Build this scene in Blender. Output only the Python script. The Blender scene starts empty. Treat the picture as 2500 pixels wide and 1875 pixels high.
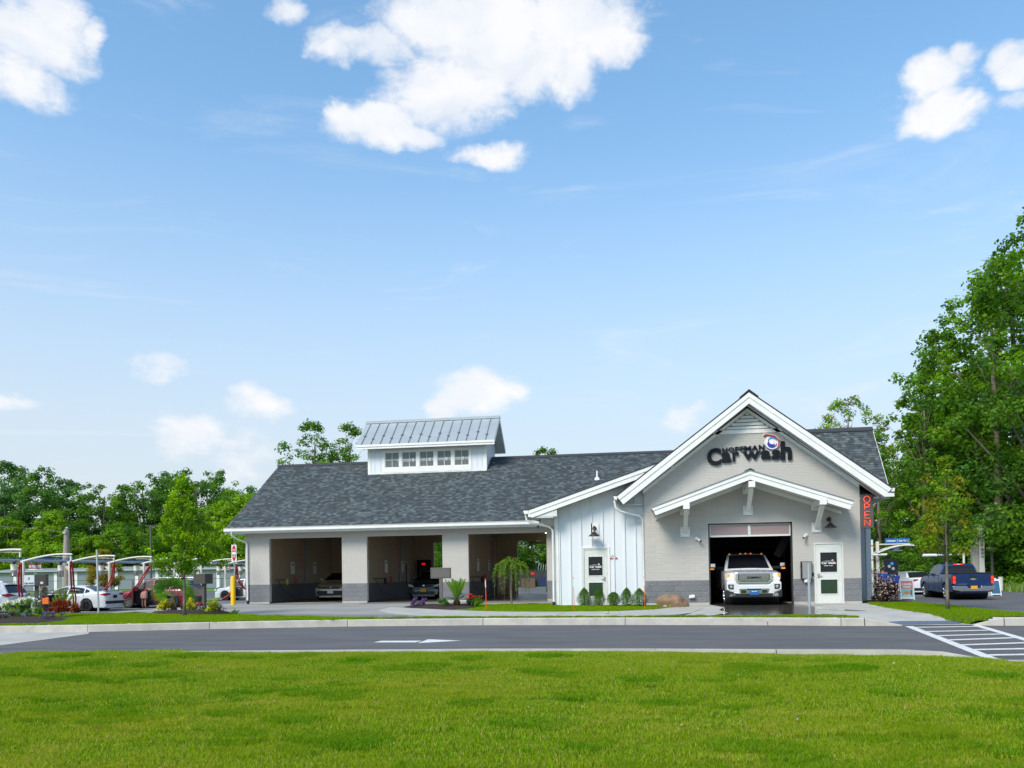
import bpy, bmesh, math, random
from mathutils import Vector, Matrix, noise
PI = math.pi
R = math.radians
random.seed(7)
sc = bpy.context.scene
col = sc.collection

# ---------------------------------------------------------------- camera
CAM_H = 1.2963
cd = bpy.data.cameras.new("camera")
cam = bpy.data.objects.new("camera", cd)
col.objects.link(cam)
right = Vector((0.98797315, 0.15382667, -0.01569722))
fwd = Vector((-0.15356873, 0.98800021, 0.01649925))
up = Vector((0.01804688, -0.01389022, 0.99974065))
mw = Matrix((right, up, -fwd)).transposed().to_4x4()
mw.translation = Vector((0, 0, CAM_H))
cam.matrix_world = mw
cd.sensor_width = 36.0
cd.lens = 2030.6945 / 2500 * 36
cd.shift_y = (1363.7379 - 937.5) / 2500
cd.clip_start = 0.1
cd.clip_end = 3000
sc.camera = cam

# ---------------------------------------------------------------- light
SUN_EL, SUN_AZ = R(44), R(-150)      # azimuth from +Y towards +X: veiled sun high behind the camera, to the left
sd = bpy.data.lights.new("sun", 'SUN')
sd.energy = 2.9
sd.angle = R(22.0)
sd.color = (1.0, 0.90, 0.77)
sun = bpy.data.objects.new("sun", sd)
col.objects.link(sun)
sdir = Vector((math.sin(SUN_AZ) * math.cos(SUN_EL), math.cos(SUN_AZ) * math.cos(SUN_EL), math.sin(SUN_EL)))
sun.rotation_euler = sdir.to_track_quat('Z', 'Y').to_euler()
sun.location = (0, 0, 60)

sc.view_settings.view_transform = 'Standard'
sc.view_settings.look = 'None'
sc.view_settings.exposure = 0.45
sc.view_settings.gamma = 1.0
sc.view_settings.use_curve_mapping = False
sc.render.engine = 'CYCLES'
sc.cycles.max_bounces = 6
sc.cycles.transparent_max_bounces = 8

# ---------------------------------------------------------------- sky with clouds
w = bpy.data.worlds.new("World")
sc.world = w
w.use_nodes = True
nt = w.node_tree
nt.nodes.clear()
N = nt.nodes.new
L = nt.links.new
out = N('ShaderNodeOutputWorld')
bg = N('ShaderNodeBackground')
sky = N('ShaderNodeTexSky')
sky.sky_type = 'NISHITA'
sky.sun_disc = False
sky.sun_elevation = SUN_EL
sky.sun_rotation = SUN_AZ
sky.air_density = 1.0
sky.dust_density = 0.8
sky.ozone_density = 1.6
bg.inputs[1].default_value = 0.118
tc = N('ShaderNodeTexCoord')
sep = N('ShaderNodeSeparateXYZ')
L(tc.outputs['Generated'], sep.inputs[0])


def mth(op, a, b=None, c=None, clamp=False):
    n = N('ShaderNodeMath')
    n.operation = op
    n.use_clamp = clamp
    for i, q in enumerate((a, b, c)):
        if q is None:
            continue
        if isinstance(q, (int, float)):
            n.inputs[i].default_value = q
        else:
            L(q, n.inputs[i])
    return n.outputs[0]


az = mth('ARCTAN2', sep.outputs[0], sep.outputs[1])
el = mth('ARCSINE', sep.outputs[2])
comb = N('ShaderNodeCombineXYZ')
L(az, comb.inputs[0])
L(mth('MULTIPLY', el, 1.5), comb.inputs[1])
n1 = N('ShaderNodeTexNoise')
n1.inputs['Scale'].default_value = 11
n1.inputs['Detail'].default_value = 9
n1.inputs['Roughness'].default_value = 0.56
n1.inputs['Distortion'].default_value = 0.25
L(comb.outputs[0], n1.inputs['Vector'])
n2 = N('ShaderNodeTexNoise')
n2.inputs['Scale'].default_value = 45
n2.inputs['Detail'].default_value = 6
n2.inputs['Roughness'].default_value = 0.6
L(comb.outputs[0], n2.inputs['Vector'])
CL = [(-0.194, 0.589, 0.114, 0.032, 1), (-0.07, 0.585, 0.081, 0.036, 1), (-0.026, 0.566, 0.041, 0.021, 0.9), (-0.317, 0.565, 0.064, 0.018, 0.95), (-0.358, 0.557, 0.024, 0.014, 0.8), (-0.15, 0.555, 0.099, 0.039, 1), (-0.23, 0.524, 0.074, 0.035, 1), (-0.304, 0.496, 0.054, 0.023, 1), (-0.337, 0.498, 0.024, 0.017, 0.8), (-0.27, 0.486, 0.047, 0.014, 0.9), (-0.076, 0.538, 0.039, 0.022, 0.85), (-0.253, 0.588, 0.059, 0.021, 0.9), (-0.685, 0.521, 0.065, 0.029, 1), (-0.622, 0.533, 0.018, 0.017, 0.8), (-0.689, 0.483, 0.041, 0.02, 0.75), (-0.659, 0.546, 0.035, 0.019, 1), (-0.756, 0.49, 0.053, 0.038, 1), (-0.416, 0.586, 0.021, 0.011, 0.8), (0.334, 0.487, 0.04, 0.019, 0.95), (0.367, 0.494, 0.02, 0.013, 0.9), (0.333, 0.455, 0.032, 0.021, 0.9), (0.401, 0.472, 0.018, 0.02, 0.85), (0.397, 0.445, 0.021, 0.01, 0.6), (0.451, 0.475, 0.039, 0.022, 0.9), (-0.171, 0.468, 0.042, 0.011, 0.75), (-0.191, 0.211, 0.052, 0.028, 0.95), (-0.23, 0.194, 0.025, 0.019, 0.9), (-0.444, 0.197, 0.03, 0.019, 0.7), (-0.515, 0.158, 0.044, 0.025, 0.75), (-0.463, 0.139, 0.041, 0.023, 0.5), (-0.549, 0.229, 0.026, 0.011, 0.4), (-0.694, 0.179, 0.022, 0.006, 0.35), (0.062, 0.177, 0.023, 0.014, 0.4)]
# clouds beyond the picture, so that the sky goes on round the place
for k in range(26):
    CL.append((random.uniform(0.7, 5.4), random.uniform(0.2, 1.0), random.uniform(.06, .16), random.uniform(.03, .07), random.uniform(.6, 1)))
# warp the lookup a little so outlines break up
wx = mth('MULTIPLY_ADD', n1.outputs['Fac'], 0.11, -0.055)
sepc = N('ShaderNodeSeparateColor')
L(n1.outputs['Color'], sepc.inputs[0])
az2 = mth('ADD', az, mth('MULTIPLY_ADD', sepc.outputs[1], 0.08, -0.04))
el2 = mth('ADD', el, mth('MULTIPLY_ADD', sepc.outputs[2], 0.045, -0.0225))
acc = None
for (a, e, ra, re, s) in CL:
    if a > PI:
        a -= 2 * PI
    dx = mth('MULTIPLY', mth('SUBTRACT', az2, a), 1 / (ra * 1.15))
    dy = mth('MULTIPLY', mth('SUBTRACT', el2, e), 1 / (re * 1.15))
    d2 = mth('ADD', mth('MULTIPLY', dx, dx), mth('MULTIPLY', dy, dy))
    v = mth('MULTIPLY_ADD', d2, -s, s)
    acc = v if acc is None else mth('MAXIMUM', acc, v)
acc = mth('MAXIMUM', acc, -1.2)
dens = mth('ADD', acc, mth('MULTIPLY_ADD', n2.outputs['Fac'], 1.1, -0.55))
dens = mth('ADD', dens, mth('MULTIPLY_ADD', n1.outputs['Fac'], 1.2, -0.6))
mr = N('ShaderNodeMapRange')
mr.interpolation_type = 'SMOOTHSTEP'
mr.inputs[1].default_value = -0.22
mr.inputs[2].default_value = 0.80
L(dens, mr.inputs[0])
alpha = mth('MULTIPLY', mr.outputs[0], 0.97)
# thin wisps
n3 = N('ShaderNodeTexNoise')
n3.inputs['Scale'].default_value = 3.2
n3.inputs['Detail'].default_value = 7
n3.inputs['Roughness'].default_value = 0.6
n3.inputs['Distortion'].default_value = 1.3
mp = N('ShaderNodeMapping')
mp.inputs['Scale'].default_value = (1.0, 3.4, 1)
mp.inputs['Rotation'].default_value = (0, 0, 0.45)
L(comb.outputs[0], mp.inputs[0])
L(mp.outputs[0], n3.inputs['Vector'])
mr3 = N('ShaderNodeMapRange')
mr3.interpolation_type = 'SMOOTHSTEP'
mr3.inputs[1].default_value = 0.52
mr3.inputs[2].default_value = 0.80
mr3.inputs[4].default_value = 0.30
L(n3.outputs['Fac'], mr3.inputs[0])
alpha = mth('MAXIMUM', alpha, mr3.outputs[0])
# cloud shading put into the colour: white and greyer parts, spread by noise
cr = N('ShaderNodeValToRGB')
cr.color_ramp.elements[0].position = 0.32
cr.color_ramp.elements[0].color = (5.0, 5.4, 6.0, 1)
cr.color_ramp.elements[1].position = 0.6
cr.color_ramp.elements[1].color = (6.2, 6.2, 6.3, 1)
L(n1.outputs['Fac'], cr.inputs[0])
# ground haze: the low sky turns pale
hz = N('ShaderNodeMapRange')
hz.interpolation_type = 'SMOOTHERSTEP'
hz.inputs[1].default_value = -0.05
hz.inputs[2].default_value = 0.62
hz.inputs[3].default_value = 0.95
hz.inputs[4].default_value = 0.12
L(el, hz.inputs[0])
skyc = N('ShaderNodeMixRGB')
skyc.blend_type = 'MULTIPLY'
skyc.inputs[0].default_value = 1.0
L(sky.outputs[0], skyc.inputs[1])
skyc.inputs[2].default_value = (0.92, 1.53, 1.68, 1)
mh = N('ShaderNodeMixRGB')
L(hz.outputs[0], mh.inputs[0])
L(skyc.outputs[0], mh.inputs[1])
mh.inputs[2].default_value = (4.5, 4.68, 4.95, 1)
mx = N('ShaderNodeMixRGB')
L(alpha, mx.inputs[0])
L(mh.outputs[0], mx.inputs[1])
L(cr.outputs[0], mx.inputs[2])
L(mx.outputs[0], bg.inputs[0])
L(bg.outputs[0], out.inputs[0])

# ---------------------------------------------------------------- materials


def mat(name, c, rough=0.6, metal=0.0, c2=None, scale=8.0, bump=0.0, bscale=60.0, spec=0.5, rand=0.0, coat=0.0,
        emit=None, estr=1.0, stretch=None, bdist=0.01, detail=4.0, trans=0.0):
    m = bpy.data.materials.new(name)
    m.use_nodes = True
    t = m.node_tree
    b = t.nodes['Principled BSDF']
    b.inputs['Base Color'].default_value = (*c, 1)
    b.inputs['Roughness'].default_value = rough
    b.inputs['Metallic'].default_value = metal
    b.inputs['Specular IOR Level'].default_value = spec
    if coat:
        b.inputs['Coat Weight'].default_value = coat
        b.inputs['Coat Roughness'].default_value = 0.05
    if trans:
        b.inputs['Transmission Weight'].default_value = trans
    if emit:
        b.inputs['Emission Color'].default_value = (*emit, 1)
        b.inputs['Emission Strength'].default_value = estr
    tcn = t.nodes.new('ShaderNodeTexCoord')
    vec = tcn.outputs['Object']
    if stretch:
        mpn = t.nodes.new('ShaderNodeMapping')
        mpn.inputs['Scale'].default_value = stretch
        t.links.new(vec, mpn.inputs[0])
        vec = mpn.outputs[0]
    colr = None
    if c2 is None:
        c2 = tuple(x * 0.88 for x in c)
    nz = t.nodes.new('ShaderNodeTexNoise')
    nz.inputs['Scale'].default_value = scale
    nz.inputs['Detail'].default_value = detail
    nz.inputs['Roughness'].default_value = 0.62
    t.links.new(vec, nz.inputs['Vector'])
    rp = t.nodes.new('ShaderNodeValToRGB')
    rp.color_ramp.elements[0].position = 0.33
    rp.color_ramp.elements[1].position = 0.67
    rp.color_ramp.elements[0].color = (*c2, 1)
    rp.color_ramp.elements[1].color = (*c, 1)
    t.links.new(nz.outputs['Fac'], rp.inputs[0])
    colr = rp.outputs[0]
    if rand:
        oi = t.nodes.new('ShaderNodeObjectInfo')
        mm = t.nodes.new('ShaderNodeMapRange')
        mm.inputs[3].default_value = 1 - rand
        mm.inputs[4].default_value = 1 + rand
        t.links.new(oi.outputs['Random'], mm.inputs[0])
        hs = t.nodes.new('ShaderNodeHueSaturation')
        t.links.new(mm.outputs[0], hs.inputs['Value'])
        t.links.new(colr, hs.inputs['Color'])
        colr = hs.outputs[0]
    t.links.new(colr, b.inputs['Base Color'])
    if bump:
        nb = t.nodes.new('ShaderNodeTexNoise')
        nb.inputs['Scale'].default_value = bscale
        nb.inputs['Detail'].default_value = 5
        t.links.new(vec, nb.inputs['Vector'])
        bp = t.nodes.new('ShaderNodeBump')
        bp.inputs['Strength'].default_value = bump
        bp.inputs['Distance'].default_value = bdist
        t.links.new(nb.outputs['Fac'], bp.inputs['Height'])
        t.links.new(bp.outputs[0], b.inputs['Normal'])
    return m


def attr_mat(name, rough=0.8, spec=0.3, transl=0.0, noise_amt=0.0, nscale=0.6, c_alt=(0.2, 0.2, 0.05), attr='col', nstretch=None):
    """colour from a per-face attribute; optionally a share of light passes through (leaves, grass)"""
    m = bpy.data.materials.new(name)
    m.use_nodes = True
    t = m.node_tree
    b = t.nodes['Principled BSDF']
    b.inputs['Roughness'].default_value = rough
    b.inputs['Specular IOR Level'].default_value = spec
    at = t.nodes.new('ShaderNodeAttribute')
    at.attribute_name = attr
    colr = at.outputs['Color']
    if noise_amt:
        g = t.nodes.new('ShaderNodeNewGeometry')
        nz = t.nodes.new('ShaderNodeTexNoise')
        nz.inputs['Scale'].default_value = nscale
        nz.inputs['Detail'].default_value = 6
        nz.inputs['Roughness'].default_value = 0.65
        if nstretch:
            nm_ = t.nodes.new('ShaderNodeMapping')
            nm_.inputs['Scale'].default_value = nstretch
            t.links.new(g.outputs['Position'], nm_.inputs[0])
            t.links.new(nm_.outputs[0], nz.inputs['Vector'])
        else:
            t.links.new(g.outputs['Position'], nz.inputs['Vector'])
        mr_ = t.nodes.new('ShaderNodeMapRange')
        mr_.inputs[1].default_value = 0.42
        mr_.inputs[2].default_value = 0.68
        mr_.inputs[4].default_value = noise_amt
        t.links.new(nz.outputs['Fac'], mr_.inputs[0])
        mi = t.nodes.new('ShaderNodeMixRGB')
        t.links.new(mr_.outputs[0], mi.inputs[0])
        t.links.new(colr, mi.inputs[1])
        mi.inputs[2].default_value = (*c_alt, 1)
        colr = mi.outputs[0]
    t.links.new(colr, b.inputs['Base Color'])
    if transl:
        tr = t.nodes.new('ShaderNodeBsdfTranslucent')
        hs = t.nodes.new('ShaderNodeHueSaturation')
        hs.inputs['Saturation'].default_value = 1.08
        hs.inputs['Value'].default_value = 1.7
        hs.inputs['Hue'].default_value = 0.488
        t.links.new(colr, hs.inputs['Color'])
        t.links.new(hs.outputs[0], tr.inputs['Color'])
        ms = t.nodes.new('ShaderNodeMixShader')
        ms.inputs[0].default_value = transl
        t.links.new(b.outputs[0], ms.inputs[1])
        t.links.new(tr.outputs[0], ms.inputs[2])
        t.links.new(ms.outputs[0], t.nodes['Material Output'].inputs[0])
    return m


M = {}
M['asphalt'] = mat('asphalt', (0.125, 0.121, 0.125), 0.85, c2=(0.078, 0.076, 0.079), scale=1.6, bump=0.6, bscale=160, detail=14, stretch=(0.3, 1.6, 1))
M['asphalt2'] = mat('asphalt_lot', (0.12, 0.118, 0.124), 0.85, c2=(0.08, 0.079, 0.085), scale=0.5, bump=0.3, bscale=90, detail=12)
M['concrete'] = mat('concrete', (0.45, 0.43, 0.39), 0.9, c2=(0.33, 0.318, 0.295), scale=1.1, bump=0.35, bscale=60, detail=10)
M['kerb'] = mat('kerb_concrete', (0.50, 0.475, 0.42), 0.9, c2=(0.37, 0.35, 0.31), scale=2.2, bump=0.6, bscale=45, detail=10)
M['apron'] = mat('apron_concrete', (0.33, 0.315, 0.29), 0.85, c2=(0.235, 0.225, 0.21), scale=0.35, bump=0.3, bscale=40, detail=11, stretch=(1, 1.6, 1))
M['wet'] = mat('wet_concrete', (0.05, 0.046, 0.04), 0.12, c2=(0.11, 0.10, 0.085), scale=1.7, bump=0.15, bscale=9, detail=9)
M['paint'] = mat('road_paint', (0.72, 0.72, 0.70), 0.7, c2=(0.55, 0.55, 0.54), scale=6, bump=0.3, bscale=120, detail=8)
M['mulch'] = mat('mulch', (0.06, 0.03, 0.018), 0.95, c2=(0.02, 0.012, 0.008), scale=30, bump=1.0, bscale=50, bdist=0.05)
M['soil_grass'] = mat('grass_soil', (0.055, 0.115, 0.006), 0.95, c2=(0.035, 0.075, 0.005), scale=18, bump=0.8, bscale=80, bdist=0.03, detail=8)
M['meadow'] = mat('meadow', (0.12, 0.25, 0.02), 0.95, c2=(0.07, 0.16, 0.015), scale=1.1, bump=0.6, bscale=6, bdist=0.1, detail=10)
M['block'] = mat('face_block', (0.50, 0.475, 0.445), 0.9, c2=(0.435, 0.415, 0.39), scale=30, bump=0.5, bscale=130, rand=0.035)
M['mortar'] = mat('mortar', (0.54, 0.51, 0.47), 0.95, scale=30)
M['split'] = mat('split_face_block', (0.27, 0.275, 0.295), 0.95, c2=(0.085, 0.088, 0.10), scale=60, bump=0.8, bscale=60, bdist=0.02, rand=0.07, detail=9)
M['mortar_dark'] = mat('grey_mortar', (0.24, 0.235, 0.225), 0.95, scale=30)
M['trim'] = mat('white_trim', (0.79, 0.785, 0.77), 0.45, c2=(0.71, 0.705, 0.69), scale=2.5, detail=9)
M['soffit'] = mat('soffit', (0.66, 0.66, 0.65), 0.6, scale=3)
M['vent_strip'] = mat('vent_strip', (0.1, 0.1, 0.1), 0.8)
M['siding'] = mat('white_siding', (0.68, 0.71, 0.75), 0.45, c2=(0.65, 0.68, 0.72), scale=1.5, stretch=(1, 1, .5), detail=8)
M['siding_grey'] = mat('grey_siding', (0.42, 0.45, 0.50), 0.4, scale=2)
M['metal_roof'] = mat('metal_roof', (0.45, 0.485, 0.50), 0.38, 0.35, scale=1.2)
M['seam'] = mat('roof_seam', (0.24, 0.27, 0.28), 0.45, 0.3)
M['roof_under'] = mat('roof_felt', (0.045, 0.048, 0.055), 0.9, scale=20)
M['ridge'] = mat('ridge_cap', (0.04, 0.043, 0.052), 0.85, scale=20, bump=0.4)
M['shingle'] = attr_mat('shingle', 0.9, 0.2)
M['bronze'] = mat('bronze_metal', (0.055, 0.045, 0.04), 0.35, 0.4)
M['dark_frame'] = mat('dark_frame', (0.03, 0.03, 0.032), 0.5)
M['black'] = mat('black_plastic', (0.012, 0.012, 0.014), 0.5)
M['rubber'] = mat('tyre_rubber', (0.02, 0.02, 0.022), 0.8, bump=0.3)
M['glass'] = mat('dark_glass', (0.010, 0.012, 0.016), 0.05, spec=0.4)
M['glass_tint'] = mat('tinted_glass', (0.05, 0.065, 0.075), 0.06, spec=0.9)
M['glass_green'] = mat('green_glass', (0.03, 0.055, 0.035), 0.08, spec=0.35)
M['glass_win'] = mat('window_glass', (0.22, 0.26, 0.24), 0.08, spec=0.8)
M['door_paint'] = mat('door_paint', (0.66, 0.67, 0.64), 0.4)
M['inner'] = mat('inner_block', (0.46, 0.38, 0.28), 0.8, c2=(0.40, 0.33, 0.24), scale=6, bump=0.3)
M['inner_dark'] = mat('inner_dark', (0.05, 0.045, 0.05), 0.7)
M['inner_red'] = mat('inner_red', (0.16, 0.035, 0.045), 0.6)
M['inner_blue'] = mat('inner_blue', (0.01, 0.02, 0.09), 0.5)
M['interior'] = mat('car_interior', (0.05, 0.05, 0.055), 0.8)
M['bay_floor'] = mat('bay_floor', (0.12, 0.11, 0.10), 0.35, c2=(0.05, 0.048, 0.045), scale=1.2)
M['steel'] = mat('stainless', (0.50, 0.49, 0.46), 0.3, 0.8, stretch=(40, 40, 2))
M['galv'] = mat('galvanised', (0.40, 0.46, 0.48), 0.5, 0.4, scale=12)
M['chrome'] = mat('chrome', (0.75, 0.75, 0.76), 0.08, 1.0)
M['arch'] = mat('cream_steel', (0.70, 0.66, 0.57), 0.4)
M['pipe'] = mat('grey_pipe', (0.34, 0.38, 0.45), 0.4, 0.3)
M['red_hose'] = mat('red_hose', (0.42, 0.012, 0.018), 0.35)
M['blue_hose'] = mat('blue_hose', (0.02, 0.09, 0.25), 0.4)
M['yellow'] = mat('yellow_sleeve', (0.85, 0.52, 0.0), 0.35, c2=(0.80, 0.47, 0.0))
M['brown_box'] = mat('brown_cabinet', (0.065, 0.055, 0.05), 0.5)
M['brown_post'] = mat('brown_post', (0.085, 0.075, 0.068), 0.5)
M['taupe'] = mat('taupe_panel', (0.125, 0.112, 0.105), 0.5)
M['white'] = mat('white_paint', (0.78, 0.78, 0.78), 0.45)
M['red'] = mat('red_paint', (0.60, 0.015, 0.02), 0.5)
M['maroon'] = mat('maroon_panel', (0.17, 0.01, 0.02), 0.5)
M['orange'] = mat('orange_stake', (0.75, 0.09, 0.01), 0.5)
M['navy'] = mat('navy_letter', (0.006, 0.009, 0.016), 0.5, spec=.2)
M['blue'] = mat('blue_panel', (0.01, 0.11, 0.36), 0.4)
M['screen_dark'] = mat('screen_dark', (0.004, 0.006, 0.015), 0.15)
M['logo_blue'] = mat('logo_blue', (0.03, 0.03, 0.30), 0.4)
M['logo_cyan'] = mat('logo_cyan', (0.02, 0.30, 0.62), 0.4)
M['logo_red'] = mat('logo_red', (0.42, 0.02, 0.025), 0.4)
M['neon'] = mat('neon_tube', (0.9, 0.1, 0.05), 0.4, emit=(1.0, 0.08, 0.035), estr=0.8)
M['led_red'] = mat('led_red', (0.6, 0.01, 0.01), 0.4, emit=(1, 0.01, 0.01), estr=0.5)
M['stone'] = mat('boulder', (0.30, 0.19, 0.115), 0.95, c2=(0.19, 0.12, 0.075), scale=3, bump=1.0, bscale=7, bdist=0.05, detail=10)
M['bark'] = mat('bark', (0.14, 0.115, 0.09), 0.95, c2=(0.07, 0.056, 0.045), scale=14, bump=1, bscale=22, bdist=0.02, stretch=(1, 1, 0.25))
M['bark_pale'] = mat('pale_bark', (0.24, 0.20, 0.16), 0.95, c2=(0.13, 0.105, 0.08), scale=14, bump=1, bscale=22, bdist=0.02, stretch=(1, 1, 0.3))
M['leaf'] = attr_mat('leaf', 0.6, 0.15, 0.42)
M['flower'] = attr_mat('petal', 0.7, 0.2, 0.3)
M['grass'] = attr_mat('grass_blade', 0.6, 0.1, 0.4, noise_amt=0.5, nscale=0.9, c_alt=(0.30, 0.34, 0.02), nstretch=(.5, 1.5, 1))
M['wood'] = mat('utility_wood', (0.38, 0.33, 0.27), 0.95, c2=(0.24, 0.20, 0.16), scale=6, stretch=(8, 8, 0.6))
M['skin'] = mat('skin', (0.45, 0.23, 0.16), 0.55)
M['skin_dark'] = mat('skin_dark', (0.17, 0.085, 0.055), 0.55)
M['hair'] = mat('hair', (0.03, 0.018, 0.012), 0.6)
M['hair_red'] = mat('hair_auburn', (0.16, 0.05, 0.02), 0.6)
M['storage_wall'] = mat('storage_wall', (0.36, 0.38, 0.39), 0.6)
M['storage_door'] = mat('roll_door', (0.20, 0.235, 0.265), 0.5, scale=4, bump=0.6, bscale=3, stretch=(0.01, 0.01, 3))


def emat(name, c, s):
    return mat(name, c, 0.4, emit=c, estr=s)


M['lamp_on'] = emat('lamp_lit', (1.0, 0.78, 0.48), 1.2)
M['amber_on'] = emat('amber_lit', (1.0, 0.25, 0.01), 0.7)
M['tail_on'] = emat('tail_lit', (1.0, 0.03, 0.01), 0.9)
M['tail_off'] = mat('tail_lens', (0.32, 0.008, 0.012), 0.15)
M['lens'] = mat('headlight_lens', (0.55, 0.57, 0.58), 0.1)
M['bay_light'] = emat('bay_light', (1.0, 0.84, 0.6), 4.5)


M['glass_clear'] = mat('clear_glass', (0.35, 0.40, 0.38), 0.05, spec=0.8)
M['glass_clear'].node_tree.nodes['Principled BSDF'].inputs['Alpha'].default_value = 0.28


def paint(name, c, flake=0.0):
    return mat(name, c, 0.28, flake, c2=tuple(x * 0.97 for x in c), coat=1.0, scale=2)


M['p_white'] = paint('white_car_paint', (0.64, 0.65, 0.68))
M['p_gmc'] = paint('pearl_white_paint', (0.66, 0.66, 0.68))
M['p_red'] = paint('dark_red_paint', (0.20, 0.006, 0.016), 0.2)
M['p_blue'] = mat('deep_blue_paint', (0.005, 0.024, 0.095), 0.35, 0.0, coat=0.35, spec=.3)
M['p_tan'] = paint('sand_paint', (0.42, 0.34, 0.22), 0.2)
M['p_navy'] = paint('dark_teal_paint', (0.012, 0.03, 0.045), 0.3)

# ---------------------------------------------------------------- mesh helpers


class MB:
    def __init__(s):
        s.v = []
        s.f = []

    def add(s, vs, fs):
        o = len(s.v)
        s.v += [tuple(v) for v in vs]
        s.f += [tuple(i + o for i in f) for f in fs]
        return s

    def box(s, x0, x1, y0, y1, z0, z1, mtx=None):
        vs = [Vector(p) for p in ((x0, y0, z0), (x1, y0, z0), (x1, y1, z0), (x0, y1, z0), (x0, y0, z1), (x1, y0, z1), (x1, y1, z1), (x0, y1, z1))]
        if mtx:
            vs = [mtx @ v for v in vs]
        return s.add(vs, [(0, 3, 2, 1), (4, 5, 6, 7), (0, 1, 5, 4), (1, 2, 6, 5), (2, 3, 7, 6), (3, 0, 4, 7)])

    def bar(s, a, b, wdt, hgt, upv=(0, 0, 1)):
        a, b = Vector(a), Vector(b)
        d = (b - a)
        ln = d.length
        d.normalize()
        u = Vector(upv)
        sx = d.cross(u)
        if sx.length < 1e-4:
            sx = d.cross(Vector((1, 0, 0)))
        sx.normalize()
        u = sx.cross(d)
        m = Matrix((sx, d, u)).transposed().to_4x4()
        m.translation = a
        return s.box(-wdt / 2, wdt / 2, 0, ln, -hgt / 2, hgt / 2, m)

    def tube(s, pts, r, n=8, cap=True):
        pts = [Vector(p) for p in pts]
        rs = r if isinstance(r, (list, tuple)) else [r] * len(pts)
        o = len(s.v)
        prev = None
        for i, p in enumerate(pts):
            d = (pts[min(i + 1, len(pts) - 1)] - pts[max(i - 1, 0)])
            if d.length < 1e-9:
                d = Vector((0, 0, 1))
            d.normalize()
            if prev is None:
                sx = d.cross(Vector((0.13, 0.91, 0.37)))
                if sx.length < 1e-3:
                    sx = d.cross(Vector((1, 0, 0)))
            else:
                sx = prev - d * prev.dot(d)
            sx.normalize()
            prev = sx
            sy = d.cross(sx)
            for k in range(n):
                a = 2 * PI * k / n
                s.v.append(tuple(p + (sx * math.cos(a) + sy * math.sin(a)) * rs[i]))
        for i in range(len(pts) - 1):
            for k in range(n):
                a, b = o + i * n + k, o + i * n + (k + 1) % n
                s.f.append((a, b, b + n, a + n))
        if cap:
            s.f.append(tuple(o + k for k in range(n))[::-1])
            s.f.append(tuple(o + (len(pts) - 1) * n + k for k in range(n)))
        return s

    def lathe(s, prof, n=24, axis='z', loc=(0, 0, 0), cap=False):
        o = len(s.v)
        for (r, h) in prof:
            for k in range(n):
                a = 2 * PI * k / n
                x, y = r * math.cos(a), r * math.sin(a)
                p = {'z': (x, y, h), 'y': (x, h, y), 'x': (h, x, y)}[axis]
                s.v.append((p[0] + loc[0], p[1] + loc[1], p[2] + loc[2]))
        for i in range(len(prof) - 1):
            for k in range(n):
                a, b = o + i * n + k, o + i * n + (k + 1) % n
                s.f.append((a, b, b + n, a + n))
        if cap:
            s.f.append(tuple(o + k for k in range(n))[::-1])
            s.f.append(tuple(o + (len(prof) - 1) * n + k for k in range(n)))
        return s

    def prism(s, poly, d0, d1, plane='xz'):
        """polygon given in two axes, pushed from d0 to d1 along the third"""
        n = len(poly)
        vs = []
        for d in (d0, d1):
            for (a, b) in poly:
                vs.append({'xz': (a, d, b), 'xy': (a, b, d), 'yz': (d, a, b)}[plane])
        fs = [tuple(range(n))[::-1], tuple(range(n, 2 * n))]
        for i in range(n):
            j = (i + 1) % n
            fs.append((i, j, j + n, i + n))
        return s.add(vs, fs)

    def sphere(s, c, r, n=12, m=8, sq=(1, 1, 1)):
        o = len(s.v)
        for i in range(m + 1):
            t = PI * i / m
            for k in range(n):
                a = 2 * PI * k / n
                s.v.append((c[0] + r * sq[0] * math.sin(t) * math.cos(a), c[1] + r * sq[1] * math.sin(t) * math.sin(a), c[2] + r * sq[2] * math.cos(t)))
        for i in range(m):
            for k in range(n):
                a, b = o + i * n + k, o + i * n + (k + 1) % n
                s.f.append((a, a + n, b + n, b))
        return s

    def mesh(s, name):
        me = bpy.data.meshes.new(name)
        me.from_pydata(s.v, [], s.f)
        me.update()
        bm = bmesh.new()
        bm.from_mesh(me)
        bmesh.ops.recalc_face_normals(bm, faces=bm.faces)
        bm.to_mesh(me)
        bm.free()
        return me

    def build(s, name, m, parent=None, loc=None, rot=None, smooth=None, bevel=0.0, kind=None, label=None):
        me = s.mesh(name)
        return place(me, name, m, parent, loc, rot, smooth, bevel, kind, label)


def place(me, name, m, parent=None, loc=None, rot=None, smooth=None, bevel=0.0, kind=None, label=None):
    if m is not None and not me.materials:
        for q in (m if isinstance(m, (list, tuple)) else [m]):
            me.materials.append(q)
    if smooth is not None:
        me.polygons.foreach_set('use_smooth', [True] * len(me.polygons))
        if smooth < 179:
            me.set_sharp_from_angle(angle=R(smooth))
    o = bpy.data.objects.new(name, me)
    col.objects.link(o)
    if parent is not None:
        o.parent = parent
    if loc is not None:
        o.location = loc
    if rot is not None:
        o.rotation_euler = rot
    if bevel:
        bv = o.modifiers.new('bevel', 'BEVEL')
        bv.width = bevel
        bv.segments = 2
        bv.limit_method = 'ANGLE'
        bv.angle_limit = R(40)
    if kind:
        o['kind'] = kind
    if label:
        o['label'] = label
    return o


def tag(o, label, cat, group=None):
    o['label'] = label
    o['category'] = cat
    if group:
        o['group'] = group
    return o


def thing(name, label, cat, loc=(0, 0, 0), rz=0.0, group=None):
    o = bpy.data.objects.new(name, None)
    o.empty_display_size = 0.2
    col.objects.link(o)
    o.location = loc
    o.rotation_euler = (0, 0, rz)
    return tag(o, label, cat, group)


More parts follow.
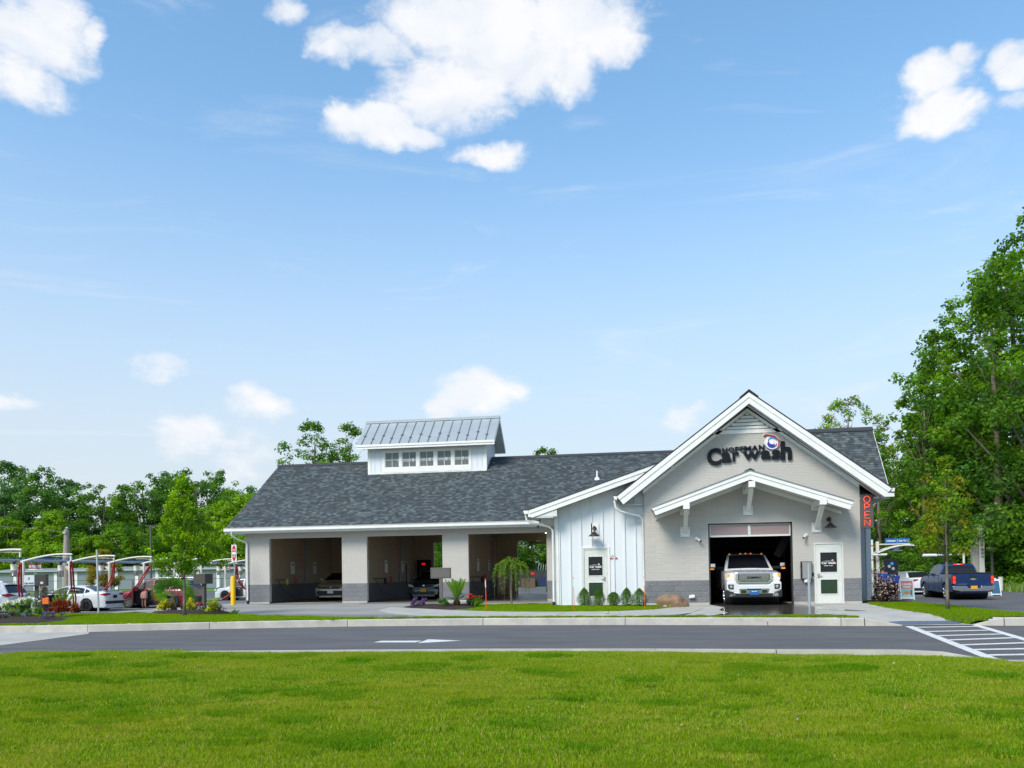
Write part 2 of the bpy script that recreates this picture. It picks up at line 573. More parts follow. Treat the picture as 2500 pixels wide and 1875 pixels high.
def dup(root, loc, rz=0.0, label=None, scale=None):
    """a copy of a thing with its parts and sub-parts, sharing mesh data"""
    r = root.copy()
    col.objects.link(r)
    r.location = loc
    r.rotation_euler = (0, 0, rz)
    if scale is not None:
        r.scale = (scale,) * 3 if isinstance(scale, (int, float)) else scale
    if label:
        r['label'] = label
    for ch in list(root.children):
        c = ch.copy()
        col.objects.link(c)
        c.parent = r
        for g in list(ch.children):
            d = g.copy()
            col.objects.link(d)
            d.parent = c
    return r


FONT = None


def text_fit(name, s, m, parent, x0, x1, z0, z1, y, depth=0.01, bold=0.0, facing='-y', slant=0.0, rot=0.0, keep=False):
    """lettering that fills a box x0..x1, z0..z1 in the plane y (facing -y), or in the plane x (facing +x / -x)"""
    cu = bpy.data.curves.new(name, 'FONT')
    cu.body = s
    cu.size = 1.0
    cu.extrude = 0.05
    cu.offset = bold
    cu.shear = slant
    cu.resolution_u = 3
    t = bpy.data.objects.new(name + '_tmp', cu)
    col.objects.link(t)
    dg = bpy.context.evaluated_depsgraph_get()
    me = bpy.data.meshes.new_from_object(t.evaluated_get(dg))
    bpy.data.objects.remove(t)
    bpy.data.curves.remove(cu)
    me.name = name
    me.materials.clear()
    xs = [v.co.x for v in me.vertices]
    ys = [v.co.y for v in me.vertices]
    ax, bx, ay, by = min(xs), max(xs), min(ys), max(ys)
    for v in me.vertices:
        u = (v.co.x - ax) / (bx - ax)
        q = (v.co.y - ay) / (by - ay)
        dd = depth * (-(v.co.z) / 0.1 - 0.5)
        X = x0 + (x1 - x0) * u
        Z = z0 + (z1 - z0) * q + rot * (X - x0)
        if facing == '-y':
            v.co = (X, y + dd, Z)
        elif facing == '+x':
            v.co = (y - dd, X, Z)
        else:
            v.co = (y + dd, x0 + x1 - X, Z)
    return place(me, name, m, parent)


# ---------------------------------------------------------------- terrain


def S(t):
    t = max(0.0, min(1.0, t))
    return t * t * (3 - 2 * t)


def gh(x, y):
    """height of the paved ground; the pad round the building is 0, the lots beyond lie half a metre lower"""
    dx = max(-18.9 - x, x - 9.4, 0.0)
    a = S(dx / 5.0) * S((y - 28.0) / 13.0)
    b = S((y - 47.6) / 11.0)
    return -0.5 * max(a, b)


def lawn_h(x, y):
    """front lawn: from the near kerb down to where the photographer stands"""
    t = max(0.0, min(1.0, (13.6 - y) / 9.0))
    e = 0.005 - 0.06 * S((x + 9.5) / 3.0) - 0.04 * S((x + 1.0) / 5.0)
    return e - 0.36 * S(t) + 0.015 * noise.noise(Vector((x * 0.5, y * 0.5, 0)))


def sheet(name, poly, off, m, cut=1.6, hf=gh, kind='structure', parent=None, x_rng=None):
    bm = bmesh.new()
    vs = [bm.verts.new((p[0], p[1], 0)) for p in poly]
    f = bm.faces.new(vs)
    bmesh.ops.triangulate(bm, faces=[f])
    if cut:
        xs = [p[0] for p in poly]
        ys = [p[1] for p in poly]
        for ax, lo, hi in ((0, min(xs), max(xs)), (1, min(ys), max(ys))):
            lo2, hi2 = max(lo, -130), min(hi, 140)
            k = lo2 + cut
            while k < hi2:
                co = [0, 0, 0]
                no = [0, 0, 0]
                co[ax] = k
                no[ax] = 1
                bmesh.ops.bisect_plane(bm, geom=bm.verts[:] + bm.edges[:] + bm.faces[:], plane_co=co, plane_no=no)
                k += cut
    for v in bm.verts:
        v.co.z = hf(v.co.x, v.co.y) + off
    bmesh.ops.recalc_face_normals(bm, faces=bm.faces)
    me = bpy.data.meshes.new(name)
    bm.to_mesh(me)
    bm.free()
    if me.polygons and me.polygons[0].normal.z < 0:
        me.flip_normals()
    o = place(me, name, m, parent)
    if kind:
        o['kind'] = kind
    return o
# ================================================================ GROUND
KZ = -0.2
sheet('ground', [(-1500, 24.6), (1500, 24.6), (1500, 2000), (-1500, 2000)], -0.07, M['meadow'], cut=5)
sheet('ground', [(-1500, 13.2), (1500, 13.2), (1500, 24.6), (-1500, 24.6)], 0, M['meadow'], cut=0, hf=lambda x, y: -0.30)
sheet('road', [(-70, 12.6), (70, 12.6), (70, 24.3), (-70, 24.3)], 0, M['asphalt'], cut=0, hf=lambda x, y: KZ)
LAWN = [(-30, -6), (26, -6), (26, 12.2), (8, 12.3), (6.0, 12.45), (5.2, 12.85), (4.75, 13.45), (4.0, 13.62), (2.1, 13.7), (0.2, 13.85), (-2.6, 13.87), (-7.6, 13.55), (-11.2, 13.15), (-30, 12)]
sheet('front_lawn', LAWN, 0, M['soil_grass'], cut=0.9, hf=lawn_h)
sheet('ground', [(-1500, -60), (1500, -60), (1500, 13.2), (-1500, 13.2)], 0, M['meadow'], cut=0, hf=lambda x, y: -0.47)

sheet('left_parking_lot', [(-78, 27.6), (-23.6, 27.4), (-21.4, 28.1), (-19.35, 28.2), (-19.25, 29.5), (-18.75, 36.9), (-18.7, 49.2), (10.2, 49.2), (10.2, 93), (-78, 93)], 0.0, M['asphalt2'], cut=2.0)
sheet('right_parking_lot', [(9.85, 22.3), (60, 22.3), (42, 44), (24.0, 57.4), (25.4, 66), (24.5, 93), (10.2, 93), (10.2, 49.2), (9.75, 49)], -0.006, M['asphalt2'], cut=2.0)
sheet('concrete_apron', [(-18.9, 49.4), (-18.9, 36.9), (-19.35, 29.5), (-17.6, 28.0), (-15, 26.9), (-13.1, 26.1), (-11.3, 25.3), (-9.6, 24.45), (-8.6, 24.0), (-5.6, 24.2), (-5.0, 27.0), (-3.3, 33), (-3.3, 49.4)], 0.008, M['apron'], cut=0)
DRIVE = [(1.0, 23.2), (5.3, 22.9), (6.3, 22.25), (8.3, 22.2), (8.0, 22.9), (7.8, 24.0), (7.7, 27.5), (7.85, 31.3), (7.85, 33), (0.1, 33), (0.2, 30.9), (1.5, 30.4), (1.9, 28), (1.5, 25.5)]


def ramp_h(x, y):
    return -0.19 * S((23.9 - y) / 1.5) * S((x - 5.3) / 1.0)


sheet('tunnel_driveway', DRIVE, 0.003, M['concrete'], cut=0.5, hf=ramp_h)
sheet('wet_patch', [(1.9, 23.75), (2.6, 23.6), (5.1, 23.7), (4.9, 25), (5.35, 26.6), (5.2, 28.2), (5.6, 29.6), (5.35, 31.0), (5.3, 33), (2.5, 33), (2.45, 31), (2.75, 29), (2.4, 27), (2.5, 25.2)], 0.009, M['wet'], cut=0)
sheet('wet_patch', [(5.2, 27.2), (6.1, 25.6), (6.5, 25.7), (5.8, 27.6), (5.6, 29.2), (5.3, 28.6)], 0.008, M['wet'], cut=0)
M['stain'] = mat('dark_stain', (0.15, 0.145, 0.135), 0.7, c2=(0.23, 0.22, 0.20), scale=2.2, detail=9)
sheet('wet_patch', [(-13.5, 26.55), (-11, 25.45), (-9, 24.3), (-6.2, 24.75), (-7.2, 25.3), (-9.2, 25.9), (-11.2, 26.5), (-12.6, 26.8)], 0.012, M['stain'], cut=0)
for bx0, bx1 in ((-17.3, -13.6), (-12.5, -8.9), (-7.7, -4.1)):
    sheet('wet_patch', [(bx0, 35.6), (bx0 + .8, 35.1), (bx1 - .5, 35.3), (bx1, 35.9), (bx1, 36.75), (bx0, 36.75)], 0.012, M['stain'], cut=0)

tact = thing('tactile_strip', 'grey blue tactile paving strip across the kerb ramp at the crosswalk', 'tactile paving', (0, 0, 0))
mb = MB()
for i in range(24):
    for j in range(4):
        x = 6.35 + i * 0.067
        y = 22.42 + j * 0.13
        z = ramp_h(x, y)
        mb.box(x - .028, x + .028, y - .05, y + .05, z + .004, z + .022)
mb.build('studs', mat('tactile', (0.10, 0.14, 0.20), 0.8), tact, kind='stuff')
mb = MB()
mb.add([(6.3, 22.36, -0.185), (7.95, 22.36, -0.185), (7.8, 22.95, ramp_h(7.8, 22.95) + .006), (6.25, 22.95, ramp_h(6.25, 22.95) + .006)], [(0, 1, 2, 3)])
mb.build('plate', mat('tactile2', (0.13, 0.17, 0.22), 0.8), tact)

flat = lambda z: (lambda x, y: z)
sheet('concrete_driveway', [(-60, 10.5), (-26, 12.6), (-14.6, 17.1), (-14.9, 20.6), (-15.5, 21.5), (-60, 21.5)], 0, M['concrete'], cut=0, hf=flat(KZ + 0.004))
sheet('crossing_ramp', [(5.25, 12.55), (9.5, 12.3), (9.5, 13.95), (5.2, 13.95)], 0, M['concrete'], cut=0, hf=flat(KZ + 0.02))

cw = thing('crosswalk_marking', 'white painted crosswalk lines across the road at the right', 'crosswalk', (0, 0, KZ + 0.004))


def mark(nm, poly, par):
    return MB().add([(p[0], p[1], 0) for p in poly], [tuple(range(len(poly)))]).build(nm, M['paint'], par)


mark('side_line', [(6.45, 22.0), (6.64, 22.0), (5.55, 14.05), (5.36, 14.05)], cw)
mark('side_line', [(8.10, 22.25), (8.28, 22.25), (6.98, 14.05), (6.80, 14.05)], cw)
for i, (ya, yb) in enumerate([(21.55, 21.75), (20.15, 20.5), (18.95, 19.35), (17.85, 18.35), (16.75, 17.2), (15.8, 16.05), (14.85, 15.05)]):
    xa = 5.45 + (ya - 14.05) / 7.95 * 1.09 + .1
    xb = 6.89 + (yb - 14.05) / 8.2 * 1.30 - .1
    mark('rung', [(xa, ya - .11), (xb, yb - .11), (xb, yb + .11), (xa, ya + .11)], cw)
ar = thing('road_arrow', 'white painted arrow on the asphalt pointing right', 'road arrow', (0, 0, KZ + 0.004))
mark('shaft', [(-5.85, 17.62), (-4.9, 17.6), (-4.86, 18.05), (-5.82, 18.05)], ar)
mark('head', [(-4.80, 17.42), (-3.95, 18.02), (-4.82, 18.42)], ar)
MB().add([(14.5, 36, 0), (16.9, 36, 0), (16.9, 36.5, 0), (14.5, 36.5, 0)], [(0, 1, 2, 3)]).build('lane_dash', M['paint'], None, loc=(0, 0, -0.25))
bpy.data.objects['lane_dash'].location = (-.6, 0, -0.42)
tag(bpy.data.objects['lane_dash'], 'short white painted dash on the asphalt behind the blue pickup', 'road marking')
o = MB().add([(9.9, 33.2, 0), (10.5, 35.6, 0), (10.9, 35.6, 0), (10.15, 33.0, 0)], [(0, 1, 2, 3)]).build('lane_line', M['paint'], None, loc=(0, 0, -0.15))
tag(o, 'white painted line beside the dark flowering bush', 'road marking')
o = MB().add([(-19.9, 28.6, 0.0), (-19.6, 28.6, 0.0), (-18.85, 36.7, 0), (-19.1, 36.7, 0)], [(0, 1, 2, 3)]).build('lane_line', M['paint'], None, loc=(0, 0, 0.012))
tag(o, 'white painted edge line between the apron and the left lot', 'road marking')
for k in range(5):
    y0 = 41.3 + 3.55 * k
    o = MB().box(-31.2, -26.0, y0 - .05, y0 + .05, -0.496, -0.488).build('stall_line', M['paint'])
    tag(o, ['nearest white stall line of the vacuum lot, before the white sedan', 'white stall line between the white sedan and the red SUV', 'white stall line behind the red SUV', 'fourth white stall line counted from the front of the vacuum lot', 'farthest white stall line, before the white crossover'][k], 'road marking', 'white stall lines in the vacuum lot')
o = MB().box(-6.5, -3.0, 55, 55.5, -0.42, -0.415).build('stall_line', M['paint'])
tag(o, 'white line on the asphalt seen through the third bay', 'road marking')

# ---- kerbs
KP = [(-60, 20.6), (-24, 20.95), (-18.1, 21.15), (-15.5, 21.4), (-12.3, 22.3), (-8.45, 23.1), (-4.5, 23.35), (-0.47, 23.1), (3.25, 22.63), (5.0, 22.25)]


def kerb_piece(parent, a, b, za=0.0, zb=0.0, wd=0.18, name='kerb_segment', side=1):
    a, b = Vector((*a, 0)), Vector((*b, 0))
    d = (b - a).normalized()
    n = Vector((-d.y, d.x, 0)) * side
    a2, b2 = a + d * 0.008, b - d * 0.008
    bt = KZ - 0.08
    vs = []
    for p, zt in ((a2, za), (b2, zb)):
        h = max(zt - KZ, 0.005)
        c = min(0.02, h * .4)
        for q, z in ((0.0, bt), (0.0 + h * 0.06, zt - c), (c + h * 0.06, zt), (wd, zt), (wd, bt)):
            v = p + n * q
            vs.append((v.x, v.y, z))
    fs = [(i, i + 1, i + 6, i + 5) for i in range(4)] + [(4, 0, 5, 9), (0, 4, 3, 2, 1), (5, 6, 7, 8, 9)]
    return MB().add(vs, fs).build(name, M['kerb'], parent, smooth=25)


kerb = thing('kerb', '', '')
for q in ('label', 'category'):
    del kerb[q]
kerb['kind'] = 'structure'
for i in range(len(KP) - 1):
    kerb_piece(kerb, KP[i], KP[i + 1])
kerb_piece(kerb, (5.0, 22.25), (5.55, 22.18))
kerb_piece(kerb, (5.56, 22.18), (6.45, 22.15), 0.0, KZ + .02)
kerb_piece(kerb, (8.1, 22.15), (8.75, 22.0), KZ + .02, 0.0)
kerb_piece(kerb, (8.76, 22.0), (9.7, 21.9))
kerb_piece(kerb, (9.7, 21.9), (11.6, 21.5))
near = thing('kerb', '', '')
for q in ('label', 'category'):
    del near[q]
near['kind'] = 'structure'
NP = [(-30, 12.15), (-11.2, 13.3), (-7.6, 13.7), (-2.6, 14.02), (0.2, 14.0), (2.1, 13.87), (4.0, 13.78), (4.55, 13.66), (4.95, 13.35), (5.25, 12.95)]
for i in range(len(NP) - 1):
    kerb_piece(near, NP[i], NP[i + 1], 0.0 if i < 7 else -0.02 - 0.06 * (i - 7), 0.0 if i < 6 else (-0.02 - 0.06 * (i - 6)), side=-1, wd=0.16)

# ---- pavement slabs
pave = thing('pavement', '', '')
for q in ('label', 'category'):
    del pave[q]
pave['kind'] = 'structure'
FRp = [(-9.3, 28.6), (-8.38, 26.78), (-7.1, 25.0), (-5.64, 24.35), (-4.37, 24.1), (-2.5, 23.95), (-0.6, 23.75), (0.85, 24.1), (1.45, 25.25), (1.95, 27.9)]
BKp = [(-9.7, 31.4), (-8.7, 30.3), (-6.63, 28.47), (-5.2, 27.4), (-3.9, 26.8), (-2.4, 26.55), (-0.75, 26.62), (0.35, 27.5), (1.05, 29.0), (1.75, 30.6)]
for i in range(len(FRp) - 1):
    a, b, c, d = [Vector((*p, 0)) for p in (FRp[i], FRp[i + 1], BKp[i + 1], BKp[i])]
    ce = (a + b + c + d) / 4
    pts = [p + (ce - p).normalized() * 0.014 for p in (a, b, c, d)]
    MB().prism([(p.x, p.y) for p in pts], -0.12, 0.015, 'xy').build('paving_slab', M['concrete'], pave, bevel=0.004)
MB().prism([(p[0], p[1]) for p in FRp + BKp[::-1]], -0.14, 0.006, 'xy').build('joint_fill', M['mortar_dark'], pave)

# ---- grass beds (soil under the blades)
STRIP_A = [(-60, 20.9), (-24, 21.15), (-18.1, 21.35), (-15.5, 21.6), (-12.3, 22.5), (-8.45, 23.3), (-7.2, 23.4), (-8.3, 24.0), (-9.6, 24.45), (-11.3, 25.3), (-13.1, 26.1), (-15, 26.9), (-17.6, 28.0), (-19.3, 28.2), (-21.4, 28.1), (-23.6, 27.4), (-60, 27.4)]
STRIP_C = [(-8.2, 23.35), (-4.5, 23.55), (-0.47, 23.3), (3.25, 22.83), (5.4, 22.4), (5.55, 22.8), (5.1, 23.5), (4.2, 23.75), (3.3, 23.45), (1.0, 23.9), (-0.5, 23.65), (-2.5, 23.85), (-4.4, 24.0), (-5.6, 24.2), (-7.2, 24.2)]
STRIP_B = [(-6.75, 33.1), (-3.35, 33.1), (-3.25, 31.15), (0.1, 30.95), (1.7, 30.6), (1.05, 29.1), (0.35, 27.6), (-0.75, 26.7), (-2.4, 26.63), (-3.9, 26.88), (-5.2, 27.48), (-6.2, 28.3), (-6.1, 29.9)]
STRIP_D = [(7.9, 31.3), (9.1, 31.8), (9.7, 30.7), (9.72, 27), (9.95, 22.12), (8.7, 22.2), (8.15, 22.35), (7.85, 22.9), (7.65, 24.0), (7.6, 27.5)]
hD = lambda x, y: -0.185 * S((23.9 - y) / 1.5) * S((8.75 - x) / 0.85)
for nm, poly in (('grass_bed', STRIP_A), ('grass_bed', STRIP_B), ('grass_bed', STRIP_C)):
    sheet(nm, poly, 0.012, M['soil_grass'], cut=1.5)
sheet('grass_bed', STRIP_D, 0.014, M['soil_grass'], cut=0.25, hf=hD)
BED1 = [(-40, 21.5), (-17.4, 21.6), (-17.2, 22.6), (-18.0, 24.2), (-19.6, 26.0), (-21.6, 27.3), (-23.4, 27.5), (-40, 27.4)]
BED2 = [(-17.9, 28.0), (-16.9, 27.0), (-15.7, 26.5), (-14.2, 26.4), (-13.6, 26.6), (-14.2, 27.5), (-15.3, 28.4), (-17.0, 29.4), (-18.0, 29.4)]
BED3 = [(-9.2, 31.2), (-8.6, 30.35), (-6.7, 28.6), (-5.9, 28.2), (-5.9, 29.9), (-6.7, 33.0), (-8.3, 33.6), (-9.3, 33.0)]


def mound(name, poly, h, m):
    cx = sum(p[0] for p in poly) / len(poly)
    cy = sum(p[1] for p in poly) / len(poly)
    rings = []
    mb = MB()
    n = len(poly) * 4
    pts = []
    for i in range(len(poly)):
        a, b = poly[i], poly[(i + 1) % len(poly)]
        for k in range(4):
            pts.append((a[0] + (b[0] - a[0]) * k / 4, a[1] + (b[1] - a[1]) * k / 4))
    vs = []
    for q, t in enumerate((1.0, 0.92, 0.8, 0.6, 0.35, 0.0)):
        for (x, y) in pts:
            X, Y = cx + (x - cx) * t, cy + (y - cy) * t
            z = 0.0 if q == 0 else h * S((1 - t) * 4.0) + 0.03 * noise.noise(Vector((X * 4, Y * 4, 0)))
            vs.append((X, Y, z + gh(X, Y)))
    fs = []
    for q in range(5):
        for k in range(n):
            a, b = q * n + k, q * n + (k + 1) % n
            fs.append((a, b, b + n, a + n))
    mb.add(vs, fs)
    return mb.build(name, m, None, smooth=180, kind='structure')


mound('mulch_bed', BED1, 0.09, M['mulch'])
mound('mulch_bed', BED2, 0.09, M['mulch'])
mound('mulch_bed', BED3, 0.08, M['mulch'])
mound('mulch_bed', [(8.0, 31.4), (8.3, 30.9), (9.2, 31.1), (9.65, 31.6), (9.65, 33.4), (8.8, 33.6), (8.2, 33)], 0.05, M['mulch'])
sheet('lot_grass_strip', [(-35.5, 37), (-31.9, 37), (-31.9, 70), (-35.5, 70)], 0.03, M['meadow'], cut=2.0)
sheet('back_meadow', [(-22, 60), (-30, 60), (-30, 72), (-22, 72)], 0.02, M['meadow'], cut=2.0)

# ================================================================ BUILDING
bld = thing('car_wash_building', 'long grey block car wash with white trim, dark roof, three open bays and front gable', 'building')
EY, EZ, RY, RZ = 36.2, 3.55, 42.0, 7.17
SL = (RZ - EZ) / (RY - EY)
XL, XR = -18.445, 7.69
BAYS = [(-17.24, -13.68), (-12.476, -8.913), (-7.71, -4.151)]
WY = 36.8
GY = 31.0

# block builder -------------------------------------------------
BLK = {}


def block_mesh(w_, h_, m, key):
    k = (round(w_, 3), round(h_, 3), key)
    if k not in BLK:
        c = 0.004
        d = 0.035
        vs = [(0, d, 0), (w_, d, 0), (w_, d, h_), (0, d, h_), (0, c, 0), (w_, c, 0), (w_, c, h_), (0, c, h_), (c, 0, c), (w_ - c, 0, c), (w_ - c, 0, h_ - c), (c, 0, h_ - c)]
        fs = [(8, 9, 10, 11), (4, 5, 9, 8), (5, 6, 10, 9), (6, 7, 11, 10), (7, 4, 8, 11), (0, 1, 5, 4), (1, 2, 6, 5), (2, 3, 7, 6), (3, 0, 4, 7)]
        if key == 'split':
            # rough split face
            nx_, nz_ = 5, 4
            vs = []
            for j in range(nz_ + 1):
                for i in range(nx_ + 1):
                    e = (0 < i < nx_) and (0 < j < nz_)
                    vs.append((w_ * i / nx_, (random.uniform(-0.007, 0.002) if e else 0.0), h_ * j / nz_))
            fs = [(j * (nx_ + 1) + i, j * (nx_ + 1) + i + 1, (j + 1) * (nx_ + 1) + i + 1, (j + 1) * (nx_ + 1) + i) for j in range(nz_) for i in range(nx_)]
            o = len(vs)
            vs += [(0, d, 0), (w_, d, 0), (w_, d, h_), (0, d, h_)]
            q = [0, nx_, (nz_ + 1) * (nx_ + 1) - 1, nz_ * (nx_ + 1)]
            fs += [(q[0], o, o + 1, q[1]), (q[1], o + 1, o + 2, q[2]), (q[2], o + 2, o + 3, q[3]), (q[3], o + 3, o, q[0])]
        mb = MB().add(vs, fs)
        me = mb.mesh('block')
        me.materials.append(m)
        BLK[k] = me
    return BLK[k]


def gen_blocks(x0, x1, z0, z1, bl, bh, lim=None, xoff=0.0):
    g = 0.01
    res = []
    r = 0
    z = z0
    while z + 0.03 < z1:
        h = min(bh, z1 - z)
        x = math.floor((x0 - xoff) / bl) * bl + xoff + (bl / 2 if r % 2 else 0)
        while x < x1:
            a, b = max(x, x0), min(x + bl, x1)
            if b - a > 0.05 and (lim is None or (z + h <= lim(a) and z + h <= lim(b))):
                res.append((a, z, b - a - g, h - g))
            x += bl
        z += bh
        r += 1
    return res


def put_blocks(lst, y, m, key, parent, budget, nm):
    """the first of the list as separate objects, the rest joined into one part"""
    lst = sorted(lst, key=lambda q: (q[0] + q[2] / 2 - 1.5) ** 2 + 0.6 * (q[1] - 2.2) ** 2)
    for q in lst[:budget]:
        o = bpy.data.objects.new(nm, block_mesh(q[2], q[3], m, key))
        col.objects.link(o)
        o.parent = parent
        o.location = (q[0], y, q[1])
    rest = lst[budget:]
    if rest:
        mb = MB()
        for q in rest:
            me = block_mesh(q[2], q[3], m, key)
            mb.add([(v.co.x + q[0], v.co.y + y, v.co.z + q[1]) for v in me.vertices], [tuple(p.vertices) for p in me.polygons])
        mb.build(nm + '_field', m, parent, kind='stuff')


# --- gable wall
gx0, gx1 = 0.137, 7.69
GPX = 3.88


def gtop(x):
    return 7.10 - abs(x - GPX) * 0.756


gw = MB()
D0, D1, DZ = 2.424, 5.369, 2.955
P0, P1, PZ = 6.094, 7.091, 2.18


def wpoly(mb, pts, y0=GY + 0.006, y1=GY + 0.2):
    mb.prism(pts, y0, y1)


wpoly(gw, [(gx0, 0), (D0, 0), (D0, gtop(D0)), (gx0, gtop(gx0))])
wpoly(gw, [(D0, DZ), (D1, DZ), (D1, gtop(D1)), (GPX, gtop(GPX)), (D0, gtop(D0))])
wpoly(gw, [(D1, 0), (P0, 0), (P0, gtop(P0)), (D1, gtop(D1))])
wpoly(gw, [(P0, PZ), (P1, PZ), (P1, gtop(P1)), (P0, gtop(P0))])
wpoly(gw, [(P1, 0), (gx1, 0), (gx1, gtop(gx1)), (P1, gtop(P1))])
gable_wall = gw.build('gable_wall', M['mortar'], bld)
lim = lambda x: gtop(x) + 0.1
bl = []
VZ = 6.22
cap = lambda x: min(gtop(x) + 0.06, VZ + 0.02)
for (a, b, c, d) in ((gx0, D0, 0.9, 7), (D0, D1, DZ, 7), (D1, P0, 0.9, 7), (P0, P1, PZ, 7), (P1, gx1, 0.9, 7)):
    pass
# rows run through the whole wall, then openings are cut out of them
rows = []
z = 0.9
r = 0
while z < VZ:
    h = 0.1
    x = gx0 - (0.2 if r % 2 else 0)
    while x < gx1:
        a, b = max(x, gx0), min(x + 0.4, gx1)
        segs = [(a, b)]
        for (o0, o1, oz) in ((D0, D1, DZ), (P0, P1, PZ)):
            ns = []
            for (s0, s1) in segs:
                if z + 0.02 < oz and s1 > o0 and s0 < o1:
                    if s0 < o0:
                        ns.append((s0, o0))
                    if s1 > o1:
                        ns.append((o1, s1))
                else:
                    ns.append((s0, s1))
            segs = ns
        for (s0, s1) in segs:
            if s1 - s0 > 0.04 and z + 0.05 < min(gtop(s0), gtop(s1)):
                rows.append((s0, z, s1 - s0 - 0.008, h - 0.008))
        x += 0.4
    z += h
    r += 1
put_blocks(rows, GY, M['block'], 'flat', gable_wall, 300, 'block')
sp = []
for (a, b) in ((gx0, D0), (D1, P0 - .02), (P1 + .02, gx1)):
    sp += gen_blocks(a, b, 0.09, 0.9, 0.4, 0.2025)
put_blocks(sp, GY - 0.006, M['split'], 'split', gable_wall, 200, 'split_block')
for (a, b) in ((gx0, D0), (D1, P0), (P1, gx1)):
    MB().box(a, b, GY - 0.03, GY + 0.03, -0.05, 0.085).build('footing', M['concrete'], bld, bevel=0.01)
    MB().box(a + .001, b - .001, GY - 0.001, GY + 0.005, 0.085, 0.9).build('mortar_joint', M['mortar_dark'], gable_wall)

# --- bay wall
bw = MB()
edges = [XL] + [e for b in BAYS for e in b] + [-3.3]
piers = [(edges[i], edges[i + 1]) for i in range(0, len(edges), 2)]
for (a, b) in piers:
    bw.box(a, b, WY + 0.006, WY + 0.2, 0, 3.05)
bw.box(XL, -3.3, WY + 0.006, WY + 0.2, 3.05, 3.56)
bay_wall = bw.build('bay_wall', M['mortar'], bld)
bl = []
for (a, b) in piers:
    bl += gen_blocks(a, b, 0.9, 3.05, 0.4, 0.1)
bl += gen_blocks(XL, -3.3, 3.05, 3.4, 0.4, 0.1)
put_blocks(bl, WY, M['block'], 'flat', bay_wall, 0, 'block')
sp = []
for (a, b) in piers:
    sp += gen_blocks(a, b, 0.09, 0.9, 0.4, 0.2025)
put_blocks(sp, WY - 0.006, M['split'], 'split', bay_wall, 200, 'split_block')
for (a, b) in piers:
    MB().box(a, b, WY - 0.03, WY + 0.2, -0.05, 0.085).build('footing', M['concrete'], bay_wall, bevel=0.01)
    MB().box(a + .001, b - .001, WY - 0.001, WY + 0.005, 0.085, 0.9).build('mortar_joint', M['mortar_dark'], bay_wall)

# --- side, back and inner walls
BY = 47.2
mb = MB()
mb.box(XL, XL + 0.2, WY + 0.2, BY, 0, 3.56)
mb.prism([(WY, 3.56), (BY, 3.56), (RY, RZ - 0.12)], XL, XL + 0.2, 'yz')
mb.build('end_wall', M['block'], bld)
mb = MB()
bo = [(-16.6, -13.1), (-11.96, -8.45), (-7.03, -3.55)]
ed = [XL + .2] + [e for b in bo for e in b] + [-3.2]
for i in range(0, len(ed), 2):
    mb.box(ed[i], ed[i + 1], BY, BY + 0.2, 0, 3.1)
mb.box(XL + .2, -3.2, BY, BY + 0.2, 3.1, 3.6)
mb.build('back_wall', M['inner'], bld)
mb = MB()
for x in (-18.24, -13.28, -8.42):
    mb.box(x, x + (0.05 if x < -18 else 0.2), WY + 0.2, BY, 0.88, 3.6)
mb.box(-3.35, -3.2, WY + 0.2, BY, 0.88, 3.6)
mb.build('inner_wall', M['inner'], bld)
mb = MB()
for x in (-18.24, -13.28, -8.42):
    mb.box(x - .004, x + (0.054 if x < -18 else 0.204), WY + 0.2, BY, 0.0, 0.88)
mb.box(-3.354, -3.196, WY + 0.2, BY, 0, 0.88)
mb.build('inner_plinth', M['split'], bld)
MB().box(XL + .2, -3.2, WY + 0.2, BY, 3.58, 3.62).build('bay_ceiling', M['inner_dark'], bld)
MB().box(XL + .2, -3.2, WY, BY + .2, -0.1, 0.004).build('bay_floor', M['bay_floor'], bld)
for (x0, y0) in ((-16.6, 38.5), (-15.4, 43.5), (-11.2, 39.5), (-10.2, 44.5), (-6.7, 38.2), (-5.9, 42.5), (-5.2, 45.5)):
    MB().box(x0, x0 + 1.2, y0, y0 + 0.12, 3.42, 3.5).build('ceiling_light', M['bay_light'], bld)
MB().box(-6.2, -3.6, 46.2, 46.35, 2.86, 2.98).build('bay_beam', M['taupe'], bld)

# --- main roof
mb = MB()
t = 0.10
x0r, x1r = -19.08, 2.6
mb.add([(x0r, EY, EZ - t), (x1r, EY, EZ - t), (x1r, RY, RZ - t), (x0r, RY, RZ - t), (x0r, EY, EZ - 0.012), (x1r, EY, EZ - 0.012), (x1r, RY, RZ - 0.012), (x0r, RY, RZ - 0.012)],
       [(0, 1, 2, 3), (4, 5, 6, 7), (0, 1, 5, 4), (2, 3, 7, 6), (0, 3, 7, 4), (1, 2, 6, 5)])
mb.add([(x0r, 2 * RY - EY, EZ - t), (x1r, 2 * RY - EY, EZ - t), (x1r, RY, RZ - t), (x0r, RY, RZ - t), (x0r, 2 * RY - EY, EZ - 0.012), (x1r, 2 * RY - EY, EZ - 0.012), (x1r, RY, RZ - 0.012), (x0r, RY, RZ - 0.012)],
       [(0, 1, 2, 3), (4, 5, 6, 7), (0, 1, 5, 4), (0, 3, 7, 4), (1, 2, 6, 5)])
roof = mb.build('roof', M['roof_under'], bld)

SHC = [(0.049, 0.06, 0.07), (0.058, 0.072, 0.083), (0.096, 0.117, 0.126), (0.078, 0.096, 0.106), (0.064, 0.068, 0.072), (0.117, 0.138, 0.147), (0.054, 0.065, 0.073), (0.069, 0.074, 0.078), (0.084, 0.105, 0.103)]


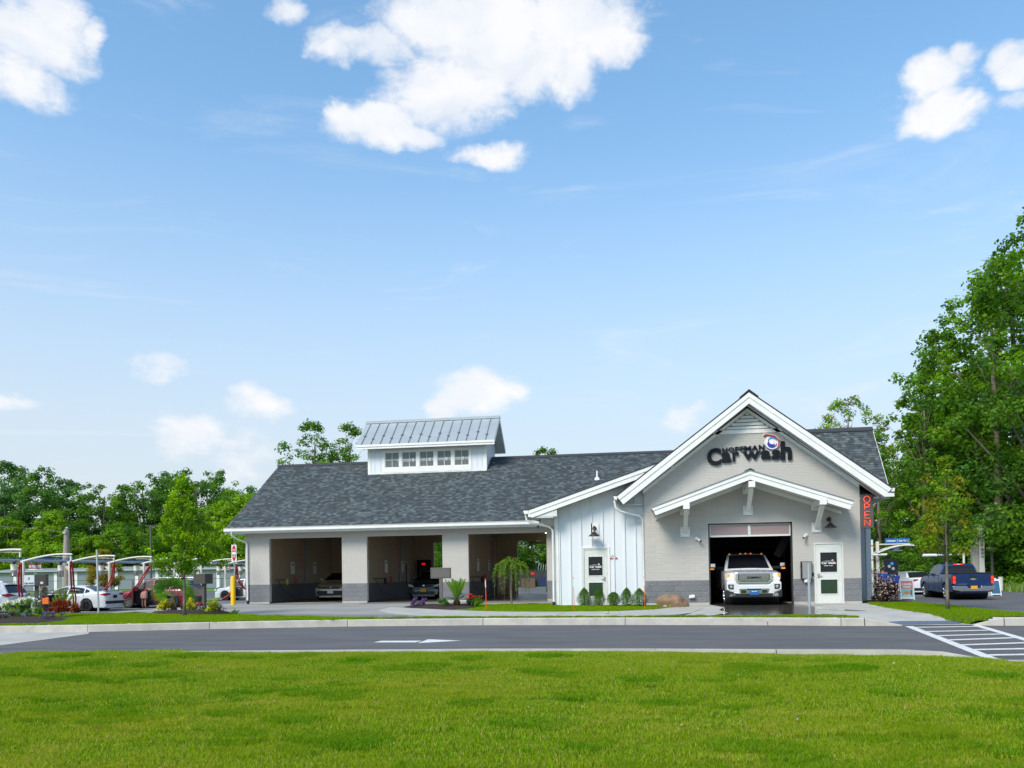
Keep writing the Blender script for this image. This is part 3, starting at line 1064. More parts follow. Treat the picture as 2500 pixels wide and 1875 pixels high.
def shingles(parent, p0, ux, us, lenx, lens, keep=None, expo=0.141, tab=0.168):
    """courses of laminated shingles on the plane p0 + a*ux + b*us"""
    ux, us = Vector(ux).normalized(), Vector(us).normalized()
    nn = ux.cross(us).normalized()
    if nn.z < 0:
        nn = -nn
    vs, fs, cs = [], [], []
    rws = int(lens / expo)
    for r_ in range(rws):
        b0 = r_ * expo
        a = -random.uniform(0, tab)
        while a < lenx:
            wd = tab * random.choice((0.9, 1.0, 1.0, 1.1))
            a0, a1 = max(a, 0), min(a + wd, lenx)
            a += wd
            if a1 - a0 < 0.02:
                continue
            if keep and not keep(p0 + ux * (a0 + a1) / 2 + us * (b0 + expo / 2)):
                continue
            th = random.choice((0.006, 0.012))
            th += 0.006
            A = p0 + ux * a0 + us * b0
            B = p0 + ux * a1 + us * b0
            C_ = p0 + ux * a1 + us * (b0 + expo)
            D_ = p0 + ux * a0 + us * (b0 + expo)
            o_ = len(vs)
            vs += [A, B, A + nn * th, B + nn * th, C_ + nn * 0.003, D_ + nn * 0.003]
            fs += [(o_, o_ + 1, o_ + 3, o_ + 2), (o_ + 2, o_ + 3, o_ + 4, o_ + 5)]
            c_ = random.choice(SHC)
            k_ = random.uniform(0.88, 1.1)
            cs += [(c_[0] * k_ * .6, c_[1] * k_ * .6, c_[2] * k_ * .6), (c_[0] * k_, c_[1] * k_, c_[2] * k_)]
    me = bpy.data.meshes.new('shingle')
    me.from_pydata([tuple(v) for v in vs], [], fs)
    at = me.attributes.new('col', 'FLOAT_COLOR', 'FACE')
    at.data.foreach_set('color', [q for c_ in cs for q in (*c_, 1.0)])
    return place(me, 'shingle', M['shingle'], parent, kind='stuff')


sl_len = math.hypot(RY - EY, RZ - EZ)
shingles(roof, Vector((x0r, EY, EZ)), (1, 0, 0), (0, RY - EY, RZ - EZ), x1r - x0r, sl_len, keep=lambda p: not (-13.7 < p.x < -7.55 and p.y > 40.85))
MB().prism([(RY - 0.16, RZ - 0.075), (RY, RZ + 0.035), (RY + 0.16, RZ - 0.075), (RY + 0.16, RZ - 0.04), (RY, RZ + 0.075), (RY - 0.16, RZ - 0.04)], x0r - 0.01, -13.75, 'yz').build('ridge_cap', M['ridge'], roof)
MB().prism([(RY - 0.16, RZ - 0.075), (RY, RZ + 0.035), (RY + 0.16, RZ - 0.075), (RY + 0.16, RZ - 0.04), (RY, RZ + 0.075), (RY - 0.16, RZ - 0.04)], -7.5, 2.5, 'yz').build('ridge_cap', M['ridge'], roof)
# left rake board
MB().prism([(EY - .02, EZ - 0.30), (EY - .02, EZ - 0.03), (RY, RZ - 0.03), (RY, RZ - 0.30)], x0r - 0.03, x0r + 0.0, 'yz').build('rake_board', M['trim'], bld)
MB().prism([(2 * RY - EY, EZ - 0.30), (2 * RY - EY, EZ - 0.03), (RY, RZ - 0.03), (RY, RZ - 0.30)], x0r - 0.03, x0r + 0.0, 'yz').build('rake_board', M['trim'], bld)
MB().box(x0r, XL, WY, BY, 3.30, 3.34).box(x0r, -3.4, EY + .02, WY, 3.30, 3.33).build('soffit', M['soffit'], bld)
MB().box(x0r, -4.0, EY + .0, EY + .03, 3.30, 3.54).build('fascia', M['trim'], bld)
# gutter profile
gp = [(EY - 0.002, 3.535), (EY - 0.002, 3.36), (EY - 0.09, 3.36), (EY - 0.13, 3.40), (EY - 0.13, 3.50), (EY - 0.15, 3.535), (EY - 0.155, 3.55), (EY - 0.13, 3.55), (EY - 0.115, 3.51), (EY - 0.115, 3.52), (EY - 0.02, 3.52)]
MB().prism(gp, x0r - 0.06, -4.35, 'yz').build('gutter', M['trim'], bld)


def downspout(pts, nm='downspout', wd=0.075):
    mb = MB().tube(pts, wd / 2 * 1.15, 8)
    ds = mb.build(nm, M['trim'], bld, smooth=60)
    p = pts[-1]
    MB().tube([(p[0], p[1], 0.16), (p[0], p[1] - 0.02, 0.0)], 0.06, 8).build('boot', M['black'], ds)
    return ds


downspout([(-18.78, EY - .06, 3.38), (-18.78, EY - .05, 3.22), (-18.66, EY + .2, 3.05), (-18.36, WY - .12, 2.92), (-18.31, WY - .07, 2.8), (-18.31, WY - .07, 0.06)])
downspout([(-4.24, 30.8, 3.46), (-4.22, 30.8, 3.25), (-4.05, 30.85, 3.13), (-3.4, 31.05, 2.98), (-3.27, 31.1, 2.85), (-3.27, 31.1, 0.05)])
downspout([(-0.93, 30.6, 3.86), (-0.90, 30.6, 3.60), (-0.75, 30.65, 3.47), (-0.05, 30.95, 3.29), (0.07, 31.05, 3.18), (0.085, 31.1, 0.05)])

# --- cupola
cup = MB()
CX0, CX1, CYF, CYB = -13.70, -7.55, 40.8, 43.2
cup.prism([(CYF, 6.40), (CYF, 7.80), (42, 8.85), (CYB, 7.80), (CYB, 6.40), (42, 7.1)], CX0, CX0 + .05, 'yz')
cup.prism([(CYF, 6.40), (CYF, 7.80), (42, 8.85), (CYB, 7.80), (CYB, 6.40), (42, 7.1)], CX1 - .05, CX1, 'yz')
for Yc in (CYF, CYB - .05):
    cup.box(CX0 + .05, CX1 - .05, Yc, Yc + .05, 6.38, 6.70)
    cup.box(CX0 + .05, CX1 - .05, Yc, Yc + .05, 7.49, 7.95)
    cup.box(CX0 + .05, -12.86, Yc, Yc + .05, 6.7, 7.49)
    cup.box(-8.38, CX1 - .05, Yc, Yc + .05, 6.7, 7.49)
cupola = cup.build('cupola', M['siding'], bld)
WXS = [(-12.82, -12.05), (-11.92, -11.15), (-11.0, -10.24), (-10.09, -9.34), (-9.2, -8.43)]
mb = MB()
mb.box(-12.92, -8.31, CYF - .03, CYF + .0, 6.46, 6.70)
mb.box(-12.92, -8.31, CYF - .03, CYF + .0, 7.50, 7.60)
xs = [-12.92] + [e for w_ in WXS for e in w_] + [-8.31]
for i in range(0, len(xs), 2):
    mb.box(xs[i], xs[i + 1], CYF - .03, CYF + .03, 6.70, 7.50)
mb.box(CX0 - .015, CX0 + .14, CYF - .025, CYF + .0, 6.38, 7.9)
mb.box(CX1 - .14, CX1 + .015, CYF - .025, CYF + .0, 6.38, 7.9)
mb.box(CX1, CX1 + .015, CYF, CYF + .12, 6.42, 7.9)
mb.box(CX1, CX1 + .015, CYB - .12, CYB, 6.42, 7.9)
mb.box(CX0, CX1, CYF - .06, CYF - .03, 6.38, 6.44)
mb.build('window_trim', M['trim'], cupola)
for Yw in (CYF, CYB - .05):
    for (a, b) in WXS:
        f = MB()
        f.box(a, b, Yw - .012, Yw + .04, 6.70, 6.735).box(a, b, Yw - .012, Yw + .04, 7.465, 7.5)
        f.box(a, a + .035, Yw - .012, Yw + .04, 6.735, 7.465).box(b - .035, b, Yw - .012, Yw + .04, 6.735, 7.465)
        m_ = (a + b) / 2
        f.box(m_ - .012, m_ + .012, Yw, Yw + .03, 6.735, 7.465).box(a + .035, m_ - .012, Yw, Yw + .03, 7.088, 7.112).box(m_ + .012, b - .035, Yw, Yw + .03, 7.088, 7.112)
        wn = f.build('window', M['white'], bld)
        MB().box(a + .03, b - .03, Yw + .012, Yw + .02, 6.73, 7.47).build('pane', M['glass_clear'] if 'glass_clear' in M else M['glass_win'], wn)
for x in (-13.37, -13.05, -8.05, -7.8):
    MB().box(x - .02, x + .02, CYF - .018, CYF, 6.44, 7.9).build('batten', M['siding'], cupola)
for y in (41.1, 41.5, 41.9, 42.3, 42.7):
    MB().box(CX1, CX1 + .018, y - .02, y + .02, 6.6, 8.0).build('batten', M['siding'], cupola)
# cupola roof
CE, CR, CEY = 7.86, 9.29, 40.3
cx0, cx1 = -14.16, -7.05
npan = 15
pw = (cx1 - cx0) / npan
seam0 = -13.88 - 0.49
seams = [-13.88 + 0.491 * k for k in range(14)]
xe = [cx0] + seams + [cx1]
cs_len = math.hypot(42 - CEY, CR - CE)
nrm = Vector((0, -(CR - CE), 42 - CEY)).normalized()
for i in range(len(xe) - 1):
    a, b = xe[i] + .003, xe[i + 1] - .003
    MB().prism([(CEY, CE - .05), (CEY, CE), (42, CR), (42, CR - .05)], a, b, 'yz').build('roof_panel', M['metal_roof'], bld)
MB().prism([(83.9 - CEY + .1, CE - .05), (84 - CEY, CE), (42.003, CR), (42.003, CR - .05)], cx0, cx1, 'yz').build('roof_panel_back', M['metal_roof'], bld)
for i, x in enumerate(seams):
    MB().prism([(CEY - .005, CE - .0), (CEY - .02, CE + .045), (42, CR + .05), (42, CR)], x - .014, x + .014, 'yz').build('seam', M['seam'], cupola)
    tt = 0.30 if i % 2 == 0 else 0.17
    p = Vector((x, CEY, CE)).lerp(Vector((x, 42, CR)), tt + .05) + nrm * .05
    MB().sphere((p.x, p.y, p.z), .055, 8, 6, (1.4, 1, .8)).build('snow_guard', M['seam'], cupola, smooth=180)
MB().prism([(41.86, CR - .08), (42, CR + .02), (42.14, CR - .08), (42.14, CR - .02), (42, CR + .07), (41.86, CR - .02)], cx0 - .01, cx1 + .01, 'yz').build('ridge_cap', M['metal_roof'], cupola)
MB().box(cx0 + .03, cx1 - .03, CEY - .0, CEY + .03, CE - .23, CE - .04).box(cx0 + .0, cx1, CEY - .03, CEY - .001, CE - .12, CE - .015).build('fascia', M['trim'], cupola)
MB().box(cx0 + .03, cx1 - .03, 84 - CEY - .03, 84 - CEY, CE - .23, CE - .04).build('fascia', M['trim'], cupola)
for xx in (cx0, cx1 - .03):
    MB().prism([(CEY, CE - .23), (CEY, CE - .051), (42, CR - .051), (84 - CEY, CE - .051), (84 - CEY, CE - .23), (42, CR - .24)], xx, xx + .03, 'yz').build('rake_board', M['trim'], cupola)
MB().prism([(CEY + .03, CE - .2), (42, CR - .18), (84 - CEY - .03, CE - .2), (84 - CEY - .03, CE - .17), (42, CR - .15), (CEY + .03, CE - .17)], cx0 + .03, cx1 - .03, 'yz').build('soffit', M['soffit'], cupola)
# --- gable roof
RK = 30.40
GL, GR = -0.83, 8.58
gz_ = lambda x: 7.56 - abs(x - GPX) * 0.756
for (xa, nm) in ((GL, 'L'), (GR, 'R')):
    pts_t = [(GPX, 7.55), (xa, gz_(xa))]
    mb = MB()
    ys = (RK + .0, 42.0)
    mb.prism([(GPX, 7.50), (xa, gz_(xa) - .05), (xa, gz_(xa)), (GPX, 7.55)], ys[0], ys[1])
    mb.build('gable_roof', M['roof_under'], bld)
    sx = 1 if xa > GPX else -1
    # dripping edge: dark shingle butts along the rake
    MB().prism([(GPX, 7.56), (xa + sx * .02, gz_(xa) - .01), (xa + sx * .02, gz_(xa) + .03), (GPX, 7.60)], RK - .055, RK + .3).build('shingle_edge', M['ridge'], bld)
    dxn = 0.25
    MB().prism([(GPX, 7.545), (xa, gz_(xa) - .015), (xa - sx * .22, gz_(xa) - .30 + .0), (GPX, 7.16)], RK - .02, RK + .02).build('rake_board', M['trim'], bld)
    MB().prism([(GPX, 7.545), (xa + sx * .01, gz_(xa) - .02), (xa - sx * .09, gz_(xa) - .135), (GPX, 7.38)], RK - .045, RK - .02).build('rake_trim', M['trim'], bld)
    MB().prism([(GPX, 7.17), (xa - sx * .23, gz_(xa) - .30), (xa - sx * .23, gz_(xa) - .27), (GPX, 7.20)], RK + .02, GY - .0).build('soffit', M['soffit'], bld)
    MB().prism([(GPX, 7.163), (xa - sx * .25, gz_(xa) - .31), (xa - sx * .25, gz_(xa) - .30), (GPX, 7.173)], RK + .25, RK + .31).build('soffit_vent', M['vent_strip'], bld)
    # frieze board on the wall
    MB().prism([(GPX, 7.10), (GPX + sx * 3.78, gtop(GPX + sx * 3.78)), (GPX + sx * 3.78, gtop(GPX + sx * 3.78) - .13), (GPX, 6.97)], GY - .03, GY - .001).build('frieze', M['trim'], bld)
    # side eave soffit and gutter
    MB().box(min(xa, GPX + sx * 3.8), max(xa, GPX + sx * 3.8), GY, 36.6, gz_(xa) - .30, gz_(xa) - .26).build('soffit', M['soffit'], bld)
    a_ = xa if sx > 0 else xa - .13
    MB().prism([(a_ + (0.0 if sx > 0 else .03), gz_(xa) - .12), (a_ + (.13 if sx < 0 else .10), gz_(xa) - .12), (a_ + .13, gz_(xa) + .0), (a_, gz_(xa) + .0)], RK - .0, 36.4).build('gutter', M['trim'], bld)
MB().prism([(GPX - .32, 7.36), (GPX, 7.62), (GPX + .32, 7.36), (GPX + .32, 7.40), (GPX, 7.66), (GPX - .32, 7.40)], RK - .08, 38.0).build('ridge_cap', M['ridge'], bld)
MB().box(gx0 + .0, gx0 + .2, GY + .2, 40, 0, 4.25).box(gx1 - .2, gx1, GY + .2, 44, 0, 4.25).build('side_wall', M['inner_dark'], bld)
# gable vent
vent = MB().prism([(2.73, VZ), (5.03, VZ), (GPX, 7.10)], GY + .0, GY + .016).build('gable_vent', M['black'], bld)
MB().box(2.68, 5.08, GY - .03, GY, VZ - .03, VZ + .11).build('vent_sill', M['trim'], vent)
for k in range(6):
    z = VZ + .14 + k * .128
    hw = (6.98 - z) / 0.756 - .06
    if hw < .06:
        continue
    MB().add([(GPX - hw, GY - .035, z), (GPX + hw, GY - .035, z), (GPX + hw - .09, GY + .0, z + .095), (GPX - hw + .09, GY + .0, z + .095), (GPX - hw, GY - .02, z - .012), (GPX + hw, GY - .02, z - .012)],
             [(0, 1, 2, 3), (0, 1, 5, 4)]).build('louver_slat', M['trim'], vent)

# --- right cross roof and the wing behind the gable
CR0 = Vector((5.0, 35.7, 4.35))
RRY, RRZ = 38.1, 7.32
mb = MB()
mb.prism([(35.7, 4.25), (35.7, 4.34), (RRY, RRZ - .01), (40.5, 4.34), (40.5, 4.25), (RRY, RRZ - .1)], 4.2, 10.02, 'yz')
cross = mb.build('cross_roof', M['roof_under'], bld)
cl_ = math.hypot(RRY - 35.7, RRZ - 4.35)
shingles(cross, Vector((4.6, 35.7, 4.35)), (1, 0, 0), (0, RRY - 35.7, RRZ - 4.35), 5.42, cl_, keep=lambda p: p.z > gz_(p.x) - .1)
MB().prism([(RRY - .15, RRZ - .13), (RRY, RRZ + .02), (RRY + .15, RRZ - .13), (RRY + .15, RRZ - .08), (RRY, RRZ + .07), (RRY - .15, RRZ - .08)], 4.4, 10.04, 'yz').build('ridge_cap', M['ridge'], cross)
MB().prism([(35.7, 4.1), (35.7, 4.32), (RRY, RRZ - .03), (40.5, 4.32), (40.5, 4.1), (RRY, RRZ - .25)], 10.02, 10.05, 'yz').build('rake_board', M['trim'], cross)
MB().box(8.4, 10.15, 35.55, 35.7, 4.12, 4.26).build('gutter', M['trim'], cross)
MB().box(7.7, 10.0, 35.7, 40.4, 4.05, 4.1).build('soffit', M['soffit'], cross)
wing2 = MB().box(7.692, 8.52, 33.0, 33.2, -.05, 4.2).box(8.32, 8.52, 33.2, 40, -.05, 4.2).build('side_wing', M['siding_grey'], bld)
for x in (8.15,):
    MB().box(x - .02, x + .02, 32.98, 33.0, 0, 4.1).build('batten', M['siding_grey'], wing2)
MB().box(8.36, 8.54, 32.965, 33.0, -.02, 4.1).build('corner_board', mat('corner', (0.62, 0.65, 0.70), .4), wing2)
MB().box(8.5, 9.6, 37.2, 43.8, 0, 4.1).build('rear_wing', M['siding_grey'], bld)

# --- canopy over the tunnel door
CPX, CPZ = 3.79, 4.70
CY0, CY1 = 29.8, 30.99
for (xa, za) in ((0.40, 3.50), (7.19, 3.53)):
    sx = 1 if xa > CPX else -1
    MB().prism([(CPX, CPZ), (xa, za), (xa, za + .03), (CPX, CPZ + .03)], CY0 - .05, CY1).build('canopy_roof', M['seam'], bld)
    MB().prism([(CPX, CPZ), (xa, za), (xa - sx * .13, za - .27), (CPX, CPZ - .31)], CY0, CY0 + .04).build('canopy_board', M['trim'], bld)
    MB().prism([(CPX, CPZ - .005), (xa + sx * .01, za - .005), (xa - sx * .04, za - .11), (CPX, CPZ - .13)], CY0 - .025, CY0).build('canopy_trim', M['trim'], bld)
    MB().prism([(CPX, CPZ - .25), (xa - sx * .1, za - .21), (xa - sx * .1, za - .18), (CPX, CPZ - .22)], CY0 + .04, CY1).build('soffit', M['soffit'], bld)
    MB().prism([(CPX, CPZ - .258), (xa - sx * .1, za - .218), (xa - sx * .1, za - .21), (CPX, CPZ - .25)], CY0 + .35, CY0 + .40).build('soffit_vent', M['vent_strip'], bld)
    MB().prism([(CPX, CPZ - .25), (xa - sx * .14, za - .22), (xa - sx * .14, za - .36), (CPX, CPZ - .40)], CY1 - .05, CY1 - .001).build('wall_board', M['trim'], bld)
MB().prism([(CPX - .16, CPZ - .0), (CPX, CPZ + .08), (CPX + .16, CPZ - .0), (CPX + .16, CPZ + .04), (CPX, CPZ + .11), (CPX - .16, CPZ + .04)], CY0 - .07, CY1).build('canopy_ridge', M['metal_roof'], bld)
for (bx, zt, zp) in ((3.84, 4.22, 3.42), (1.60, 3.52, 2.68), (6.20, 3.55, 2.74)):
    br = MB().box(bx - .11, bx + .11, CY0 - .06, CY1, zt - .1, zt + .11).build('bracket', M['trim'], bld, bevel=.006)
    MB().bar((bx, CY0 + .12, zt - .08), (bx, CY1 - .04, zp), .15, .12).build('brace', M['trim'], br)
    MB().box(bx - .17, bx + .17, CY1 - .03, CY1, zp - .19, zp + .16).build('wall_plate', M['trim'], br, bevel=.005)
    MB().box(bx - .17, bx + .17, CY1 - .03, CY1, zt - .22, zt + .05).build('wall_plate', M['trim'], br, bevel=.005)
    for (ax, az_) in ((-.12, -.14), (.12, -.14), (-.12, .11), (.12, .11)):
        MB().sphere((bx + ax, CY1 - .035, zp + az_), .014, 6, 4).build('bolt', M['galv'], br)

# --- tunnel door
gd = MB().box(D0, D0 + .05, GY + .02, GY + .2, 0, DZ).box(D1 - .05, D1, GY + .02, GY + .2, 0, DZ).box(D0, D1, GY + .02, GY + .2, DZ - .05, DZ).build('tunnel_door_frame', M['dark_frame'], bld)
M['pc_panel'] = mat('polycarbonate', (0.36, 0.27, 0.265), 0.3, c2=(0.33, 0.235, 0.235), scale=2, stretch=(0.3, 1, 6))
td = MB().box(D0 + .05, D1 - .05, GY + .10, GY + .13, 2.46, 2.52).box(D0 + .05, D1 - .05, GY + .10, GY + .13, 2.88, DZ - .05)
td.box(3.84, 3.93, GY + .09, GY + .13, 2.52, 2.88).box(D0 + .05, D0 + .09, GY + .10, GY + .13, 2.52, 2.88).box(D1 - .09, D1 - .05, GY + .10, GY + .13, 2.52, 2.88)
td = td.build('tunnel_door', M['white'], bld)
MB().box(D0 + .09, 3.84, GY + .11, GY + .12, 2.52, 2.88).build('door_panel', M['pc_panel'], td)
MB().box(3.93, D1 - .09, GY + .11, GY + .12, 2.52, 2.88).build('door_panel', M['pc_panel'], td)
# --- tunnel inside
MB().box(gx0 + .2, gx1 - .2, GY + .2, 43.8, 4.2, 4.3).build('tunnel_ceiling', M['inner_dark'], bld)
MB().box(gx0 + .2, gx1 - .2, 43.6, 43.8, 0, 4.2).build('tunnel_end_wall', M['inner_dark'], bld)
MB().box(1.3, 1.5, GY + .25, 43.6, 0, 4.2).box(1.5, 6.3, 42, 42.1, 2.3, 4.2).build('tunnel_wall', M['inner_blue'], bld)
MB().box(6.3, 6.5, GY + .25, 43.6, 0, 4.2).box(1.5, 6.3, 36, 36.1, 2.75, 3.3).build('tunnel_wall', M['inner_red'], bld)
MB().box(0.2, 7.6, GY + .2, 43.6, -.1, 0.002).build('tunnel_floor', M['wet'], bld)
for y in (37.2, 38.6, 40):
    fr = MB()
    fr.box(1.7, 1.85, y, y + .15, 0, 2.9).box(6.0, 6.15, y, y + .15, 0, 2.9).box(1.7, 6.15, y, y + .15, 2.8, 2.95)
    fr.build('wash_frame', M['black'], bld)
m_ = Matrix.Translation((5.35, 33.2, 2.15)) @ Matrix.Rotation(R(28), 4, 'Y')
MB().box(-.14, .14, -.14, .14, -.45, .45, m_).build('dryer_nozzle', M['black'], bld)
m_ = Matrix.Translation((2.2, 33.4, 2.15)) @ Matrix.Rotation(R(-24), 4, 'Y')
MB().box(-.14, .14, -.14, .14, -.45, .45, m_).build('dryer_nozzle', M['black'], bld)

# --- white board-and-batten wing
WWY = 31.2
wt = lambda x: 3.42 + (x + 3.99) * 0.334
WD0, WD1, WDZ = -2.17, -1.22, 2.15
wx = [-3.19 + .12 + 0.405 * k - .22 for k in range(9)]
bat = [-3.03, -2.62, -2.22, -1.815, -1.41, -1.005, -0.60, -0.20]
pe = [-3.19] + bat + [0.137]
wing = MB().prism([(-3.19, 0), (WD0, 0), (WD0, WDZ), (WD1, WDZ), (WD1, 0), (0.137, 0), (0.137, wt(.137)), (-3.19, wt(-3.19))], WWY + .03, WWY + .2).box(-3.19, -3.0, WWY + .2, WY + .02, 0, 3.6).build('wing_wall', M['siding'], bld)
for i in range(len(pe) - 1):
    a, b = pe[i] + .001, pe[i + 1] - .001
    segs = [(a, b, 0.03)]
    if a < WD1 and b > WD0:
        segs = []
        if a < WD0:
            segs.append((a, WD0, 0.03))
        if b > WD1:
            segs.append((WD1, b, 0.03))
        segs.append((max(a, WD0), min(b, WD1), WDZ + .005))
    mb = MB()
    for (s0, s1, zb) in segs:
        if s1 - s0 > .01:
            mb.prism([(s0, zb), (s1, zb), (s1, wt(s1)), (s0, wt(s0))], WWY + .012, WWY + .029)
    mb.build('siding_panel', M['siding'], wing)
for x in bat:
    zb = WDZ + .06 if WD0 - .05 < x < WD1 + .05 else 0.03
    MB().prism([(x - .022, zb), (x + .022, zb), (x + .022, wt(x)), (x - .022, wt(x))], WWY - .030, WWY + .011).build('batten', M['siding'], wing)
MB().box(-3.21, -3.07, WWY - .02, WWY + .011, 0.0, wt(-3.19) + .02).box(-3.21, .13, WWY - .01, WWY + .012, -0.02, .03).build('corner_board', M['trim'], wing)
# wing rake, roof, soffit
ra = MB().prism([(-4.11, 3.58), (1.2, 5.335), (1.2, 5.04), (-3.99, 3.31)], 30.58, 30.62).build('rake_board', M['trim'], bld)
MB().prism([(-4.12, 3.58), (1.2, 5.34), (1.2, 5.21), (-4.07, 3.46)], 30.555, 30.58).build('rake_trim', M['trim'], bld)
MB().prism([(-4.12, 3.585), (1.2, 5.345), (1.2, 5.375), (-4.14, 3.615)], 30.54, 37.5).build('wing_roof', M['roof_under'], bld)
MB().prism([(-3.98, 3.33), (1.2, 5.06), (1.2, 5.09), (-3.98, 3.36)], 30.62, WWY + .03).build('soffit', M['soffit'], bld)
MB().prism([(-3.97, 3.322), (1.2, 5.052), (1.2, 5.06), (-3.97, 3.33)], 30.85, 30.91).build('soffit_vent', M['vent_strip'], bld)
MB().box(-3.98, -3.19, 30.63, 36.15, 3.30, 3.34).build('soffit', M['soffit'], bld)
MB().prism([(-3.99, 3.34), (-3.05, 3.34), (-3.05, 3.72)], 30.62, 30.64).build('soffit_return', M['soffit'], bld)
MB().prism([(-4.27, 3.46), (-4.13, 3.46), (-4.13, 3.58), (-4.31, 3.58)], 30.6, 36.0).build('gutter', M['trim'], bld)
MB().box(-4.13, -4.0, 30.62, 36.05, 3.34, 3.56).build('fascia', M['trim'], bld)


def door(x0, x1, y, zt, parent, hinge_left, nm='staff_door'):
    f = MB().box(x0, x0 + .05, y - .035, y + .05, 0, zt).box(x1 - .05, x1, y - .035, y + .05, 0, zt).box(x0 + .05, x1 - .05, y - .035, y + .05, zt - .05, zt)
    f = f.build('door_frame', M['door_paint'], parent)
    a, b = x0 + .055, x1 - .055
    zt2 = zt - .055
    g0, g1 = a + .16, b - .16
    d = MB()
    d.box(a, g0, y - .01, y + .03, .01, zt2).box(g1, b, y - .01, y + .03, .01, zt2)
    d.box(g0, g1, y - .01, y + .03, .01, .36).box(g0, g1, y - .01, y + .03, .86, 1.13).box(g0, g1, y - .01, y + .03, 1.83, zt2)
    d = d.build(nm, M['door_paint'], parent)
    for (z0, z1, gm) in ((.36, .86, M['glass_green']), (1.13, 1.83, M['glass'])):
        fr_ = MB()
        fr_.box(g0 - .03, g1 + .03, y - .022, y - .01, z0 - .03, z0).box(g0 - .03, g1 + .03, y - .022, y - .01, z1, z1 + .03)
        fr_.box(g0 - .03, g0, y - .022, y - .01, z0, z1).box(g1, g1 + .03, y - .022, y - .01, z0, z1)
        fr_.build('pane_frame', M['door_paint'], d)
        MB().box(g0, g1, y + .005, y + .012, z0, z1).build('pane', gm, d)
    hx = b - .09 if hinge_left else a + .09
    sg = -1 if hinge_left else 1
    MB().box(hx - .035, hx + .035, y - .022, y - .01, .92, 1.08).bar((hx, y - .05, 1.0), (hx + sg * .12, y - .05, 1.0), .02, .02).bar((hx, y - .01, 1.0), (hx, y - .05, 1.0), .02, .02).build('handle', M['steel'], d)
    hh = a - .01 if hinge_left else b + .01
    for z in (.3, 1.05, 1.75):
        MB().box(hh - .012, hh + .012, y - .03, y - .01, z, z + .11).build('hinge', M['galv'], d)
    return d, g0, g1


def door_text(d, g0, g1, y):
    w_ = g1 - g0
    text_fit('lettering', 'Car wash', M['white'], d, g0 + .07 * w_, g1 - .07 * w_, 1.415, 1.50, y + .004, .004, bold=.03)
    text_fit('lettering', 'HOFFMAN', M['white'], d, g0 + .25 * w_, g0 + .62 * w_, 1.505, 1.53, y + .004, .004, bold=.02)
    text_fit('lettering', 'STAFF ONLY', M['white'], d, g0 + .22 * w_, g0 + .78 * w_, 1.34, 1.372, y + .004, .004, bold=.03, slant=.2)
    MB().lathe([(.0, y + .001), (.035, y + .001), (.035, y + .004), (0, y + .004)], 16, 'y', (g0 + .74 * w_, 0, 1.54)).build('swirl', M['white'], d)
    MB().lathe([(.0, y - .001), (.02, y - .001), (.02, y + .001), (0, y + .001)], 16, 'y', (g0 + .74 * w_, 0, 1.54)).build('swirl', M['logo_red'], d)


d, g0, g1 = door(P0, P1, GY + .03, PZ, bld, False)
door_text(d, g0, g1, GY + .03)
d, g0, g1 = door(WD0, WD1, WWY + .03, WDZ, bld, True)
door_text(d, g0, g1, WWY + .03)
MB().box(WD0 - .06, WD1 + .06, WWY - .02, WWY + .02, WDZ, WDZ + .05).box(WD0 - .06, WD0, WWY - .02, WWY + .02, 0, WDZ).box(WD1, WD1 + .06, WWY - .02, WWY + .02, 0, WDZ).build('door_casing', M['trim'], bld)
# vent pipe on the roof
vp = MB().tube([(-1.97, 39.0, 5.2), (-1.97, 39.0, 5.2)], .01, 4)
vz = EZ + (39.6 - EY) * SL
pv = MB().lathe([(.16, vz - .08), (.13, vz + .0), (.07, vz + .08), (.045, vz + .1), (.045, vz + .38), (.0, vz + .38)], 14, 'z', (-2.0, 39.6, 0)).build('vent_pipe', M['white'], bld, smooth=30)
# ================================================================ VEHICLES


def interp(tab, x):
    if x <= tab[0][0]:
        return tab[0][1]
    for i in range(len(tab) - 1):
        if x <= tab[i + 1][0]:
            t = (x - tab[i][0]) / (tab[i + 1][0] - tab[i][0])
            return tab[i][1] + (tab[i + 1][1] - tab[i][1]) * t
    return tab[-1][1]


WHEEL = {}


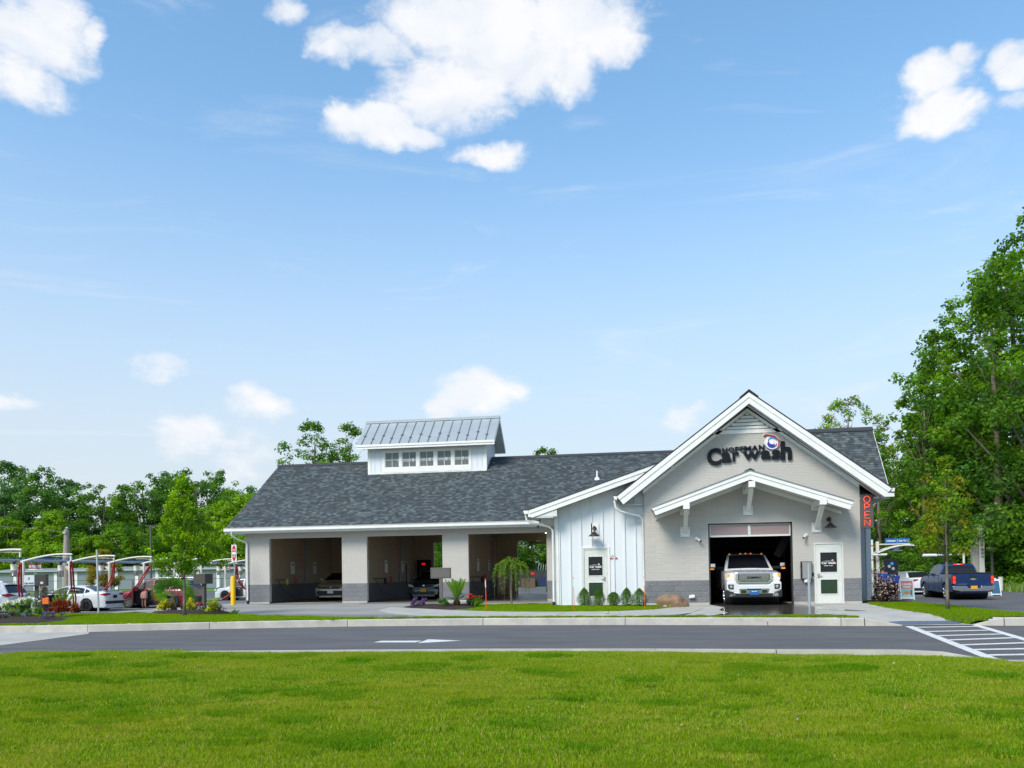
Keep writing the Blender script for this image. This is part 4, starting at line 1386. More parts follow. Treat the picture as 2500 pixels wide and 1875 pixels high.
def wheel_meshes(r, wd, style):
    k = (r, wd, style)
    if k not in WHEEL:
        ty = MB().lathe([(r * .62, -wd / 2), (r * .93, -wd / 2), (r, -wd / 2 + .03), (r, wd / 2 - .03), (r * .93, wd / 2), (r * .62, wd / 2), (r * .60, 0), (r * .62, -wd / 2)], 28, 'y').mesh('wheel')
        ty.materials.append(M['rubber'])
        ty.polygons.foreach_set('use_smooth', [True] * len(ty.polygons))
        ty.set_sharp_from_angle(angle=R(40))
        mb = MB()
        mb.lathe([(r * .62, wd / 2 - .005), (r * .64, wd / 2 + .004), (r * .58, wd / 2 + .002), (r * .56, wd / 2 - .05)], 28, 'y')
        mb.lathe([(0, wd / 2 - .005), (r * .13, wd / 2 - .008), (r * .14, wd / 2 - .05)], 16, 'y')
        ns = {'black5': 5, 'silver5': 5, 'alloy10': 10, 'chrome6': 6, 'plain': 8}[style]
        for i in range(ns):
            a = 2 * PI * i / ns
            c, s_ = math.cos(a), math.sin(a)
            for off in ((-.035, .035) if ns <= 6 else (0,)):
                mb.bar((r * .1 * c - off * s_, wd / 2 - .025, r * .1 * s_ + off * c), (r * .6 * c - off * s_, wd / 2 - .015, r * .6 * s_ + off * c), r * .10, .02, (0, 1, 0))
        rm = mb.mesh('rim')
        rm.materials.append({'black5': M['black'], 'silver5': M['steel'], 'alloy10': M['steel'], 'chrome6': M['chrome'], 'plain': M['black']}[style])
        dk = MB().lathe([(0, wd / 2 - .06), (r * .6, wd / 2 - .06)], 24, 'y').mesh('brake')
        dk.materials.append(M['black'])
        WHEEL[k] = (ty, rm, dk)
    return WHEEL[k]


def make_vehicle(name, label, cat, loc, heading, P, mpaint, group=None):
    """heading: direction of the nose, degrees counter-clockwise from +X.  Body frame: x forward, y left"""
    root = thing(name, label, cat, loc, R(heading), group)
    Ln, W = P['L'] / 2, P['W'] / 2
    xf, xr_ = P['wf'], P['wr']          # axle positions
    r = P['r']
    ar = r + P.get('gap', .06)
    prof = P['prof']                     # (x, top z) from rear to front
    zu = P['clear']
    xs = set()
    x = -Ln
    while x < Ln:
        xs.add(round(x, 3))
        x += 0.07
    for e in (-Ln, -Ln + .02, -Ln + .06, -Ln + .14, Ln, Ln - .02, Ln - .06, Ln - .14):
        xs.add(round(e, 3))
    for q in prof:
        xs.add(round(q[0], 3))
    xs = sorted(xs)
    rings = []
    tp = P.get('taper', .86)
    for x in xs:
        e = min(x + Ln, Ln - x)
        wf = W * (tp + (1 - tp) * math.sqrt(max(0, min(1, e / P.get('tl', .8)))) if e < P.get('tl', .8) else 1.0)
        fade = max(0, 1 - e / .10)
        zt = interp(prof, x)
        zs = zu + P.get('sill', .04) + .06 * fade
        za = zs
        for ax in (xf, xr_):
            d = abs(x - ax)
            if d < ar:
                za = max(za, r + math.sqrt(ar * ar - d * d) * 0.98)
        sh = zt - P.get('shoulder', .10)
        za = min(za, sh - .06)
        zm = max(za + .02, zs + (sh - zs) * .42)
        bulge = 1.0 - .10 * fade
        rings.append([(0, zu), (wf * .74, zu), (wf * .74, za + .0), (wf * .965, za), (wf * bulge, zm), (wf * .995 * bulge, sh - .05), (wf * .965, sh + .02), (wf * .90, zt - .015), (wf * .6, zt + .01), (0, zt + .022)])
    n = len(rings[0])
    mb = MB()
    vs, fs = [], []
    for i, x in enumerate(xs):
        full = rings[i] + [(-y, z) for (y, z) in rings[i][-2:0:-1]]
        vs += [(x, y, z) for (y, z) in full]
    k = 2 * n - 2
    for i in range(len(xs) - 1):
        for j in range(k):
            a, b = i * k + j, i * k + (j + 1) % k
            fs.append((a, b, b + k, a + k))
    fs.append(tuple(range(k)))
    fs.append(tuple((len(xs) - 1) * k + j for j in range(k))[::-1])
    mb.add(vs, fs)
    body = mb.build('body', mpaint, root, smooth=32)
    MB().box(xr_ - .3, xf + .3, -W * .72, W * .72, zu - .03, zu + .28).build('underbody', M['black'], root)
    for ax in (xf, xr_):
        MB().tube([(ax, -W * .76, r), (ax, W * .76, r)], ar * .97, 20).build('wheel_well', M['black'], root)
    # cabin
    cp = P['cabin']                      # roof line (x, z) from rear base to cowl
    zb = P['belt']
    wb, wr = W * P.get('wb', .93), W * P.get('wroof', .70)
    zr = max(q[1] for q in cp)
    wz = lambda z: wb - (wb - wr) * ((z - zb) / (zr - zb)) ** 1.15 if z > zb else wb
    cx = set()
    x = cp[0][0]
    while x < cp[-1][0]:
        cx.add(round(x, 3))
        x += .08
    for q in cp:
        cx.add(round(q[0], 3))
    cx = sorted(cx)
    vs, fs = [], []
    k = 9
    for x in cx:
        z = max(interp(cp, x), zb + .005)
        h = z - zb
        base = interp(prof, x) - .05
        half = [(wb, min(base, zb)), (wz(zb + h * .5), zb + h * .5), (wz(z - min(.05, h * .3)), z - min(.05, h * .3)), (wz(z) * .93, z - min(.01, h * .1)), (0, z + min(.02, h * .3))]
        full = half + [(-y, zz) for (y, zz) in half[-2::-1]]
        vs += [(x, y, zz) for (y, zz) in full]
    k = len(full)
    for i in range(len(cx) - 1):
        for j in range(k - 1):
            a = i * k + j
            fs.append((a, a + 1, a + 1 + k, a + k))
    fs.append(tuple(range(k)))
    fs.append(tuple((len(cx) - 1) * k + j for j in range(k))[::-1])
    MB().add(vs, fs).build('roof', mpaint, root, smooth=32)
    gl = P.get('glass', M['glass'])

    def screen(nm, xa, xb, inset=.10):
        """glass patch over the roof line between xa and xb"""
        vs, fs = [], []
        m_ = 6
        for i in range(m_ + 1):
            x = xa + (xb - xa) * i / m_
            z = interp(cp, x)
            h = z - zb
            w_ = wz(z) * (1 - inset) - .02
            for j in range(5):
                y = w_ * (1 - j / 2)
                vs.append((x, y, z + .014 + min(.02, h * .3) * (1 - (y / w_) ** 2)))
        for i in range(m_):
            for j in range(4):
                a = i * 5 + j
                fs.append((a, a + 1, a + 6, a + 5))
        MB().add(vs, fs).build(nm, gl, root, smooth=60)

    ws = P['windshield']
    screen('windshield', ws[0], ws[1])
    rw = P['rear_window']
    screen('rear_window', rw[0], rw[1], P.get('rwin', .08))
    for sgn in (1, -1):
        for (xa, xb) in P['side_windows']:
            if P.get('open_left') and sgn == 1 and (xa, xb) == P['side_windows'][-1]:
                mt_ = M['black']
            else:
                mt_ = gl
            lo, hi = [], []
            m_ = 10
            for i in range(m_ + 1):
                x = xa + (xb - xa) * i / m_
                zt = interp(cp, x) - .085
                z0 = zb + .02
                if zt > z0 + .02:
                    lo.append((x, z0))
                    hi.append((x, zt))
            if len(lo) < 2:
                continue
            vs = []
            for (x, z) in lo + hi[::-1]:
                vs.append((x, sgn * (wz(z) + .006), z))
            nn = len(lo)
            fs = [(i, i + 1, 2 * nn - 2 - i, 2 * nn - 1 - i) for i in range(nn - 1)]
            mb = MB().add(vs, fs)
            o = mb.build('side_window', mt_, root)
        # mirror
        xm = P['side_windows'][-1][1] - .12
        if P.get('mirror', True):
            mm = MB().sphere((xm, sgn * (wb + .14), zb + .09), .10, 10, 6, (.6, 1.1, .75)).bar((xm, sgn * (wb - .02), zb + .04), (xm, sgn * (wb + .1), zb + .07), .05, .03)
            mm.build('mirror', P.get('mirror_mat', mpaint), root, smooth=60)
        # handles and door seams
        for xh in P.get('handles', []):
            MB().box(xh - .09, xh + .09, sgn * W * .985 - .012, sgn * W * .985 + .02 * sgn + (.012 if sgn < 0 else 0), zb - .16, zb - .125).build('door_handle', P.get('handle_mat', mpaint), root)
        for xh in P.get('seams', []):
            MB().box(xh - .006, xh + .006, min(sgn * W * .9, sgn * (W + .002)), max(sgn * W * .9, sgn * (W + .002)), zu + .15, zb - .02).build('door_seam', M['black'], root)
        if P.get('cladding'):
            MB().box(xr_ + ar + .0, xf - ar, min(sgn * W * .9, sgn * (W + .012)), max(sgn * W * .9, sgn * (W + .012)), zu + .0, zu + .17).build('cladding', M['black'], root)
            for ax in (xf, xr_):
                pts = [(ax + (ar + .035) * math.cos(a), sgn * (W * .985), r + (ar + .035) * math.sin(a)) for a in [PI * t / 14 for t in range(-1, 16)]]
                MB().tube(pts, .045, 6).build('arch_trim', M['black'], root, smooth=60)
    # wheels
    ty, rm, dk = wheel_meshes(r, P.get('tw', .22), P['rims'])
    for ax in (xf, xr_):
        for sgn in (1, -1):
            wo = place(ty, 'wheel', None, root, (ax, sgn * (W - P.get('tw', .22) / 2 - .015), r), (0, 0, 0 if sgn > 0 else PI))
            place(rm, 'rim', None, wo)
            place(dk, 'brake', None, wo)
    return root, body, wz, W, Ln


def plate(root, x, y, z, back=True, m=None, text='', tm=None, w_=.31, h_=.155):
    x1 = x - .012 if back else x + .012
    o = MB().box(min(x, x1), max(x, x1), y - w_ / 2, y + w_ / 2, z - h_ / 2, z + h_ / 2).build('number_plate', m or M['white'], root)
    if text:
        text_fit('lettering', text, tm or M['navy'], o, y - w_ * .4, y + w_ * .4, z - h_ * .25, z + h_ * .25, x1 + (-.003 if back else .003), .003, bold=.02, facing='-x' if back else '+x')
    return o


def lamp_box(root, nm, x0, x1, y0, y1, z0, z1, m, skew=0.0):
    """wedge lamp on a corner"""
    o = MB().add([(x0, y0, z0), (x1, y0, z0), (x1, y1, z0 + skew), (x0, y1, z0 + skew), (x0, y0, z1), (x1, y0, z1), (x1, y1, z1 + skew * .5), (x0, y1, z1 + skew * .5)], [(0, 3, 2, 1), (4, 5, 6, 7), (0, 1, 5, 4), (1, 2, 6, 5), (2, 3, 7, 6), (3, 0, 4, 7)])
    return o.build(nm, m, root, bevel=.012)


SEDAN = dict(L=4.88, W=1.84, r=.335, wf=1.50, wr=-1.32, clear=.17, belt=.97, prof=[(-2.44, .55), (-2.42, .92), (-2.38, 1.06), (-2.25, 1.10), (-1.75, 1.10), (-1.0, 1.02), (.9, .98), (1.25, .96), (1.9, .86), (2.3, .74), (2.42, .60), (2.44, .45)],
             cabin=[(-2.05, 1.0), (-1.75, 1.10), (-1.35, 1.28), (-.95, 1.39), (-.4, 1.44), (.1, 1.43), (.45, 1.36), (.85, 1.17), (1.22, .98)], windshield=(1.16, .40), rear_window=(-1.92, -1.02),
             side_windows=[(-1.45, -1.18), (-1.12, -.18), (-.08, .95)], rims='black5', handles=[-.85, .2], seams=[-1.15, -.13, 1.0], wroof=.66)
SUV = dict(L=4.62, W=1.86, r=.36, wf=1.40, wr=-1.29, clear=.20, belt=1.06, prof=[(-2.31, .62), (-2.28, 1.02), (-2.2, 1.10), (-1.5, 1.12), (1.0, 1.06), (1.2, 1.05), (1.9, .98), (2.2, .84), (2.29, .62), (2.31, .5)],
           cabin=[(-2.22, 1.08), (-2.08, 1.30), (-1.9, 1.55), (-1.72, 1.63), (-1.2, 1.67), (-.4, 1.69), (.2, 1.66), (.5, 1.56), (.85, 1.32), (1.2, 1.06)], windshield=(1.12, .42), rear_window=(-2.19, -1.90),
           side_windows=[(-1.75, -1.18), (-1.10, -.16), (-.06, .92)], rims='black5', handles=[-.8, .25], seams=[-1.15, -.11, 1.0], wroof=.72, cladding=True, tw=.23)
COMPACT = dict(L=4.6, W=1.80, r=.32, wf=1.40, wr=-1.28, clear=.16, belt=.95, prof=[(-2.3, .55), (-2.28, .9), (-2.2, 1.05), (-1.8, 1.07), (-1.0, 1.0), (.9, .97), (1.3, .95), (1.85, .85), (2.15, .74), (2.28, .55), (2.3, .42)],
               cabin=[(-1.95, 1.0), (-1.6, 1.12), (-1.2, 1.32), (-.8, 1.42), (-.3, 1.455), (.15, 1.44), (.45, 1.36), (.85, 1.16), (1.25, .96)], windshield=(1.18, .42), rear_window=(-1.85, -.95),
               side_windows=[(-1.35, -1.12), (-1.05, -.15), (-.05, .95)], rims='plain', handles=[-.8, .25], seams=[-1.1, -.1, 1.0], wroof=.66)
PICKUP = dict(L=5.84, W=2.03, r=.41, wf=1.95, wr=-1.70, clear=.34, belt=1.27, gap=.08, taper=.93, tl=.5, shoulder=.08,
              prof=[(-2.92, .62), (-2.90, 1.36), (-.78, 1.37), (-.70, 1.30), (1.1, 1.28), (1.35, 1.27), (2.2, 1.22), (2.6, 1.15), (2.86, 1.03), (2.92, .6)],
              cabin=[(-.82, 1.28), (-.76, 1.60), (-.66, 1.82), (-.5, 1.875), (.3, 1.89), (.75, 1.84), (1.0, 1.66), (1.45, 1.28)], windshield=(1.40, .84), rear_window=(-.815, -.70),
              side_windows=[(-.60, .02), (.12, 1.10)], rims='chrome6', handles=[-.35, .45], seams=[-.72, .06, 1.12], wroof=.74, wb=.92, tw=.28, mirror_mat=M['black'], sill=.06)


def sedan_tail(root, P, m_lamp, z0, z1, wd=.55, lit=False):
    Ln, W = P['L'] / 2, P['W'] / 2
    for s in (1, -1):
        o = MB().add([(-Ln - .012, s * W * .42, z0 + .06), (-Ln - .012, s * W * .42, z1 - .01), (-Ln - .006, s * W * .80, z1 + .0), (-Ln - .004, s * W * .80, z0 + .0), (-Ln + .34, s * (W * .985), z0 + .10), (-Ln + .34, s * (W * .985), z1 - .03), (-Ln + .06, s * W * .92, z0), (-Ln + .06, s * W * .92, z1)],
                     [(0, 1, 2, 3), (3, 2, 7, 6), (6, 7, 5, 4)]).build('taillight', m_lamp, root)


# --- white sedan in the vacuum stall, left front door open
r_, b_, wz_, W_, L_ = make_vehicle('parked_car', 'white sedan with black wheels and its near front door open under the vacuum arches', 'sedan', (-31.75, 42.85, -0.5), 180, dict(SEDAN, open_left=True), M['p_white'])
sedan_tail(r_, SEDAN, M['tail_off'], .86, .99)
MB().box(-2.452, -2.42, -.80, .80, .40, .58).build('bumper', M['black'], r_)
MB().box(-2.458, -2.44, -.95, .95, .56, .60).build('bumper_lip', M['p_white'], r_)
plate(r_, -2.458, 0, .80, True, M['navy'])
MB().box(-2.36, -2.1, -.72, .72, 1.10, 1.125).build('spoiler', M['p_white'], r_)


def open_door(root, xh, W, z0, z1, ang, mpaint, gl=True, ln=1.05, side=1, zb=.97, zt=1.38):
    d = thing('x', '', '')
    for q in ('label', 'category'):
        del d[q]
    d.name = 'door'
    d.parent = root
    d.location = (xh, side * (W - .02), 0)
    d.rotation_euler = (0, 0, side * -R(ang))
    mb = MB()
    mb.prism([(-ln, z0 + .08), (-ln + .06, z0), (0, z0), (0, zb - .04), (-ln, zb)], -.04, .04)
    mb.build('door_panel', mpaint, d, bevel=.012)
    fr = MB()
    fr.bar((-ln + .02, 0, zb), (-ln + .12, 0, zt), .04, .03, (0, 1, 0)).bar((-ln + .12, 0, zt), (-.5, 0, zt), .04, .03, (0, 1, 0)).bar((-.5, 0, zt), (-.02, 0, zb - .03), .04, .03, (0, 1, 0))
    fr.build('door_frame', mpaint, d)
    MB().prism([(-ln + .05, zb), (-ln + .12, zt - .02), (-.52, zt - .02), (-.08, zb - .02)], -.004, .004).build('door_glass', M['glass_tint'], d)
    MB().box(-ln + .1, -.1, -.055 * 1, -.04, z0 + .1, zb - .06).build('door_lining', M['black'], d)
    return d


open_door(r_, .98, .92, .24, .95, 62, M['p_white'])
MB().prism([(-.12, .28), (.98, .28), (.98, .94), (-.12, .97)], .915, .925).build('cabin_opening', M['inner_dark'], r_)
MB().sphere((-.05, .45, .95), .26, 10, 8, (.35, .8, 1.2)).sphere((-.05, .45, 1.24), .12, 8, 6).build('seat', M['inner_dark'], r_, smooth=180)

# --- white crossover leaving the frame at the left
r_, b_, wz_, W_, L_ = make_vehicle('parked_car', 'white compact SUV with black lower bumper behind the flower bed, cut by the left edge', 'SUV', (-33.75, 38.0, -0.5), 186, dict(SUV, mirror_mat=M['black']), M['p_white'])
MB().box(-2.345, -2.28, -.84, .84, .32, .66).build('bumper', M['black'], r_, bevel=.03)
MB().prism([(-.95 * .93, .60), (-.55, .66), (-.60, .74), (-.9, .70)], -2.33, -2.29, 'yz').build('bumper_side', M['black'], r_)
plate(r_, -2.33, 0, .86, True, M['white'])
for s in (1, -1):
    MB().add([(-2.325, s * .35, 1.00), (-2.325, s * .35, 1.03), (-2.30, s * .80, 1.12), (-2.30, s * .80, .98), (-2.20, s * .90, 1.12), (-2.20, s * .90, .96), (-1.95, s * .94, 1.08), (-1.95, s * .94, 1.02)], [(0, 1, 2, 3), (3, 2, 4, 5), (5, 4, 6, 7)]).build('taillight', M['tail_off'], r_)
MB().sphere((-1.3, 0, 1.70), .09, 8, 5, (1.6, .5, .8)).build('antenna', M['p_white'], r_, smooth=180)
MB().box(-2.0, -1.86, -.6, .6, 1.60, 1.63).build('spoiler', M['p_white'], r_)

# --- dark red SUV
RS = dict(SUV, L=4.95, W=1.90, wf=1.52, wr=-1.38, rims='silver5', prof=[(-2.47, .62), (-2.45, 1.05), (-2.35, 1.16), (-1.5, 1.16), (1.1, 1.10), (1.3, 1.08), (2.0, 1.02), (2.3, .90), (2.45, .66), (2.475, .5)], belt=1.10,
          cabin=[(-2.38, 1.12), (-2.25, 1.35), (-2.05, 1.60), (-1.8, 1.70), (-1.2, 1.74), (-.4, 1.75), (.2, 1.73), (.55, 1.60), (.95, 1.34), (1.3, 1.10)], windshield=(1.22, .46), rear_window=(-2.35, -2.05), side_windows=[(-1.85, -1.22), (-1.12, -.14), (-.04, 1.0)], handles=[-.8, .3], seams=[-1.17, -.09, 1.08])
r_, b_, wz_, W_, L_ = make_vehicle('parked_car', 'dark red SUV with silver wheels and its near front door open', 'SUV', (-29.0, 46.8, -0.5), 180, dict(RS, open_left=True), M['p_red'])
for s in (1, -1):
    MB().tube([(-1.9, s * .62, 1.73), (-1.8, s * .62, 1.79), (.0, s * .62, 1.81), (.2, s * .62, 1.75)], .022, 6).build('roof_rail', M['steel'], r_, smooth=60)
    lamp_box(r_, 'headlight', 2.28, 2.44, s * .55, s * .90, .82, .94, M['lens'])
    lamp_box(r_, 'taillight', -2.49, -2.38, s * .60, s * .93, 1.0, 1.18, M['tail_off'])
open_door(r_, 1.08, .95, .34, 1.08, 64, M['p_red'], zb=1.10, zt=1.66)
MB().prism([(-.08, .38), (1.06, .38), (1.06, 1.06), (-.08, 1.10)], .945, .955).build('cabin_opening', M['inner_dark'], r_)
MB().box(-2.50, -2.44, -.88, .88, .34, .66).build('bumper', M['black'], r_, bevel=.03)

# --- white hatch half hidden by the building corner
r_, b_, wz_, W_, L_ = make_vehicle('parked_car', 'white crossover half hidden by the left building corner, its front door open', 'SUV', (-30.1, 60.4, -0.53), 180, dict(SUV, open_left=True, cladding=False), M['p_white'])
for s in (1, -1):
    lamp_box(r_, 'headlight', 2.12, 2.29, s * .55, s * .90, .76, .88, M['lens'])
open_door(r_, 1.0, .93, .30, 1.05, 60, M['p_white'], zb=1.05, zt=1.60)
MB().prism([(-.08, .34), (.98, .34), (.98, 1.02), (-.08, 1.05)], .925, .936).build('cabin_opening', M['inner_dark'], r_)
MB().box(2.26, 2.33, -.7, .7, .28, .5).build('bumper', M['black'], r_, bevel=.03)

# --- sand coloured sedan in the first bay, nose out
r_, b_, wz_, W_, L_ = make_vehicle('parked_car', 'sand coloured sedan standing nose out in the leftmost wash bay', 'sedan', (-15.75, 42.75, 0.004), -87, SEDAN, M['p_tan'])
for s in (1, -1):
    MB().add([(2.43, s * .46, .70), (2.445, s * .46, .60), (2.30, s * .90, .68), (2.20, s * .91, .80), (2.0, s * .935, .80), (2.1, s * .935, .72)], [(0, 1, 2, 3), (3, 2, 5, 4)]).build('headlight', M['glass_tint'], r_)
MB().prism([(-.46, .60), (.46, .60), (.52, .67), (.44, .72), (-.44, .72), (-.52, .67)], 2.43, 2.46, 'yz').build('grille', M['black'], r_)
MB().prism([(-.62, .26), (.62, .26), (.74, .44), (.66, .50), (-.66, .50), (-.74, .44)], 2.42, 2.46, 'yz').build('intake', M['black'], r_)
MB().sphere((2.46, 0, .68), .045, 8, 6, (.3, 1, .9)).build('badge', M['chrome'], r_)
plate(r_, 2.455, 0, .44, False, M['white'], 'ONKDRV'[:0])
for s in (1, -1):
    MB().prism([(.74 * s, .30), (.80 * s, .30), (.83 * s, .5), (.78 * s, .5)], 2.36, 2.40, 'yz').build('air_slot', M['black'], r_)

# --- dark teal sedan in the second bay
r_, b_, wz_, W_, L_ = make_vehicle('parked_car', 'dark blue black sedan standing nose out in the middle wash bay', 'sedan', (-10.72, 42.6, 0.004), -91, COMPACT, M['p_navy'])
for s in (1, -1):
    MB().add([(2.27, s * .50, .62), (2.25, s * .55, .72), (2.10, s * .83, .80), (2.18, s * .80, .66), (1.9, s * .89, .82), (1.95, s * .89, .76)], [(0, 1, 2, 3), (3, 2, 4, 5)]).build('headlight', M['lens'], r_)
MB().prism([(-.50, .50), (.50, .50), (.56, .56), (.46, .62), (-.46, .62), (-.56, .56)], 2.28, 2.32, 'yz').build('grille', M['taupe'], r_)
MB().prism([(-.55, .26), (.55, .26), (.6, .40), (-.6, .40)], 2.29, 2.32, 'yz').build('intake', M['black'], r_)
MB().sphere((2.30, 0, .70), .06, 10, 6, (.3, 1.2, .8)).build('badge', M['chrome'], r_)
plate(r_, 2.32, 0, .47, False, mat('gold_plate', (0.75, 0.35, 0.02), .5), '')

# --- white sedan by the pay station
r_, b_, wz_, W_, L_ = make_vehicle('parked_car', 'white sedan with a glowing brake light waiting beside the pay station', 'sedan', (17.35, 57.6, -0.5), 92, COMPACT, M['p_white'])
for s in (1, -1):
    MB().add([(-2.31, s * .36, .98), (-2.315, s * .36, .93), (-2.30, s * .72, .78), (-2.27, s * .80, .96), (-2.16, s * .89, .96), (-2.2, s * .88, .84), (-1.95, s * .90, .96)], [(0, 1, 2, 3), (3, 2, 5, 4), (4, 5, 6)]).build('taillight', M['tail_off'], r_)
    MB().sphere((-2.31, s * .70, .87), .055, 8, 6, (.4, 1.3, 1)).build('brake_light', M['tail_on'], r_)
MB().box(-2.33, -2.27, -.7, .7, .26, .42).build('bumper', M['black'], r_)
MB().box(-1.9, -1.86, -.14, .14, 1.06, 1.09).build('high_brake_light', M['tail_on'], r_)

# --- blue pickup, tail towards the camera
r_, b_, wz_, W_, L_ = make_vehicle('pickup_truck', 'deep blue pickup truck seen from behind with lit tail lights and chrome bumper', 'pickup truck', (16.98, 48.95, -0.49), 88, PICKUP, M['p_blue'])
MB().box(-2.925, -2.895, -.80, .80, .74, 1.30).build('tailgate', M['p_blue'], r_, bevel=.02)
MB().box(-2.95, -.80, -.93, .93, 1.365, 1.40).build('bed_cover', M['black'], r_, bevel=.01)
MB().box(-2.94, -2.90, -.17, .17, 1.16, 1.27).build('tailgate_handle', M['black'], r_)
em = MB().prism([(-.13, 1.04), (-.05, 1.04), (-.05, 1.02), (.05, 1.02), (.05, 1.04), (.13, 1.04), (.15, 1.085), (.05, 1.085), (.05, 1.105), (-.05, 1.105), (-.05, 1.085), (-.15, 1.085)], -2.945, -2.925, 'yz').build('emblem', M['chrome'], r_)
text_fit('lettering', 'SILVERADO', M['chrome'], r_, .30, .74, .79, .83, -2.93, .006, bold=.03, facing='-x')
text_fit('lettering', 'LT', M['chrome'], r_, -.72, -.65, .79, .82, -2.93, .006, bold=.02, facing='-x')
bp = MB().prism([(-1.0, .52), (-.62, .44), (.62, .44), (1.0, .52), (1.0, .70), (.34, .70), (.30, .60), (-.30, .60), (-.34, .70), (-1.0, .70)], -3.06, -2.90, 'yz').build('bumper', M['chrome'], r_, bevel=.015)
MB().box(-3.05, -2.90, .72, 1.0, .50, .66).build('bumper_end', M['black'], r_)
MB().box(-3.04, -2.92, -.30, .30, .60, .70).build('plate_recess', M['black'], r_)
plate(r_, -3.05, 0, .645, True, mat('gold_plate2', (0.80, 0.36, 0.02), .5))
for s in (1, -1):
    o = MB().add([(-2.945, s * .82, .85), (-2.945, s * .82, 1.24), (-2.935, s * .985, 1.24), (-2.935, s * .985, .85), (-2.84, s * 1.018, 1.24), (-2.84, s * 1.018, .85)], [(0, 1, 2, 3), (3, 2, 4, 5)]).build('taillight', M['tail_off'], r_)
    for z in (.92, 1.13):
        MB().box(-2.955, -2.94, s * .905 - .055, s * .905 + .055, z - .075, z + .075).build('tail_lamp', M['tail_on'], o, bevel=.01)
MB().box(-.72, -.66, -.22, .22, 1.825, 1.865).build('high_brake_light', M['tail_on'], r_)
MB().box(-.74, -.70, -.08, .08, 1.83, 1.86).build('cargo_lamp', M['white'], r_)
MB().tube([(-2.7, -.4, .42), (-2.9, -.42, .38)], .035, 8).build('tail_pipe', M['steel'], r_)
MB().box(-2.0, -1.4, -.7, .7, .30, .50).build('rear_axle', M['black'], r_)

# --- white heavy duty pickup leaving the tunnel
HD = dict(PICKUP, L=6.2, W=2.0, wf=1.98, wr=-1.9, r=.42, clear=.45, belt=1.30, rims='chrome6', taper=.90, tl=.6, mirror=False,
          prof=[(-3.1, .7), (-3.08, 1.40), (-.85, 1.40), (-.7, 1.34), (1.2, 1.32), (1.45, 1.31), (2.2, 1.29), (2.75, 1.22), (2.95, 1.14), (3.04, 1.08), (3.08, .5), (3.1, .48)],
          cabin=[(-1.4, 1.30), (-1.34, 1.62), (-1.24, 1.88), (-1.0, 1.94), (-.2, 1.965), (.42, 1.95), (.70, 1.90), (1.0, 1.68), (1.50, 1.31)], windshield=(1.44, .74), rear_window=(-1.395, -1.28), side_windows=[(-1.2, -.30), (-.2, .95)], wroof=.70, wb=.90, seams=[-1.25, -.25, 1.1], handles=[-.8, .2])
r_, b_, wz_, W_, L_ = make_vehicle('pickup_truck', 'white heavy duty pickup with lit headlights and chrome grille leaving the wash tunnel', 'pickup truck', (3.90, 32.95, 0.003), -90.6, HD, M['p_gmc'])
r_.scale = (.955, .955, .955)
g = MB().prism([(-.56, .80), (.56, .80), (.66, .90), (.66, 1.19), (.60, 1.24), (-.60, 1.24), (-.66, 1.19), (-.66, .90)], 3.02, 3.11, 'yz').build('grille_frame', M['chrome'], r_, bevel=.025)
MB().prism([(-.50, .87), (.50, .87), (.56, .93), (.56, 1.14), (.52, 1.17), (-.52, 1.17), (-.56, 1.14), (-.56, .93)], 3.105, 3.118, 'yz').build('grille', M['black'], r_)
ml = MB()
for j in range(8):
    z = .895 + j * .036
    ml.box(3.118, 3.124, -.53, .53, z - .004, z + .004)
    for i in range(27):
        y = -.52 + i * .04 + (.02 if j % 2 else 0)
        if abs(y) < .53:
            ml.box(3.118, 3.126, y - .006, y + .006, z, min(z + .036, 1.165))
ml.build('grille_mesh', M['chrome'], r_, kind='stuff')
text_fit('emblem', 'GMC', M['navy'], r_, -.26, .26, .985, 1.07, 3.128, .014, bold=.05, facing='+x')
for s in (1, -1):
    y0, y1 = s * .68, s * .955
    h = MB().add([(3.07, y0, .95), (3.07, y0, 1.20), (2.97, s * .90, 1.20), (2.97, s * .90, .95), (2.80, s * .99, 1.19), (2.80, s * .99, .95)], [(0, 1, 2, 3), (3, 2, 4, 5)]).build('headlight', M['lens'], r_)
    MB().lathe([(0, 3.06), (.07, 3.055), (.075, 3.03)], 14, 'x', (0, s * .76, 1.10)).build('lamp', M['lamp_on'], h)
    MB().box(2.95, 3.03, s * .885 - .045, s * .885 + .045, 1.06, 1.16).build('turn_signal', M['amber_on'], h)
    MB().box(3.0, 3.06, s * .80 - .12, s * .80 + .12, .965, .99).build('running_light', M['lamp_on'], h)
    fz = MB().prism([(s * .72, .60), (s * .86, .60), (s * .92, .66), (s * .92, .78), (s * .72, .78)], 3.04, 3.10, 'yz').build('fog_light_housing', M['black'], r_)
    MB().lathe([(0, 3.115), (.055, 3.11), (.06, 3.09)], 14, 'x', (0, s * .81, .69)).build('fog_lamp', M['chrome'], fz)
    # towing mirrors
    mm = MB().bar((1.0, s * .90, 1.42), (1.05, s * 1.22, 1.42), .05, .03).bar((1.0, s * .90, 1.36), (1.05, s * 1.22, 1.36), .05, .03).box(1.0, 1.14, s * 1.31 - .09, s * 1.31 + .09, 1.30, 1.56).build('mirror', M['black'], r_, bevel=.02)
    MB().box(1.14, 1.155, s * 1.31 - .085, s * 1.31 + .085, 1.43, 1.56).build('mirror_cap', M['chrome'], mm)
    MB().box(1.14, 1.155, s * 1.34 - .07, s * 1.34 + .07, 1.33, 1.38).build('mirror_signal', M['amber_on'], mm)
MB().prism([(-.97, .58), (-.56, .46), (.56, .46), (.97, .58), (.97, .86), (.64, .86), (.52, .76), (-.52, .76), (-.64, .86), (-.97, .86)], 2.95, 3.09, 'yz').build('bumper', M['p_gmc'], r_, bevel=.03)
